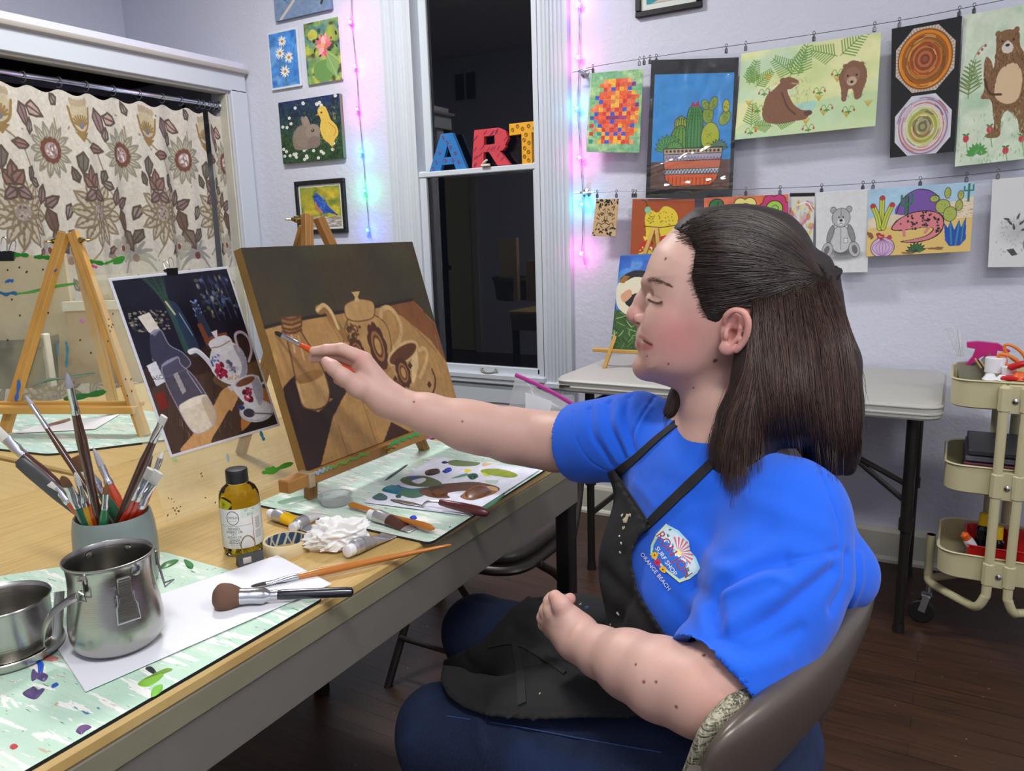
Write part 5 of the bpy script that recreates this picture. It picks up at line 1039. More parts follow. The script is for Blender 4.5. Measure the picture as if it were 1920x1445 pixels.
def P_print():
    p=Pic(230,300,'#1A1B2E');p.grad('#17182A','#1E1E30',0,60);p.wash('#0F1020',16,.6);h=p.h
    p.poly([(0,76),(40,70),(100,62),(100,h),(0,h)],'#4C3A34');p.poly([(0,66),(60,58),(100,55),(100,76),(0,80)],'#3A2A28')
    for k in range(9): p.line([(4+k*13,76),(k*15-20,h)],.7,'#2E2424',.7)
    for _ in range(90): x,y=random.uniform(0,100),random.uniform(70,h);p.line([(x,y),(x-4,y+random.uniform(4,10))],.6,random.choice(['#5C463C','#3A2C2A','#6A5246']),.5)
    p.poly([(54,83),(80,80),(100,78),(100,92),(70,96),(60,92)],'#7A5C40',.7,True)
    p.poly([(46,104),(58,94),(70,92),(72,100),(60,112),(48,126),(46,h),(8,h),(22,120)],'#C99A66',smooth=True);p.poly([(34,h),(48,118),(60,110),(56,h)],'#4A3A34',smooth=True);p.poly([(64,h),(74,108),(100,100),(100,112),(84,122)],'#B5763E',smooth=True);p.poly([(70,126),(100,112),(100,h),(60,h)],'#2A2226',smooth=True)
    for _ in range(70): x,y=random.uniform(14,60),random.uniform(98,h);p.line([(x,y),(x+random.uniform(-2,1),y+5)],.5,random.choice(['#A87444','#DDB07A']),.35)
    for _ in range(90): p.ell(random.uniform(2,34),random.uniform(24,40),random.uniform(.5,1.6),random.uniform(.4,1),random.choice(['#7A7866','#3C3E50','#B0A890','#5A4A44']),0,.8)
    for _ in range(70): p.ell(random.uniform(66,99),random.uniform(6,36),random.uniform(.5,2.2),random.uniform(.6,2.4),random.choice(['#5C6A4C','#3A4A70','#A8A888','#2A3450','#6A7AA0']),0,.75)
    for x in (74,80,86,92): p.line([(x,4),(x+3,40)],1.0,'#33426E',.8)
    for k in range(9): p.line([(22+k*2.4,-2),(34+k*.6,20),(38+k*.5,60)],1.1,['#2C4A3C','#3C5C44','#24403A'][k%3],.8,smooth=True)
    p.poly([(36,22),(44,22),(50,44),(50,62),(42,62),(38,44)],'#35506A',.6,True);p.line([(36,20),(40,30)],1.6,'#C8BE94');p.line([(44,30),(49,48)],.8,'#8FA8C8')
    p.poly([(57,22),(62,22),(66,44),(66,60),(58,60)],'#38465E',.7);p.dabs(24,57,20,64,34,['#8FA8D8','#4C6498'],1,.8)
    p.poly([(56,40),(60,40),(62,52),(70,50),(80,50),(80,56),(58,58)],'#8A4A34',.9)
    p.poly([(10,28),(20,26),(24,40),(18,44),(14,40)],'#D8CFC4');gl=[(15,42),(24,40),(27,52),(36,60),(38,70),(14,74),(10,60)];p.poly(gl,'#4A4C66',.7,True);p.line(gl,.7,'#A0A4C0',.8,smooth=True)
    p.poly([(4,64),(12,62),(14,78),(6,80)],'#D9DAE0');p.text('ASO',9.5,74,5,'#202028');p.poly([(2,86),(10,84),(10,96),(3,98)],'#7A2A24')
    b1=[(16,66),(30,62),(31,68),(38,78),(44,96),(46,110),(40,118),(26,121),(20,114),(16,94),(14,78)];p.poly(b1,'#55536A',.75,True);p.poly([(18,98),(30,96),(43,94),(46,110),(40,118),(26,121),(20,114)],'#D8CBB8',smooth=True);p.ell(31,97,13,3,'#E6DCCB',-8);p.poly([(38,98),(44,96),(46,110),(40,118)],'#B49A82',.6,True);p.line(b1,.7,'#A8A8BC',.8,smooth=True,closed=True);p.line([(16,66),(30,62)],1.6,'#8C8CA4');p.poly([(22,74),(26,73),(28,88),(24,90)],'#B8B0B0',.8);p.line([(34,74),(40,92)],.8,'#C8C8DC',.7)
    W_='#DAD9E2';body=[(64,60),(78,57),(88,64),(90,76),(84,88),(72,92),(60,86),(55,76),(58,66)];p.poly(body,W_,smooth=True);p.poly([(82,62),(88,64),(90,76),(84,88),(76,90),(84,78)],'#A5A2B4',smooth=True);p.line([(42,60),(48,60),(54,68),(58,78)],4,W_,smooth=True);p.line([(43,58.6),(50,60),(56,68)],1,'#F4F4F8',smooth=True)
    p.line([(86,66),(87,54),(94,52),(99,58),(98,68),(92,76)],2.2,'#C8B8C4',smooth=True);p.poly([(60,58),(64,54),(76,52),(82,56),(80,64),(66,66)],'#E2E1E8',smooth=True);p.line([(61,60),(70,60),(81,57)],.7,'#8A7A5C',smooth=True);p.poly([(66,48),(72,47),(70,53),(68,53)],'#E8E6EC');p.poly([(64,92),(80,90),(80,94),(66,96)],'#CFCBD2')
    p.dabs(22,59,74,67,84,['#A02848','#C23C5C','#7C1C34'],2.6,2);p.dabs(20,69,72,79,82,['#5C5A74','#8A889C','#C8C8D4'],2.2,1.6);p.dabs(14,57,66,66,74,['#3E4A8C','#5C6AA8'],1.2,.9);p.dabs(10,66,84,82,88,['#C8A880'],1.4,.8)
    p.ell(84,116,17,9,'#B9BBC8',4);p.ell(84,115,15,7.4,'#D4D4DC',4);cup=[(70,92),(94,88),(97,96),(95,106),(88,113),(80,113),(73,105)];p.poly(cup,'#D9D9E2',smooth=True);p.poly([(88,90),(95,90),(96,104),(88,112)],'#A9A7BA',smooth=True);p.ell(82.5,90.5,12,3.6,'#C8CAD6',-8);p.ell(82.5,91.2,10,2.8,'#7A4A36',-8)
    p.dabs(20,77,97,85,107,['#8C2444','#B23A56','#5C1A30'],2.4,1.8);p.line([(97,96),(101,95)],2,'#D8D8E0');p.ell(76,116,5.4,3.6,'#3E3C48',10);p.line([(80,117),(100,122)],1.2,'#6C6A78');p.dabs(6,68,108,74,112,['#2C2A5C','#3E4A8C'],2,1.4);p.mottle(.06,3);return p
pp=P_print();r=Pic(240,310,'#D5D8E2');r.a[5:305,5:235]=pp.a[:300,:230]
PR=[on_sheet(203,522,.002),on_sheet(427,499,.002),on_sheet(524,798,.002),on_sheet(320,858,.002)]
o=pic_mesh('photo_print',r,quad_fn(*PR,curl=lambda u,v: .002*u*v),mat('photo_paper',None,.3,attr=True),label='photo print of a teapot, milk bottle and teacup on the acrylic sheet',cat='photo print');o.modifiers.new('s','SOLIDIFY').thickness=.0006
def binder_clip(p,n_,up,s,label,cw=1,m=None):
    n_=np.array(n_,float);up=np.array(up,float);sd=np.cross(up,n_);p=np.array(p,float)
    t=thing('binder_clip',label,'binder clip',tuple(p));b=MB();V=[]
    for x in (-1,1):
        V+=[p+sd*x*s*.8+n_*s*.42-up*s*.9*0-up*s*.45,p+sd*x*s*.8+n_*s*.10+up*s*.5,p+sd*x*s*.8-n_*s*.10+up*s*.5,p+sd*x*s*.8-n_*s*.42-up*s*.45] if 0 else [p+sd*x*s*.8+n_*s*.06-up*s*.55,p+sd*x*s*.8+n_*s*.42+up*s*.35,p+sd*x*s*.8-n_*s*.42+up*s*.35,p+sd*x*s*.8-n_*s*.06-up*s*.55]
    b.add(V,[(0,1,2,3),(7,6,5,4),(0,4,5,1),(1,5,6,2),(2,6,7,3)]);b.build('clip_body',mat('clip_black','#15161A',.35),t,smooth=False)
    for sg in (1,-1):
        q=p+n_*sg*s*.40+up*s*.3;w=[q-sd*s*.3,q-sd*s*.34+up*s*.75+n_*sg*s*.12,q-sd*s*.22+up*s*1.25+n_*sg*s*.2,q+up*s*1.38+n_*sg*s*.22,q+sd*s*.22+up*s*1.25+n_*sg*s*.2,q+sd*s*.34+up*s*.75+n_*sg*s*.12,q+sd*s*.3]
        MB().tube(spline(w,30),s*.055,7).build('wire_handle',M_STEEL,t)
    return t
binder_clip(on_sheet(321,509,.001),NS,UPS,.014,'black binder clip at the top of the teapot photo')

# ---- far easel with its own clear sheet
t=thing('table_easel','wooden A-frame table easel far left with a clear sheet on it','easel',(-1.9,1.1,TZ))
fa,fb,fc=at_z(8,812,TZ+.004),at_z(272,818,TZ+.004),at_z(217,775,TZ+.004)
hd=np.array([fb[0]-fa[0],fb[1]-fa[1],0]);hd /= np.linalg.norm(hd);nf=np.array([hd[1],-hd[0],0])
tl=math.radians(17);NF=nf*math.cos(tl)+np.array([0,0,math.sin(tl)]);UPF=-nf*math.sin(tl)+np.array([0,0,math.cos(tl)])
on_far=lambda x,y,o=0: at_plane(x,y,NF,fa+NF*o)
apx=on_far(128,436)
legbar(fa,apx-hd*.012,t,M_PINE2,.026,.018,up=NF);legbar(fb,apx+hd*.014,t,M_PINE2,.026,.018,up=NF);legbar(apx-NF*.02,fc,t,M_PINE2,.026,.018,up=hd)
b=MB();l0,l1=on_far(-12,796,.02),on_far(240,738,.02);l0[2]=l1[2]=(l0[2]+l1[2])/2;b.bar(l0-hd*.02,l1+hd*.02,.026,.018,bev=.002);b.bar(l0-hd*.02+UPF*.016-NF*.02,l1+hd*.02+UPF*.016-NF*.02,.014,.012,bev=.002);b.build('ledge',M_PINE2,t)
b=MB();wingnut(b,on_far(106,452,.005),-hd,1.2);b.build('wing_nut',M_BRASS,t);b=MB();wingnut(b,on_far(147,450,.005),hd,1.2);b.build('wing_nut',M_BRASS,t)
smears(t,lambda x,y: on_far(x,y,.012),[('#3A6FC8',[(35,712),(36,722),(33,740),(30,752)],.006),('#5A5A9C',[(104,505),(106,509)],.006)],NF)
t=thing('acrylic_sheet','large clear sheet with green paint strokes standing on the far left easel','acrylic sheet',tuple(on_far(100,700,-.012)))
fo=lambda x,y: on_far(x,y,-.014)
q0,q1_=fo(-60,480),fo(330,475);lowz=l0[2]+.012;k0=q0-UPF*(q0[2]-lowz)/UPF[2];k1=q1_-UPF*(q1_[2]-lowz)/UPF[2];zt_=max(q0[2],q1_[2])
slab([q0,q1_,k1,k0],NF,.003).build('sheet',M_ACR,t,smooth=False)
smears(t,fo,[('#2F8A2A',[(20,478),(38,478),(55,479)],.006),('#2F8A2A',[(64,482),(80,482),(97,484)],.006),('#2F8A2A',[(155,491),(175,491),(196,495)],.006),('#3F9A34',[(196,495),(215,488),(232,483),(228,490),(212,494)],.005),('#5CA84C',[(28,551),(55,548),(85,541),(105,537),(146,531)],.004),('#2E6F9C',[(0,548),(12,552),(24,549),(34,552)],.005),('#2E6FC0',[(10,529),(20,526),(26,528)],.005),('#3E8AA8',[(124,640),(127,655),(126,672),(125,690)],.004),('#C060A0',[(170,497),(184,502)],.004),('#8A9A9A',[(60,722),(90,712),(125,708),(180,700)],.003),('#3E8A3C',[(72,717),(110,710),(180,699)],.0025),('#2E7A34',[(120,748),(160,742),(200,734)],.008),('#C888B8',[(150,600),(160,604)],.006),('#5C8AA0',[(107,640),(109,668)],.004)]+[('#3A3428',[(x,y),(x+2,y+3)],.003) for x,y in ((14,505),(36,500),(50,508),(49,509),(80,504),(22,560),(90,585),(37,590),(14,636),(150,636),(170,660))],NF)
binder_clip(fo(14,479),NF,UPF,.026,'black binder clip at the top left of the far clear sheet')
# ---- boards and a bin standing behind the far easel
nb=np.array([.55,-.835,0]);pb=np.array([-2.34,1.62,TZ]);ob=lambda x,y,d=0: at_plane(x,y,nb,pb-nb*d)
def board(c,th,m,name,label,cat,d=0):
    P=[ob(*q,d) for q in c];P[3][2]=P[2][2]=TZ+.002 if d<.5 else P[2][2];P[3][:2]=P[0][:2];P[2][:2]=P[1][:2];return slab(P,nb,th).build(name,m,smooth=False,label=label,cat=cat)
M_BEIGE=mat('beige_board','#D8C8A0',.6,vary=.04,scale=4)
board([(-40,484),(119,476),(119,800),(-40,800)],.02,M_BEIGE,'drawing_board','plain beige board standing behind the far clear sheet','board',.06)
pf=[ob(x,y,.0) for x,y in ((119,566),(222,563))]
t=thing('leaning_board','pale framed beige panel behind the far easel legs','panel',tuple(pf[0]));P0,P1=pf;zt_=(P0[2]+P1[2])/2;P0[2]=P1[2]=zt_;dd=(P1-P0)/np.linalg.norm(P1-P0);P1=P1+dd*.1
slab([P0,P1,np.array([P1[0],P1[1],TZ+.002]),np.array([P0[0],P0[1],TZ+.002])],nb,.012).build('panel',mat('tan_panel','#C0A47C',.6),t,smooth=False)
b=MB();b.bar(P0+nb*.004-[0,0,.014],P1+nb*.004-[0,0,.014],.02,.030);b.build('top_rail',mat('bright_rail','#EDEAD8',.4),t,smooth=False)
pl_=ob(84,625,-.03);b=MB();b.box((pl_[0],pl_[1],(TZ+pl_[2])/2),(.022,.022,pl_[2]-TZ),bev=.003);b.build('stand_post',mat('bright_rail','',.4),label='white upright post behind the far clear sheet',cat='post')
P=[ob(x,y,-.06) for x,y in ((-60,642),(70,634))];cx_,cy_=(P[0][:2]+P[1][:2])/2;wd=np.linalg.norm(P[1][:2]-P[0][:2]);hh=(P[0][2]+P[1][2])/2-TZ
B_=np.stack([dd,-nb,np.array([0,0,1.])],1);b=MB();R_=[]
for z,off in ((0,.02),(.004,.014),(hh-.03,.002),(hh-.028,-.006),(hh,-.006),(hh,0),(hh-.03,.008),(.01,.02)): R_.append([tuple(np.array([cx_,cy_,TZ+.001])+B_@np.array([x,y+.0,z])) for x,y in rrect(-wd/2+off,wd/2-off,.0+off,.20-off,.03)])
ring_loft(b,R_,True,True);b.build('storage_bin',mat('grey_bin','#55564F',.5),label='dark grey plastic bin behind the far left easel',cat='bin')
# ================================================================== THINGS ON THE WORK TABLE
def mat_paint(name,base,seed,rotz=0.0):
    m=mat(name,base,.38);n=NT(m);L=(seed*3.1,seed*1.7,0)
    c0=n.coord((1,1,1),(0,0,rotz),L);st=n.coord((1.0,5.5,1),(0,0,rotz),L);st2=n.coord((2.0,9,1),(0,0,rotz+.25),L)
    col=n.mix(n.ramp(n.noise(c0,7,4),.35,.7),base,'#B9DCC6');col=n.mix(n.ramp(n.noise(st,5,4),.5,.8),col,'#EEF3EA');col=n.mix(n.ramp(n.noise(c0,11,3),.62,.8),col,'#A6C4B4')
    for k,(c_,sc,th,vec) in enumerate((('#F2F4EE',14,.60,st),('#5E8E6E',22,.70,st),('#C9B59C',12,.69,st2),('#4A7FA8',26,.72,st2),('#2E6B4A',17,.725,st),('#2F4E9A',34,.735,c0),('#6E4A7A',18,.755,st2),('#B8503C',30,.755,c0),('#7FB84A',15,.735,st2),('#2B3A34',40,.745,st),('#D98A8A',20,.755,st),('#1E2A3C',60,.76,c0))):
        off=n.coord((1,1,1),(0,0,0),(k*7.3+seed,k*3.7,k));ad=n.n('ShaderNodeVectorMath',operation='ADD');n.l(vec,ad.inputs[0]);ad.inputs[1].default_value=(k*5.3,k*2.9,k*1.3)
        f=n.noise(ad.outputs[0],sc,4,.62,.4);col=n.mix(n.ramp(f,th-.035,th-.015),col,c_)
    n.l(col,n.b.inputs['Base Color']);n.bump(n.noise(st,60,4),.0006);return m
M_MAT1=mat_paint('painted_glass_mat','#C6E2CE',1.0,.25);M_MAT2=mat_paint('painted_glass_mat_right','#CDE3D6',4.0,.5);M_MAT3=mat_paint('painted_glass_mat_far','#BFE0D8',9.0,-.3)
M_MEDGE=mat('mat_edge','#1F2426',.4)
def flat_mat(name,pts,z0,th,m,label,cat,world=False,edge=None):
    P=[tuple(p[:2]) if world else tuple(at_z(p[0],p[1],TZ+z0+th)[:2]) for p in pts]
    b=MB();n_=len(P);b.add([(x,y,TZ+z0) for x,y in P]+[(x,y,TZ+z0+th) for x,y in P],[tuple(range(n_))[::-1]]+[(i,(i+1)%n_,n_+(i+1)%n_,n_+i) for i in range(n_)]);b.m=1;b.add([(x,y,TZ+z0+th) for x,y in P],[tuple(range(n_))])
    return b.build(name,[edge or M_MEDGE,m],smooth=False,label=label,cat=cat)
bk=lambda P,i,r: P
def round_poly(P,r=.012,n=6):
    out=[];m_=len(P)
    for i in range(m_):
        a_,b_,c_=np.array(P[i-1][:2]),np.array(P[i][:2]),np.array(P[(i+1)%m_][:2]);u=(a_-b_)/np.linalg.norm(a_-b_);v=(c_-b_)/np.linalg.norm(c_-b_)
        for t in np.linspace(0,1,n): out.append(tuple((1-t)**2*(b_+u*r)+2*t*(1-t)*b_+t*t*(b_+v*r)))
    return out
w=lambda x,y: at_z(x,y)[:2]
flat_mat('painting_mat',round_poly([w(304,1038),w(609,1124),(-.679,.10),(-1.2,.10),(-1.19,.44)]),0,.004,M_MAT1,'paint-splattered pale green glass mat under the steel pot','mat',world=True)
flat_mat('painting_mat',round_poly([w(478,948),w(676,866),w(786,822),w(1029,879),w(807,1022)],.014),0,.004,M_MAT2,'paint-splattered pale green mat under the canvas easel','mat',world=True)
flat_mat('painting_mat',round_poly([w(-60,838),w(92,855),w(322,826),w(330,782),w(150,752),w(-60,786)],.02),0,.005,M_MAT3,'paint-splattered turquoise mat under the far left easel','mat',world=True)
# bold marks on the near mat
def blob(c_,pts,z,name='paint_blot',parent=None,h=.0012):
    P=spline([at_z(x,y,z)[:2] for x,y in pts],len(pts)*4,True);cx=P.mean(0);b=MB();n_=len(P)
    b.add([(x,y,z-.0004) for x,y in P]+[(cx[0]+(x-cx[0])*.8,cx[1]+(y-cx[1])*.8,z+h) for x,y in P],[tuple(range(n_,2*n_))]+[(i,(i+1)%n_,n_+(i+1)%n_,n_+i) for i in range(n_)]);return b.build(name,mat('smear'+c_,c_,.35),parent)
mo=bpy.data.objects['painting_mat'];zm=TZ+.0045
for c_,pts in (('#1E4FC0',[(72,1226),(77,1231),(76,1238),(82,1243),(81,1256),(78,1266),(72,1268),(71,1252),(69,1240),(68,1231)]),('#5B4A78',[(62,1253),(70,1262),(86,1262),(90,1268),(82,1277),(70,1272),(60,1276),(58,1264)]),('#5B4A78',[(55,1290),(64,1286),(74,1294),(84,1290),(78,1300),(66,1310),(50,1306),(42,1298)]),('#6E4F80',[(148,1362),(162,1358),(172,1362),(160,1370),(152,1376),(142,1370)]),('#2A55B0',[(96,1286),(106,1280),(110,1283),(100,1289)]),('#C8484A',[(18,1400),(26,1395),(34,1398),(26,1404)]),('#1E2A30',[(272,1252),(284,1250),(294,1260),(286,1262)]),('#7FB83C',[(258,1280),(300,1262),(305,1268),(278,1286)]),('#6E9A30',[(258,1280),(292,1262),(316,1252),(322,1256),(290,1268)]),('#7CC84A',[(286,1290),(304,1282),(302,1296),(284,1306)]),('#3C7A3C',[(306,1055),(330,1048),(334,1052),(318,1062),(300,1066)]),('#2F7A3C',[(345,1048),(362,1056),(360,1066),(350,1062)]),('#2A5AB0',[(70,1206),(90,1198),(102,1192),(96,1199),(80,1208)]),('#C87C70',[(82,1236),(96,1230),(110,1234),(98,1239)])):
    blob(c_,pts,zm,parent=mo)
m2=bpy.data.objects['painting_mat.001']
for c_,pts in (('#2F6B44',[(900,946),(915,932),(944,922),(945,928),(928,944),(908,954)]),('#7FA890',[(520,940),(560,930),(620,925),(590,934),(540,945)]),('#1E3FC0',[(768,969),(778,966),(782,971),(774,974)]),('#2A3A34',[(724,897),(760,872),(762,874),(728,898)])):
    blob(c_,pts,zm,parent=m2)
M_WPAPER=mat('white_paper','#E9EBF2',.75)
def paper(name,c,z,label,pic=None,cat='paper',lift=0.0,nx=70,ny=60):
    P=[np.array([*at_z(x,y,TZ+z)[:2],TZ+z]) for x,y in c];fn=quad_fn(*P);pic=pic or Pic(nx,ny,'#E9EBF2')
    g=lambda u,v: [*fn(u,v)[:2],TZ+z+lift*np.clip(u-.75,0,1)**2*6+.0012*np.sin(u*7)*np.sin(v*5)*lift*20+.0*u]
    o=pic_mesh(name,pic,g,mat('sheet_paper',None,.7,attr=True),label=label,cat=cat);o.modifiers.new('s','SOLIDIFY').thickness=.0005;return o
p1=Pic(260,150,'#E7E9F1')
for c_,a_ in (('#9DBF5A',(42,8,3.4,1.1)),('#7C9A3C',(45,7.5,2.2,.7)),('#D6DEB0',(47,9,4,2))): p1.ell(a_[0]+10,a_[1]+8,a_[2],a_[3],c_,-15)
p1.ell(68,40,6,1.6,'#B5A98C',-6,.5,.8)
paper('palette_paper',[(520,1040),(622,1094),(160,1296),(88,1185)],.0065,'white paper sheet under the steel pot and black brush',p1,lift=.0)
p2=Pic(330,210,'#DDE1F0')
H2=p2.h
def mk(q): return q
p2pts=[(683,941),(815,857),(1012,880),(878,966)]
_A=np.array([at_z(x,y,TZ+.0065)[:2] for x,y in p2pts])
_M=np.linalg.lstsq(np.array([[x,y,1,x*y] for x,y in _A]),np.array([[0,H2],[0,0],[100,0],[100,H2]],float),rcond=None)[0]
def pp2(x,y): q=at_z(x,y,TZ+.0065);return tuple(np.array([q[0],q[1],1,q[0]*q[1]])@_M)
def pz(x,y): return (620+x/4.571,780+y/4.571)
def P2poly(c_,pts,al=1): p2.poly([pp2(*pz(*q)) for q in pts],c_,al,True)
P2poly('#6B7F52',[(1010,385),(1100,375),(1270,395),(1240,425),(1100,430),(1020,415)]);P2poly('#1E2A60',[(950,395),(980,385),(1010,400),(970,408)]);P2poly('#E5B68C',[(1300,405),(1380,385),(1395,405),(1310,430)]);P2poly('#4A3A30',[(820,470),(920,450),(935,490),(830,510)]);P2poly('#2438A0',[(960,470),(1020,440),(1040,465),(990,490)])
P2poly('#E8D21E',[(1150,455),(1210,460),(1180,482),(1155,480)]);P2poly('#8A9A1E',[(1290,460),(1420,450),(1560,480),(1600,510),(1540,528),(1400,510),(1310,490)]);P2poly('#C8D22E',[(1285,480),(1330,490),(1370,515),(1320,510)]);P2poly('#2E6B4A',[(1170,505),(1240,490),(1265,520),(1210,545)]);P2poly('#5C9C80',[(1040,530),(1160,490),(1170,510),(1070,532)]);P2poly('#B7CCBE',[(1320,550),(1430,550),(1420,580),(1340,572)])
P2poly('#5A6B48',[(605,545),(680,515),(820,515),(940,560),(940,600),(760,605),(640,580)]);P2poly('#4A5C9A',[(680,525),(760,515),(740,545),(690,550)]);P2poly('#D9DDE8',[(700,555),(800,530),(820,550),(760,580)]);P2poly('#2F6A74',[(425,630),(480,590),(600,600),(700,620),(860,610),(840,650),(700,690),(520,660)]);P2poly('#1A6590',[(490,640),(580,590),(610,620),(560,665)]);P2poly('#3E6E58',[(600,640),(780,640),(800,680),(700,702),(620,680)])
P2poly('#5E3A24',[(760,640),(920,590),(1080,570),(1250,565),(1420,600),(1440,640),(1330,690),(1200,720),(1110,690),(1160,640),(1000,660),(1020,700),(860,695)]);P2poly('#8A5A2E',[(1190,620),(1300,590),(1430,640),(1330,690),(1180,715),(1120,690)]);P2poly('#3E2E2A',[(850,610),(960,600),(950,640),(860,650)]);P2poly('#C8A070',[(1340,600),(1420,610),(1430,640),(1370,630)]);P2poly('#486B70',[(360,690),(430,658),(490,690),(470,720),(390,718)]);P2poly('#1E5A44',[(560,680),(600,668),(605,695),(570,700)])
p2.mottle(.05,4)
paper('palette_paper',[p2pts[1],p2pts[2],p2pts[3],p2pts[0]],.0065,'white palette paper with brown, teal and olive paint smears',p2)
pm=bpy.data.objects['palette_paper.001']
for c_,pts in (('#6B4426',[(1190,630),(1290,600),(1380,640),(1300,690),(1190,700),(1150,670)]),('#3A2A22',[(820,475),(880,458),(930,470),(900,498),(840,505)]),('#1E6A7C',[(440,625),(520,598),(590,610),(560,650),(480,645)]),('#1E5A3C',[(1180,512),(1230,498),(1255,520),(1205,538)]),('#5C3620',[(860,650),(980,620),(1000,670),(900,688)]),('#2A3FB0',[(970,468),(1015,448),(1030,465),(990,482)])):
    blob(c_,[pz(*q) for q in pts],TZ+.0072,'paint_dab',pm,.003)
paper('palette_paper',[(60,800),(225,776),(178,804),(25,812)],.0075,'white palette sheet below the far left easel',Pic(60,40,'#E6E6EA'))
tk=thing('utility_knife','black and yellow utility knife on the far mat','knife',tuple(at_z(190,764,TZ+.02)));a_,b_=at_z(178,766,TZ+.018),at_z(208,762,TZ+.018)
MB().tube([a_,a_*.6+b_*.4,b_],[.006,.011,.009],10,flat=.6).build('handle',mat('knife_black','#17181A',.4),tk);MB().tube([a_*.75+b_*.25+[0,0,.002],a_*.3+b_*.7+[0,0,.003]],[.009,.0105],10,flat=.6).build('grip',mat('knife_yellow','#D9B31C',.4),tk)
MB().tube([at_z(130,786,TZ+.012),at_z(92,796,TZ+.012)],[.004,.003],8).build('paint_brush_far',mat('brush_pink_brown','#A0705C',.4),label='slim brown brush lying on the far palette sheet',cat='brush')

# ------------------------------------------------ brushes
M_FERR=mat('ferrule','#C9CBD0',.18,1.0)
M_BR={k: mat('bristle_'+k,c_,.7,bump=(1500,.0006)) for k,c_ in dict(white='#D9D8CE',brown='#6E4A2E',dark='#2C2420',sable='#8A5A2C',silver='#A8A6AE',taupe='#6A4A38').items()}
def handle_m(c_): return mat('brush_handle'+c_,c_,.2,Coat_Weight=.4)
def brush(tip,end,lab,kind='flat',r=.004,br='white',hc='#5A3222',Lb=.018,Lf=.03,hr=None,wide=1.0,blunt=False,group=None,up=None,loc=None,tipc=None):
    tip,end=np.array(tip,float),np.array(end,float);d=end-tip;L=np.linalg.norm(d);d /= L;hr=hr or r*1.15
    t=thing('paint_brush',lab,'paint brush',tuple(loc if loc is not None else end),0,group);u=np.array(up if up is not None else -CW,float);f=.38 if kind in ('flat','filbert') else 1
    K=9;s_=np.linspace(0,1,K)
    if kind=='flat': rr=np.where(s_<.05,wide*.93,wide*(1-.12*s_))
    elif kind=='filbert': rr=wide*np.sqrt(np.clip(1-(1-s_)**2.6,0.02,1))*(1-.1*s_)
    elif kind=='mop': rr=wide*np.array([.55,.86,.98,1.,.98,.92,.82,.70,.56])
    else: rr=np.clip(np.sin(s_*math.pi*.5)**.8,.03,1)
    fl=np.linspace(f,f*.85 if f<1 else 1,K) if kind != 'mop' else np.full(K,1.0)
    P=tip+d*Lb*s_[:,None];MB().tube(P,r*rr,14,flat=fl,up=u).build('bristles',M_BR[br],t)
    fr=np.array([rr[-1]*r,r*(rr[-1]*.9 if kind != 'round' else 1.0),r*.92,hr*.95,hr*1.02,hr*.98,hr*1.03,hr]);fs=np.array([0,.25,.6,.78,.82,.86,.92,1.0]);ff=np.array([fl[-1],fl[-1]*1.05,max(fl[-1],.8),1,1,1,1,1])
    MB().tube(tip+d*(Lb-.001+Lf*fs)[:,None],fr*1.06,14,flat=ff,up=u).build('ferrule',M_FERR,t)
    h0=Lb+Lf-.001;hs=np.array([0,.04,.14,.3,.6,.9,.975,1]);hrr=hr*np.array([.98,1.05,1.1,1.1,1.1,1.1,1.0,.3] if blunt else [.98,1.05,1.35,1.25,.95,.62,.5,.2]);MB().tube(tip+d*(h0+(L-h0)*hs)[:,None],hrr,14).build('handle',handle_m(hc),t);return t
JC=np.array([-.955,.572]);JZ=.902
def injar(tp,ex,lab,Lb_px,Lf_px,**k):
    R=at_z(ex[0],ex[1],JZ);v=R[:2]-JC;q=np.linalg.norm(v);R[:2]=JC+v*min(1,.036/q);B=np.array([*(JC-v/max(q,1e-6)*min(q,.03)*.55),.816])
    o,rd=CAM,ray(*tp);u=(R-B)/np.linalg.norm(R-B);a_,b_,c_=rd@rd,rd@u,u@u;w0=o-B;s=(b_*(u@w0)-c_*(rd@w0))/(a_*c_-b_*b_);T=o+rd*s
    u2=(R-T)/np.linalg.norm(R-T);E=T+u2*(T[2]-.818)/(-u2[2])*1.0 if u2[2]<-.1 else B
    sc=np.linalg.norm(T-CAM)/F_PX
    return brush(T,E,lab,Lb=Lb_px*sc*1.05,Lf=Lf_px*sc*1.05,group='paint brushes in the grey jar',loc=(E[0],E[1],E[2]),**k)
BK='#4A2A20';GR='#1F5C44';OR='#B5411C';RD='#B8321A'
injar((-14,800),(136,962),'thick dark-handled brush leaning far left out of the picture',26,34,kind='flat',r=.0075,br='white',hc=BK,hr=.0058)
injar((47,740),(176,948),'long dark-handled pointed brush leaning left in the jar',20,44,kind='round',r=.0032,br='silver',hc=BK,hr=.0034)
injar((125,698),(187,980),'tallest dark-handled brush with white point in the jar',28,52,kind='round',r=.0042,br='silver',hc=BK,hr=.0046)
injar((143,855),(216,962),'green-handled mop brush with brown bristles behind the tallest brush',27,46,kind='flat',r=.0085,br='brown',hc=GR,hr=.0055)
injar((117,892),(155,984),'green-handled filbert brush with brown tip at the jar front',22,40,kind='filbert',r=.0072,br='brown',hc=GR,hr=.0055)
injar((92,906),(140,968),'small flat white brush with orange handle at the jar left',12,30,kind='flat',r=.0048,br='white',hc=OR)
injar((141,885),(170,980),'white round brush with pale green tip handle at the jar front',26,38,kind='filbert',r=.0045,br='white',hc='#C99A28')
injar((165,900),(181,980),'thin white brush with orange handle in front of the tallest brush',14,30,kind='round',r=.0034,br='white',hc=OR)
injar((174,837),(226,955),'pointed silver brush with orange handle leaning left at the centre',34,32,kind='round',r=.0045,br='silver',hc=OR,hr=.0055)
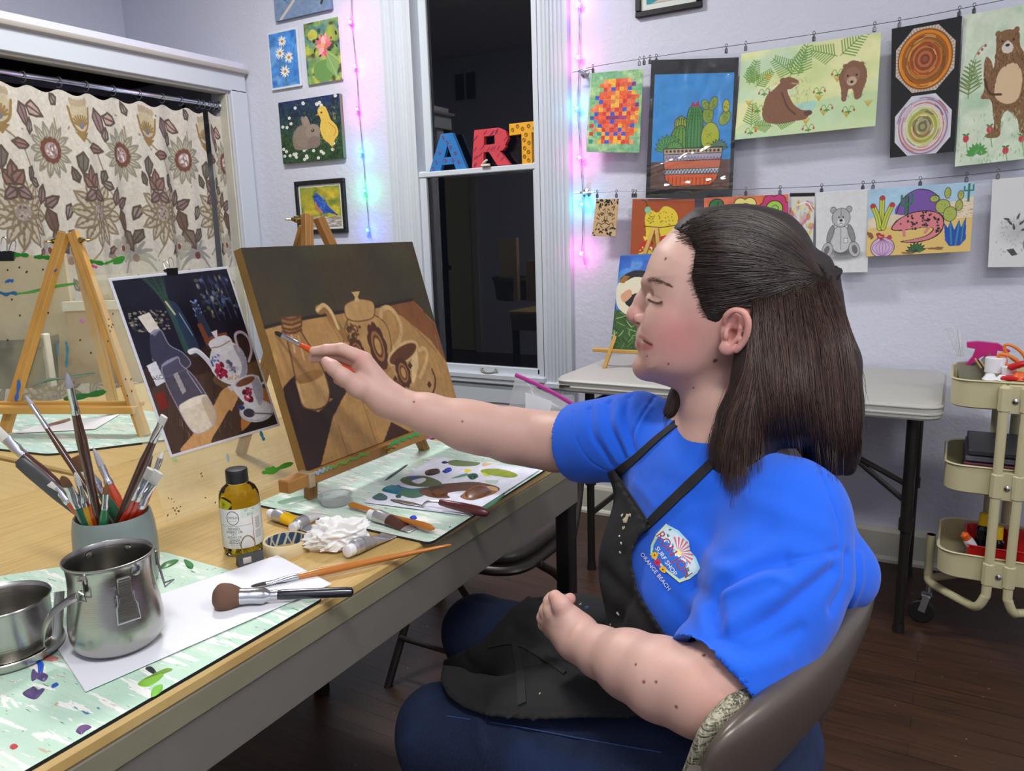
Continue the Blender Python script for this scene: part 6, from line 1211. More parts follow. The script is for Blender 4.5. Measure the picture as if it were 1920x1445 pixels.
injar((200,905),(194,982),'short green-handled brush with small tan tip, jar front',22,34,kind='round',r=.0040,br='sable',hc='#2E7A4A',hr=.0044)
injar((308,780),(222,974),'tall dark-handled flat brush leaning right in the jar',18,38,kind='flat',r=.0052,br='white',hc=BK,hr=.0044)
injar((264,889),(228,972),'flat white brush with red handle, leftmost of the red three',14,38,kind='flat',r=.0050,br='white',hc=RD)
injar((281,878),(238,968),'flat white brush with red handle, middle of the red three',22,42,kind='flat',r=.0062,br='white',hc=RD)
injar((297,884),(251,963),'widest flat white brush with red handle at the jar right',24,46,kind='flat',r=.0075,br='white',hc=RD)
injar((306,845),(272,956),'slim pointed brush with orange handle, rightmost in the jar',14,34,kind='round',r=.0034,br='white',hc='#C04A1C')
# palette knives in the jar
def knife(tp,ex,lab,r,col):
    R=at_z(ex[0],ex[1],JZ);v=R[:2]-JC;q=np.linalg.norm(v);R[:2]=JC+v*min(1,.036/q);B=np.array([*(JC-v/q*.02),.83]);rd=ray(*tp);u=(R-B)/np.linalg.norm(R-B);b_=rd@u;w0=CAM-B;s=(b_*(u@w0)-(rd@w0))/((rd@rd)-b_*b_);T=CAM+rd*s
    t=thing('palette_knife',lab,'palette knife',tuple(B));MB().tube(T+(R-T)*np.array([0,.04,.2,.6,.9,1])[:,None],r*np.array([.5,1,1.1,1.1,.9,.5]),14,flat=.35,up=-CW).build('blade',mat('knife_grey'+col,col,.4,.3),t);MB().tube([R,B],[.003,.003],8).build('shaft',M_STEEL,t)
knife((33,862),(138,968),'dark grey palette knife leaning left out of the jar',.0085,'#4A4A4C');knife((280,850),(252,952),'dark narrow palette knife between the right brushes',.006,'#4C423C')
# ------------------------------------------------ jar, pot, cup
MJ=mat('grey_glaze','#7F8C88',.3,vary=.10,scale=18)
jr=MB();jr.lathe([(.0,.002),(.040,.0),(.046,.006),(.0505,.03),(.0515,.06),(.050,.085),(.0475,.100),(.0465,.1035),(.0445,.103),(.0445,.098),(.0465,.06),(.045,.02),(.038,.010),(0,.009)],56,(JC[0],JC[1],TZ));jr.build('ceramic_jar',MJ,label='grey-green glazed ceramic jar holding the paint brushes',cat='jar')
M_SS=mat('brushed_steel','#B4B2AC',.24,1.0,vary=.10,scale=5);_n=NT(M_SS);_n.bump(_n.noise(_n.coord((1,1,40)),30,3),.0001)
PX,PY,PZ=-.802,.469,TZ+.0075
t=thing('steel_pot','stainless steel bell-shaped pot with latches and side handle on white paper','pot',(PX,PY,PZ))
prof=[(0,.0008),(.034,0),(.040,.002),(.0455,.008),(.0485,.018),(.0492,.030),(.0480,.044),(.0455,.060),(.0436,.076),(.0432,.090),(.0442,.101),(.0455,.104),(.0466,.1045),(.0470,.1055),(.0466,.1068),(.0455,.1070),(.0447,.1055),(.0440,.101),(.0428,.090),(.0430,.076),(.0450,.060),(.0476,.044),(.0484,.030),(.046,.012),(.038,.004),(0,.003)]
MB().lathe(prof,96,(PX,PY,PZ)).build('body',M_SS,t,angle=60)
tc=math.atan2(-PY,-PX);
def on_pot(th,z,r): a_=tc+math.radians(th);return np.array([PX+r*math.cos(a_),PY+r*math.sin(a_),PZ+z])
def pframe(th): a_=tc+math.radians(th);n_=np.array([math.cos(a_),math.sin(a_),0]);return np.stack([np.cross([0,0,1.],n_),np.array([0,0,1.]),n_],1)
def latch(th,nm):
    B_=pframe(th);c0=on_pot(th,.066,.0462);Q=lambda x,z,o: c0+B_@np.array([x,z,o])
    b=MB();b.box(Q(0,.012,.004),(.0135,.030,.0012),B_,.0003);b.box(Q(0,.0275,.0045),(.0135,.004,.005),B_,.001);b.box(Q(-.001,-.006,.0035),(.020,.026,.0008),B_);L_=t and b.build(nm,M_SS,t)
    b=MB();b.tube([Q(-.0085,.012,.005),Q(-.0085,.002,.0065),Q(-.0108,-.003,.006),Q(-.0115,-.021,.0055),Q(.0115,-.021,.0055),Q(.0108,-.003,.006),Q(.0085,.002,.0065),Q(.0085,.012,.005)],.0011,8);b.build('latch_wire',M_STEEL,t)
latch(13,'latch_plate');
B_=pframe(88);c0=on_pot(88,.085,.0452);Q=lambda x,z,o: c0+B_@np.array([x,z,o])
b=MB();b.box(Q(0,.008,.003),(.012,.018,.003),B_,.0008);b.build('latch_plate',M_SS,t);b=MB();b.tube([Q(-.004,.0,.004),Q(-.005,-.02,.007),Q(-.006,-.028,.008),Q(0,-.024,.018),Q(.006,-.028,.008),Q(.005,-.02,.007),Q(.004,0,.004)],.0012,8);b.build('latch_wire',M_STEEL,t)
for th in (-38,34,150,205):
    b=MB();b.lathe([(.0058,0),(.0055,.0012),(.0035,.002),(0,.0022)],18,on_pot(th,.0955,.0438),axis=tuple(pframe(th)[:,2]),cap0=True);b.lathe([(.0045,0),(.004,.0014),(0,.0022)],16,on_pot(th,.0955,.0424),axis=tuple(-pframe(th)[:,2]),cap0=True);b.build('rivet',M_SS,t)
B_=pframe(-38);c0=on_pot(-38,.083,.0452);Q=lambda x,z,o: c0+B_@np.array([x,z,o])
b=MB();b.box(Q(0,.006,.002),(.007,.016,.0016),B_,.0004);b.tube([Q(-.0055,-.008,.004),Q(-.0045,.0,.005),Q(0,.003,.005),Q(.0045,.0,.005),Q(.0055,-.008,.004),Q(-.0055,-.008,.004)],.0010,8);b.build('handle_ear',M_SS,t)
hp=spline([on_pot(-44,.080,.049),on_pot(-52,.076,.055),on_pot(-64,.064,.066),on_pot(-72,.046,.072),on_pot(-78,.028,.073),on_pot(-86,.022,.067),on_pot(-92,.024,.060),on_pot(-96,.045,.056),on_pot(-100,.072,.052)],46)
MB().tube(hp,.0052,10,flat=.22,up=(.5,-.2,.8)).build('side_handle',M_SS,t)
# oval strainer cup at the left edge with its lid under it
CX_,CY_=at_z(4,1128,.866)[:2]
t=thing('steel_cup','stainless steel cup cut off by the left picture edge','cup',(CX_,CY_,TZ+.012))
MB().lathe([(0,.001),(.044,.0),(.0455,.003),(.0460,.052),(.0475,.0545),(.0482,.0560),(.0475,.0572),(.0462,.0560),(.0450,.052),(.0446,.005),(0,.004)],72,(CX_,CY_,TZ+.0125)).build('body',M_SS,t)
t=thing('steel_cup_lid','round stainless lid under the steel cup','saucer',(CX_,CY_,TZ+.004));MB().lathe([(0,.002),(.044,.0),(.052,.001),(.0545,.004),(.0545,.010),(.0535,.011),(.0525,.009),(.051,.004),(.047,.0035),(.045,.007),(0,.007)],72,(CX_,CY_,TZ+.0046)).build('lid_plate',M_SS,t)
# ------------------------------------------------ oil bottle
OX,OY_,OR_=-.897,.731,.0288
t=thing('oil_bottle','linseed oil bottle with black cap and white label','bottle',(OX,OY_,TZ))
mo_=mat('amber_oil','#D8BE38',.03,Transmission_Weight=.9,IOR=1.12);mg_=mat('bottle_glass','#F4F6EE',.03,Transmission_Weight=1.0,IOR=1.15)
MB().lathe([(0,.001),(.024,.0),(.0278,.004),(OR_,.010),(OR_,.082),(.0275,.092),(.0235,.100),(.0165,.1055),(.0145,.1065),(.0145,.112),(0,.112)],64,(OX,OY_,TZ)).build('glass_body',mg_,t)
MB().lathe([(0,.004),(.0255,.005),(.0276,.011),(.0276,.082),(.0264,.0905),(.0225,.0955),(0,.0955)],48,(OX,OY_,TZ)).build('oil',mo_,t)
b=MB();R_=[]
for z,r_ in ((.1075,.0150),(.1085,.0156),(.126,.0153),(.1275,.0145),(.128,.012)): R_.append([(OX+(r_+(.0003 if k%2 else 0))*math.cos(k*math.pi/40),OY_+(r_+(.0003 if k%2 else 0))*math.sin(k*math.pi/40),TZ+z) for k in range(80)])
ring_loft(b,R_,True,True);b.build('screw_cap',mat('black_cap','#17171A',.4),t)
lp=Pic(420,210,'#DCDDD8');ink='#2A2A2E'
lp.line([(13,0),(13,50)],.7,'#B8424A');lp.line([(65.5,4),(65.5,50)],.9,'#B8424A');lp.line([(13,21),(65,21)],.35,'#7A4A4C')
for r_,w__ in ((8.6,.9),):
    a=np.linspace(0,2*np.pi,40);lp.line(list(zip(38+r_*np.cos(a),11+r_*np.sin(a)*.98)),w__,'#4A4A4E')
lp.text('GAMBLIN',38,10.4,4.0,'#3C3C40',sx=.95);lp.text('artist materials',38,14.4,1.6,'#5C5C60');
for i,(tx,sz) in enumerate((('REFINED',4.6),('LINSEED OIL',4.6),('drying oil',2.0),('ACEITE DE',4.4),('LINAZA',4.4),('REFINAD',4.4),('Huile pour peinture',1.7),('125 ml / 4.2 fl oz',1.7))): lp.text(tx,38,(24.5,28.4,31.6,35.2,38.8,42.4,45.6,48.4)[i],sz,ink,bold=.04)
for k in range(12): lp.line([(69+(k%3),15+k*1.2),(80-(k%4),15+k*1.2)],.5,'#6A6A6E')
for k in range(8): lp.line([(69,31+k*1.3),(82-(k%3)*2,31+k*1.3)],.5,'#7A7A7E')
lp.poly([(50,-1),(79,-1),(79,10),(50,12)],'#C9D6C6');lp.text('357',57,2.5,3.6,'#2E3A34');lp.text('92',68,2.5,3.6,'#2E3A34');lp.text('$7.52',63,8,4.2,'#2E5A44');lp.line([(80,2),(96,2)],.6,ink);
for k in range(14): lp.line([(84,5+k*2),(97,5+k*2)],.5,'#8A8A8E')
tco=math.atan2(-OY_,-OX)
def lab_fn(u,v): th=tco+np.radians(-100+u*200);r_=OR_+.0004;return [OX+r_*np.cos(th),OY_+r_*np.sin(th),TZ+.0745-v*.060]
pic_mesh('label',lp,lab_fn,mat('label_paper',None,.5,attr=True),t)
# ------------------------------------------------ tape, tissue, tubes, cup lid
TX,TY=-.838,.758
t=thing('tape_roll','roll of cream masking tape lying flat on the table','tape roll',(TX,TY,TZ))
MB().lathe([(.0285,0),(.0325,0),(.0328,.001),(.0328,.0175),(.0322,.0185),(.0285,.0185),(.0285,0)],64,(TX,TY,TZ)).build('tape',mat('masking_tape','#D6C49A',.6),t,angle=50)
cp_=Pic(360,40,'#2A4A6E');[cp_.line([(k*7,-1),(k*7+5,12)],1.9,'#C4BFA8') for k in range(15)];[cp_.line([(k*14+5,12),(k*14+10,-1)],1.2,'#C4BFA8') for k in range(7)]
pic_mesh('core',cp_,lambda u,v: [TX+.0282*np.cos(u*2*np.pi),TY+.0282*np.sin(u*2*np.pi),TZ+.018-v*.018+0*u],mat('core_card',None,.6,attr=True),t)
def tissue():
    c=at_z(634,1012,TZ+.018);nu,nv=150,90;V=[];
    for j in range(nv):
        ph=math.pi*(j+.5)/nv
        for i in range(nu):
            th=2*math.pi*i/nu;d=Vector((math.sin(ph)*math.cos(th),math.sin(ph)*math.sin(th),math.cos(ph)))
            q=d*2.2+Vector((3.1,1.7,.4));wv=mnoise.noise_vector(q*.9)*.9;r_=1.0-abs(mnoise.noise(q*.8+wv*.5))*.55-abs(mnoise.noise(q*1.6+wv))*.30-.05*abs(mnoise.noise(q*4))+.30*mnoise.noise(q*.6)
            x,y,z=d.x*r_*.046,d.y*r_*.034,max(d.z*r_*.036,-.0175);V.append((c[0]+x*CR[0]/1-y*(-CR[1]),c[1]+x*CR[1]+y*CR[0],c[2]+z+.004))
    Fs=[(j*nu+i,j*nu+(i+1)%nu,(j+1)*nu+(i+1)%nu,(j+1)*nu+i) for j in range(nv-1) for i in range(nu)];Fs+=[tuple(range(nu))[::-1],tuple((nv-1)*nu+i for i in range(nu))]
    return MB().add(V,Fs).build('crumpled_tissue',mat('tissue','#F0EFEC',.9,sss=.3),label='crumpled white tissue among the paint tubes',cat='tissue',angle=60)
tissue()
def paint_tube(cap,end,lab,r,band,body='#C9CBD0',z=TZ+.001,capc='#E4E5E8',f0=.42,f1=.85,lift=0.0,capl=.012,txt=None):
    A_,B2=at_z(*cap,z+r),at_z(*end,z+.004+lift);A_[2]=z+r;B2[2]=z+.004+lift;d=(B2-A_)/np.linalg.norm(B2-A_);L=np.linalg.norm(B2-A_);t=thing('paint_tube',lab,'paint tube',(A_[0],A_[1],z))
    def prof(s): fl=np.clip(1.0-1.0*np.clip((s-.12)/.8,0,1)**1.3,.09,1);rr=r*(1+.32*(1-fl));return rr,fl
    s_=np.linspace(0,1,26);P=A_+d*capl+ (B2-A_-d*capl)*s_[:,None];P[:,2]=z+np.maximum(.0015,r*prof(s_)[1])*1.0+lift*s_
    rr,fl=prof(s_);rr=rr.copy();rr[0]=r*.55;rr[1]=r*.95
    mt=mat('tube_metal'+body,body,.3,.7);MB().tube(P,rr,22,flat=fl,up=(0,0,1)).build('tube_body',mt,t)
    k0,k1=int(f0*25),int(f1*25);MB().tube(P[k0:k1+1],rr[k0:k1+1]*1.012+.0002,22,flat=fl[k0:k1+1]*1.01,up=(0,0,1),caps=False).build('label_band',mat('tube_band'+band,band,.4),t)
    b=MB();sd=np.cross(d,[0,0,1]);b.box(P[-1]+d*.002,(.007,r*2.6,.0022),np.stack([d,sd,np.array([0,0,1.])],1),.0006);b.build('crimp',mat('tube_metal#C9CBD0','#C9CBD0',.3,.7),t)
    MB().lathe([(r*.62,capl),(r*.78,capl*.9),(r*.74,.001),(r*.6,0),(0,0)],26,A_,axis=tuple(d),cap0=True).build('cap',mat('tube_cap'+capc,capc,.35),t)
    return t
paint_tube((505,962),(584,988),'silver paint tube with a yellow label beside the tape',.0105,'#E8B80C',f0=.30,f1=.72)
paint_tube((548,990),(604,956),'white paint tube with small print behind the yellow one',.0100,'#D6D6DA','#C4C6CE',f0=.3,f1=.8)
paint_tube((692,963),(772,988),'paint tube with a dark brown label by the tissue',.0105,'#4A2A22',f0=.42,f1=.86,z=TZ+.005)
paint_tube((650,1034),(728,1000),'silver paint tube with a white round cap facing the camera',.0118,'#8C8A86','#C2C2C6',f0=.22,f1=.5,capl=.013)
LX,LY=-.905,.938
t=thing('plastic_portion_cup','small clear plastic cup by the easel foot','cup',(LX,LY,TZ+.005));MB().lathe([(0,.0005),(.022,0),(.0235,.002),(.0275,.0155),(.0300,.0160),(.0300,.0170),(.0272,.0168),(.0228,.0022),(0,.0018)],48,(LX,LY,TZ+.0045)).build('cup',mat('frosted_cup','#E4E8EA',.18,Transmission_Weight=.7,IOR=1.25,Alpha=.75),t)
tb_=thing('binder_clip','black clip smeared with white paint at the oil bottle foot','binder clip',tuple(at_z(468,1044,TZ+.008)))
p0,p1_=at_z(446,1050,TZ+.010),at_z(490,1038,TZ+.010);d=(p1_-p0)/np.linalg.norm(p1_-p0);sd=np.cross([0,0,1.],d);M=np.stack([d,sd,np.array([0,0,1.])],1)
b=MB();b.add([(p0+p1_)/2+M@np.array(q) for q in [(-.018,-.010,-.009),(-.018,.008,-.009),(-.018,.002,.006),(-.018,-.002,.006),(.018,-.010,-.009),(.018,.008,-.009),(.018,.002,.006),(.018,-.002,.006)]],[(0,1,2,3),(7,6,5,4),(0,4,5,1),(1,5,6,2),(2,6,7,3),(3,7,4,0)]);b.build('clip_body',mat('clip_black','',.35),tb_,smooth=False)
MB().tube(spline([(p0+p1_)/2+M@np.array(q) for q in [(-.007,.001,.006),(-.010,.002,.020),(-.004,.003,.030),(.004,.003,.030),(.010,.002,.020),(.007,.001,.006)]],26),.0009,7).build('wire_handle',M_BRASS,tb_)
b=MB();b.box((p0+p1_)/2+M@np.array([-.006,-.007,-.001]),(.012,.002,.009),M,.0008);b.build('paint_smear',mat('smear_white','#C8BEB4',.5),tb_)
# ------------------------------------------------ lying brushes and palette knife
def lie(tp,en,lab,zt=.0105,ze=.0105,**k): a_,b_=at_z(*tp,TZ+zt),at_z(*en,TZ+ze);return brush(a_,b_,lab,up=(0,0,1),loc=((a_[0]+b_[0])/2,(a_[1]+b_[1])/2,TZ),**k)
lie((401,1120),(663,1109),'black-handled round mop brush lying on the white paper',zt=.020,ze=.012,kind='mop',r=.0110,wide=1.6,br='taupe',hc='#1B1E28',Lb=.033,Lf=.045,hr=.0060,blunt=True)
lie((470,1099),(846,1021),'long orange-brown brush lying across the table edge',zt=.011,ze=.008,kind='filbert',r=.0052,br='dark',hc='#B8702A',Lb=.020,Lf=.042,hr=.0042)
a_,b_=at_z(659,945,TZ+.012),at_z(814,991,TZ+.014);P=a_+(b_-a_)*np.array([0,.02,.15,.3,.5,.7,.88,.96,1])[:,None]
t=thing('wooden_tool','flat orange-brown wooden handle tool beside the brown label tube','tool',tuple(a_));MB().tube(P,[.0075,.0085,.0062,.0042,.0036,.0048,.0066,.0056,.002],16,flat=[.5,.5,.55,.7,.8,.85,.85,.85,.85],up=(0,0,1)).build('handle',handle_m('#B8702A'),t)
t=thing('palette_knife','palette knife with a maroon handle on the palette paper','palette knife',tuple(at_z(860,950,TZ+.01)))
A_,B2,C2,D2,E2=at_z(733,936,TZ+.008),at_z(792,948,TZ+.009),at_z(806,940,TZ+.019),at_z(824,941,TZ+.020),at_z(916,962,TZ+.014)
MB().tube([A_,A_*.8+B2*.2,A_*.4+B2*.6,B2],[.002,.0062,.0066,.003],14,flat=.12,up=(0,0,1)).build('blade',M_STEEL,t);MB().tube(spline([B2,(B2+C2)/2+[0,0,.002],C2,D2],14),.0022,8).build('shank',M_STEEL,t)
MB().tube(D2+(E2-D2)*np.array([0,.02,.15,.5,.8,.95,1])[:,None],[.0042,.0052,.0062,.0078,.0082,.0066,.003],16).build('handle',mat('maroon_wood','#5C2A2C',.3),t)
# ------------------------------------------------ zip bag beyond the table end
t=thing('zip_bag','clear plastic zip bag with a pink seal behind her arm','bag',tuple(at_depth(1030,760,2.1)))
D0=2.05;cc=[at_depth(x,y,D0+dz) for x,y,dz in ((966,706,0),(1095,772,.02),(1100,850,.05),(940,830,.03))]
NX,NY=50,40;u=np.linspace(0,1,NX)[None]*np.ones((NY,1));v=np.linspace(0,1,NY)[:,None]*np.ones((1,NX))
for sg in (1,-1):
    G=np.stack(quad_fn(*cc)(u,v),-1);bul=.03*np.sin(np.pi*u)*np.sin(np.pi*np.clip(v,0,1))**.7+.008*(vnoise(NX,NY,9,7)-.5)*np.sin(np.pi*u);G=G-CW*(sg*bul)[...,None];MB().grid(G).build('bag_side',mat('milky_film','#DDE0E2',.12,Alpha=.42),t,angle=80)
MB().tube(spline([cc[0]+[0,0,.006],cc[0]*.66+cc[1]*.34+[0,0,.010],cc[0]*.3+cc[1]*.7+[0,0,.008],cc[1]],24),.0055,10,flat=.5,up=-CW).build('zip_seal',mat('pink_seal','#C23C9C',.3),t)
bp_=Pic(120,60,'#C9CCD6');bp_.text('ZIP-IT',50,24,26,'#F2F3F6',rot=8,bold=.6)
wp=[at_depth(x,y,D0-.035) for x,y in ((985,735),(1035,752),(1030,780),(985,768))];b=MB();b.grid(np.stack(quad_fn(*wp)(np.linspace(0,1,6)[None]*np.ones((4,1)),np.linspace(0,1,4)[:,None]*np.ones((1,6))),-1));b.build('white_print',mat('bag_print','#EEF0F4',.4,Alpha=.8),t)
MB().tube([at_z(764,836,TZ+.003),at_z(832,813,TZ+.003)],.004,6,flat=.4).build('pink_strip',mat('pink_seal','',.3),label='thin magenta plastic strip on the table behind the easel foot',cat='strip')
# seat cushion-backed things under the bag: a dark rail behind
# ================================================================== FOLDING CHAIRS
M_TAUPE=mat('taupe_enamel_chair','#5E564E',.33,.25,vary=.06,scale=8)
m=mat('woven_pad','#8E8A76',.9);n=NT(m);g1=n.noise(n.coord((60,60,420),(.5,.2,.3)),1.2,3);g2=n.noise(n.coord((300,300,60)),1.5,2);c_=n.mix(n.ramp(g1,.42,.62),'#4E4A40','#ABA68E');c_=n.mix(n.ramp(g2,.5,.7),c_,'#C9C4AC');n.l(c_,n.b.inputs['Base Color']);n.bump(g1,.0015)
def folding_chair(label,c,ang,mp,mm,zt=.79):
    """c: floor point under the middle of the backrest; ang: direction the chair faces"""
    f=np.array([math.cos(ang),math.sin(ang),0]);s=np.array([math.sin(ang),-math.cos(ang),0]);C0=np.array([c[0],c[1],0.]);Pt=lambda a,b,z: C0+s*a+f*b+np.array([0,0,z])
    t=thing('folding_chair',label,'chair',tuple(C0));w=.228
    def slab_(name,m,b0,b1,ws,z0,z1,bul,n=26):
        """rounded cushion/panel standing upright: front offset b0, back offset b1"""
        b=MB();a=np.linspace(0,2*np.pi,56,endpoint=False);ex=lambda q: np.sign(q)*np.abs(q)**.42;rings=[]
        for k in range(n+1):
            u=k/n;ph=math.pi*u;sc=max(.02,math.sin(ph)**.22);bb=b0+(b1-b0)*(.5-.5*math.cos(ph)) ;R_=[]
            for t_ in a:
                x=ex(math.cos(t_))*ws*(sc if sc<.9 else 1-(1-sc));z=(z0+z1)/2+ex(math.sin(t_))*(z1-z0)/2*sc;R_.append(tuple(Pt(x,bb+.020*(x/w)**2+(zt-z)*.30-bul*(1-min(1,(x/ws)**2))*(k/n)*(1-((z-(z0+z1)/2)/((z1-z0)/2+.001))**2),z)))
            rings.append(R_)
        ring_loft(b,rings,True,True);return b.build(name,m,t,angle=60)
    slab_('back_panel',mm,.012,-.020,w,.650,zt,.014);slab_('back_pad',mp,.034,.006,w-.020,.668,zt-.006,0)
    b=MB();a=np.linspace(0,2*np.pi,56,endpoint=False);ex=lambda q,e: np.sign(q)*np.abs(q)**e
    def seat(name,m,z0,z1,ws,d0,d1):
        b=MB();R=[]
        for z,o in ((z0,.03),(z0+.003,.006),((z0+z1)/2,0),(z1-.006,.004),(z1,.02),(z1+.003,.07)): R.append([tuple(Pt(ex(math.cos(t_),.5)*(ws-o),(d0+d1)/2+ex(math.sin(t_),.5)*((d1-d0)/2-o),z)) for t_ in a])
        ring_loft(b,R,True,True);return b.build(name,m,t,angle=60)
    seat('seat_pan',mm,.405,.432,.215,.02,.42);seat('seat_pad',mp,.428,.462,.195,.035,.405)
    for sd in (-1,1):
        x=sd*.215;MB().tube(spline([Pt(x*1.09,.034,.74),Pt(x*1.04,.06,.60),Pt(x*1.06,.14,.42),Pt(x*1.06,.40,.02),Pt(x*1.06,.405,.002)],30),.0115,12).build('leg',mm,t)
        MB().tube(spline([Pt(x*.97,.30,.415),Pt(x*.98,.16,.30),Pt(x*1.0,-.03,.03),Pt(x*1.0,-.035,.002)],24),.0115,12).build('leg',mm,t)
    MB().tube([Pt(-.225,.35,.12),Pt(.225,.35,.12)],.008,10).build('stretcher',mm,t);MB().tube([Pt(-.213,.02,.10),Pt(.213,.02,.10)],.008,10).build('stretcher',mm,t)
    return t
folding_chair('taupe metal folding chair with woven pads under the seated woman',(-.102,.866),math.radians(180-11.5),m,M_TAUPE,.795)
folding_chair('dark brown folding chair pushed to the far end of the work table',(-1.10,1.94),math.radians(-90),mat('brown_vinyl','#2E2823',.45),mat('dark_brown_enamel','#2B2521',.4,.2),.755)
# ================================================================== SOFT-SHAPE MODELLING (signed distances -> one continuous surface)
def smin(a,b,k):
    if k<=0: return np.minimum(a,b)
    h=np.clip(.5+.5*(b-a)/k,0,1);return b*(1-h)+a*h-k*h*(1-h)
class Sdf:
    def __init__(s): s.ops=[]
    def add(s,f,lo,hi,k=.01,sub=False): s.ops.append((f,np.array(lo,float),np.array(hi,float),k,sub));return s
    def cone(s,a,b,ra,rb,k=.01,sub=False,flat=None):
        a=np.array(a,float);b=np.array(b,float);d=b-a;L2=d@d+1e-12
        if flat is None:
            def f(P):
                t=np.clip(((P-a)@d)/L2,0,1);return np.linalg.norm(P-a-t[:,None]*d,axis=1)-(ra+(rb-ra)*t)
        else:
            n_,q=np.array(flat[0],float),flat[1];n_=n_/np.linalg.norm(n_)
            def f(P):
                t=np.clip(((P-a)@d)/L2,0,1);v=P-a-t[:,None]*d;w_=v@n_;v=v+np.outer(w_*(1/q-1),n_);return (np.linalg.norm(v,axis=1)-(ra+(rb-ra)*t))*(q if q<1 else 1)
        R=max(ra,rb)*(max(1,flat[1]) if flat else 1);return s.add(f,np.minimum(a,b)-R,np.maximum(a,b)+R,k,sub)
    def chain(s,pts,rs,k=.01,flat=None,sub=False):
        for i in range(len(pts)-1): s.cone(pts[i],pts[i+1],rs[i],rs[i+1],k,sub,flat)
        return s
    def ell(s,c,r,R=None,k=.01,sub=False):
        c=np.array(c,float);r=np.array(r,float);M=np.eye(3) if R is None else np.array(R,float)
        def f(P):
            q=(P-c)@M;k0=np.linalg.norm(q/r,axis=1);k1=np.linalg.norm(q/r**2,axis=1)+1e-9;return k0*(k0-1)/k1
        m=r.max();return s.add(f,c-m,c+m,k,sub)
    def ev(s,P,off=0.0):
        d=np.full(len(P),.2)
        for f,lo,hi,k,sub in s.ops:
            mg=k+.03;m=np.all((P>lo-mg)&(P<hi+mg),axis=1)
            if not m.any(): continue
            v=f(P[m]);d[m]=-smin(-d[m],v,k) if sub else smin(d[m],v,k)
        return d-off
    def grad(s,P,e=4e-4):
        g=np.empty_like(P)
        for i in range(3):
            D=np.zeros(3);D[i]=e;g[:,i]=s.ev(P+D)-s.ev(P-D)
        n=np.linalg.norm(g,axis=1)+1e-12;return g/n[:,None],n/(2*e)
def surface(S,h,lo=None,hi=None,off=0.0,refine=0,proj=2):
    """surface nets over blocks near the surface, then projected on to the exact zero set"""
    if lo is None: lo=np.min([o[1] for o in S.ops if not o[4]],0)-.02;hi=np.max([o[2] for o in S.ops if not o[4]],0)+.02
    B=8;n=np.ceil((hi-lo)/(h*B)).astype(int);cs=(np.stack(np.meshgrid(*[np.arange(k) for k in n],indexing='ij'),-1).reshape(-1,3));cen=lo+(cs+.5)*h*B
    dc=np.concatenate([S.ev(c_,off) for c_ in np.array_split(cen,max(1,len(cen)//200000))]);near=np.abs(dc)<h*B*.87*1.35+.002
    N=n*B+1;V=np.where(dc<0,-1.,1.).reshape(n).repeat(B,0).repeat(B,1).repeat(B,2);V=np.pad(V,((0,1),)*3,mode='edge').astype(np.float32)
    loc=np.stack(np.meshgrid(*[np.arange(B+1)]*3,indexing='ij'),-1).reshape(-1,3);blk=cs[near]
    for ch in np.array_split(blk,max(1,len(blk)//600)):
        I=(ch[:,None,:]*B+loc[None]).reshape(-1,3);V[I[:,0],I[:,1],I[:,2]]=S.ev(lo+I*h,off)
    sg=V<0;c8=[V[i:N[0]-1+i,j:N[1]-1+j,k:N[2]-1+k] for i in (0,1) for j in (0,1) for k in (0,1)]
    cnt=sum((c<0).astype(np.int8) for c in c8);act=(cnt>0)&(cnt<8);idx=-np.ones(act.shape,np.int64);A=np.argwhere(act);idx[act]=np.arange(len(A))
    vals=np.stack([c[act] for c in c8],1);co=np.array([(i,j,k) for i in (0,1) for j in (0,1) for k in (0,1)],float)
    ps=np.zeros((len(A),3));ct=np.zeros(len(A))
    for a in range(8):
        for b in range(a+1,8):
            if np.abs(co[a]-co[b]).sum()==1:
                m=(vals[:,a]<0) != (vals[:,b]<0);t=np.where(m,vals[:,a]/(vals[:,a]-vals[:,b]+1e-12),0);ps+=m[:,None]*(co[a]+t[:,None]*(co[b]-co[a]));ct+=m
    P=lo+(A+ps/ct[:,None])*h;Q=[]
    for ax in range(3):
        s0=[slice(0,None)]*3;s1=[slice(0,None)]*3;s0[ax]=slice(0,N[ax]-1);s1[ax]=slice(1,None);e=sg[tuple(s0)] != sg[tuple(s1)]
        E=np.argwhere(e);u,v=[k for k in range(3) if k != ax];ok=(E[:,u]>0)&(E[:,v]>0)&(E[:,u]<N[u]-1)&(E[:,v]<N[v]-1);E=E[ok];neg=sg[E[:,0],E[:,1],E[:,2]]
        q=[]
        for du,dv in ((0,0),(1,0),(1,1),(0,1)): F=E.copy();F[:,u]-=du;F[:,v]-=dv;q.append(idx[F[:,0],F[:,1],F[:,2]])
        q=np.stack(q,1);fl=neg if ax != 1 else ~neg;q[~fl]=q[~fl][:,::-1];Q.append(q)
    Q=np.concatenate(Q);Q=Q[(Q>=0).all(1)]
    def relax(P,n=2,w=.5):
        E=np.concatenate([Q_[:,[0,1]],Q_[:,[1,2]],Q_[:,[2,3]],Q_[:,[3,0]]]);E=np.concatenate([E,E[:,::-1]])
        for _ in range(n):
            S_=np.zeros_like(P);np.add.at(S_,E[:,0],P[E[:,1]]);c=np.bincount(E[:,0],minlength=len(P))[:,None];P=P*(1-w)+w*S_/np.maximum(c,1)
        return P
    def project(P,n):
        for _ in range(n):
            d=S.ev(P,off);g,gn=S.grad(P);st=np.clip(d/np.maximum(gn,.3),-h,h);P=P-g*st[:,None]
        return P
    Q_=Q;P=relax(P,2,.4);P=project(P,proj)
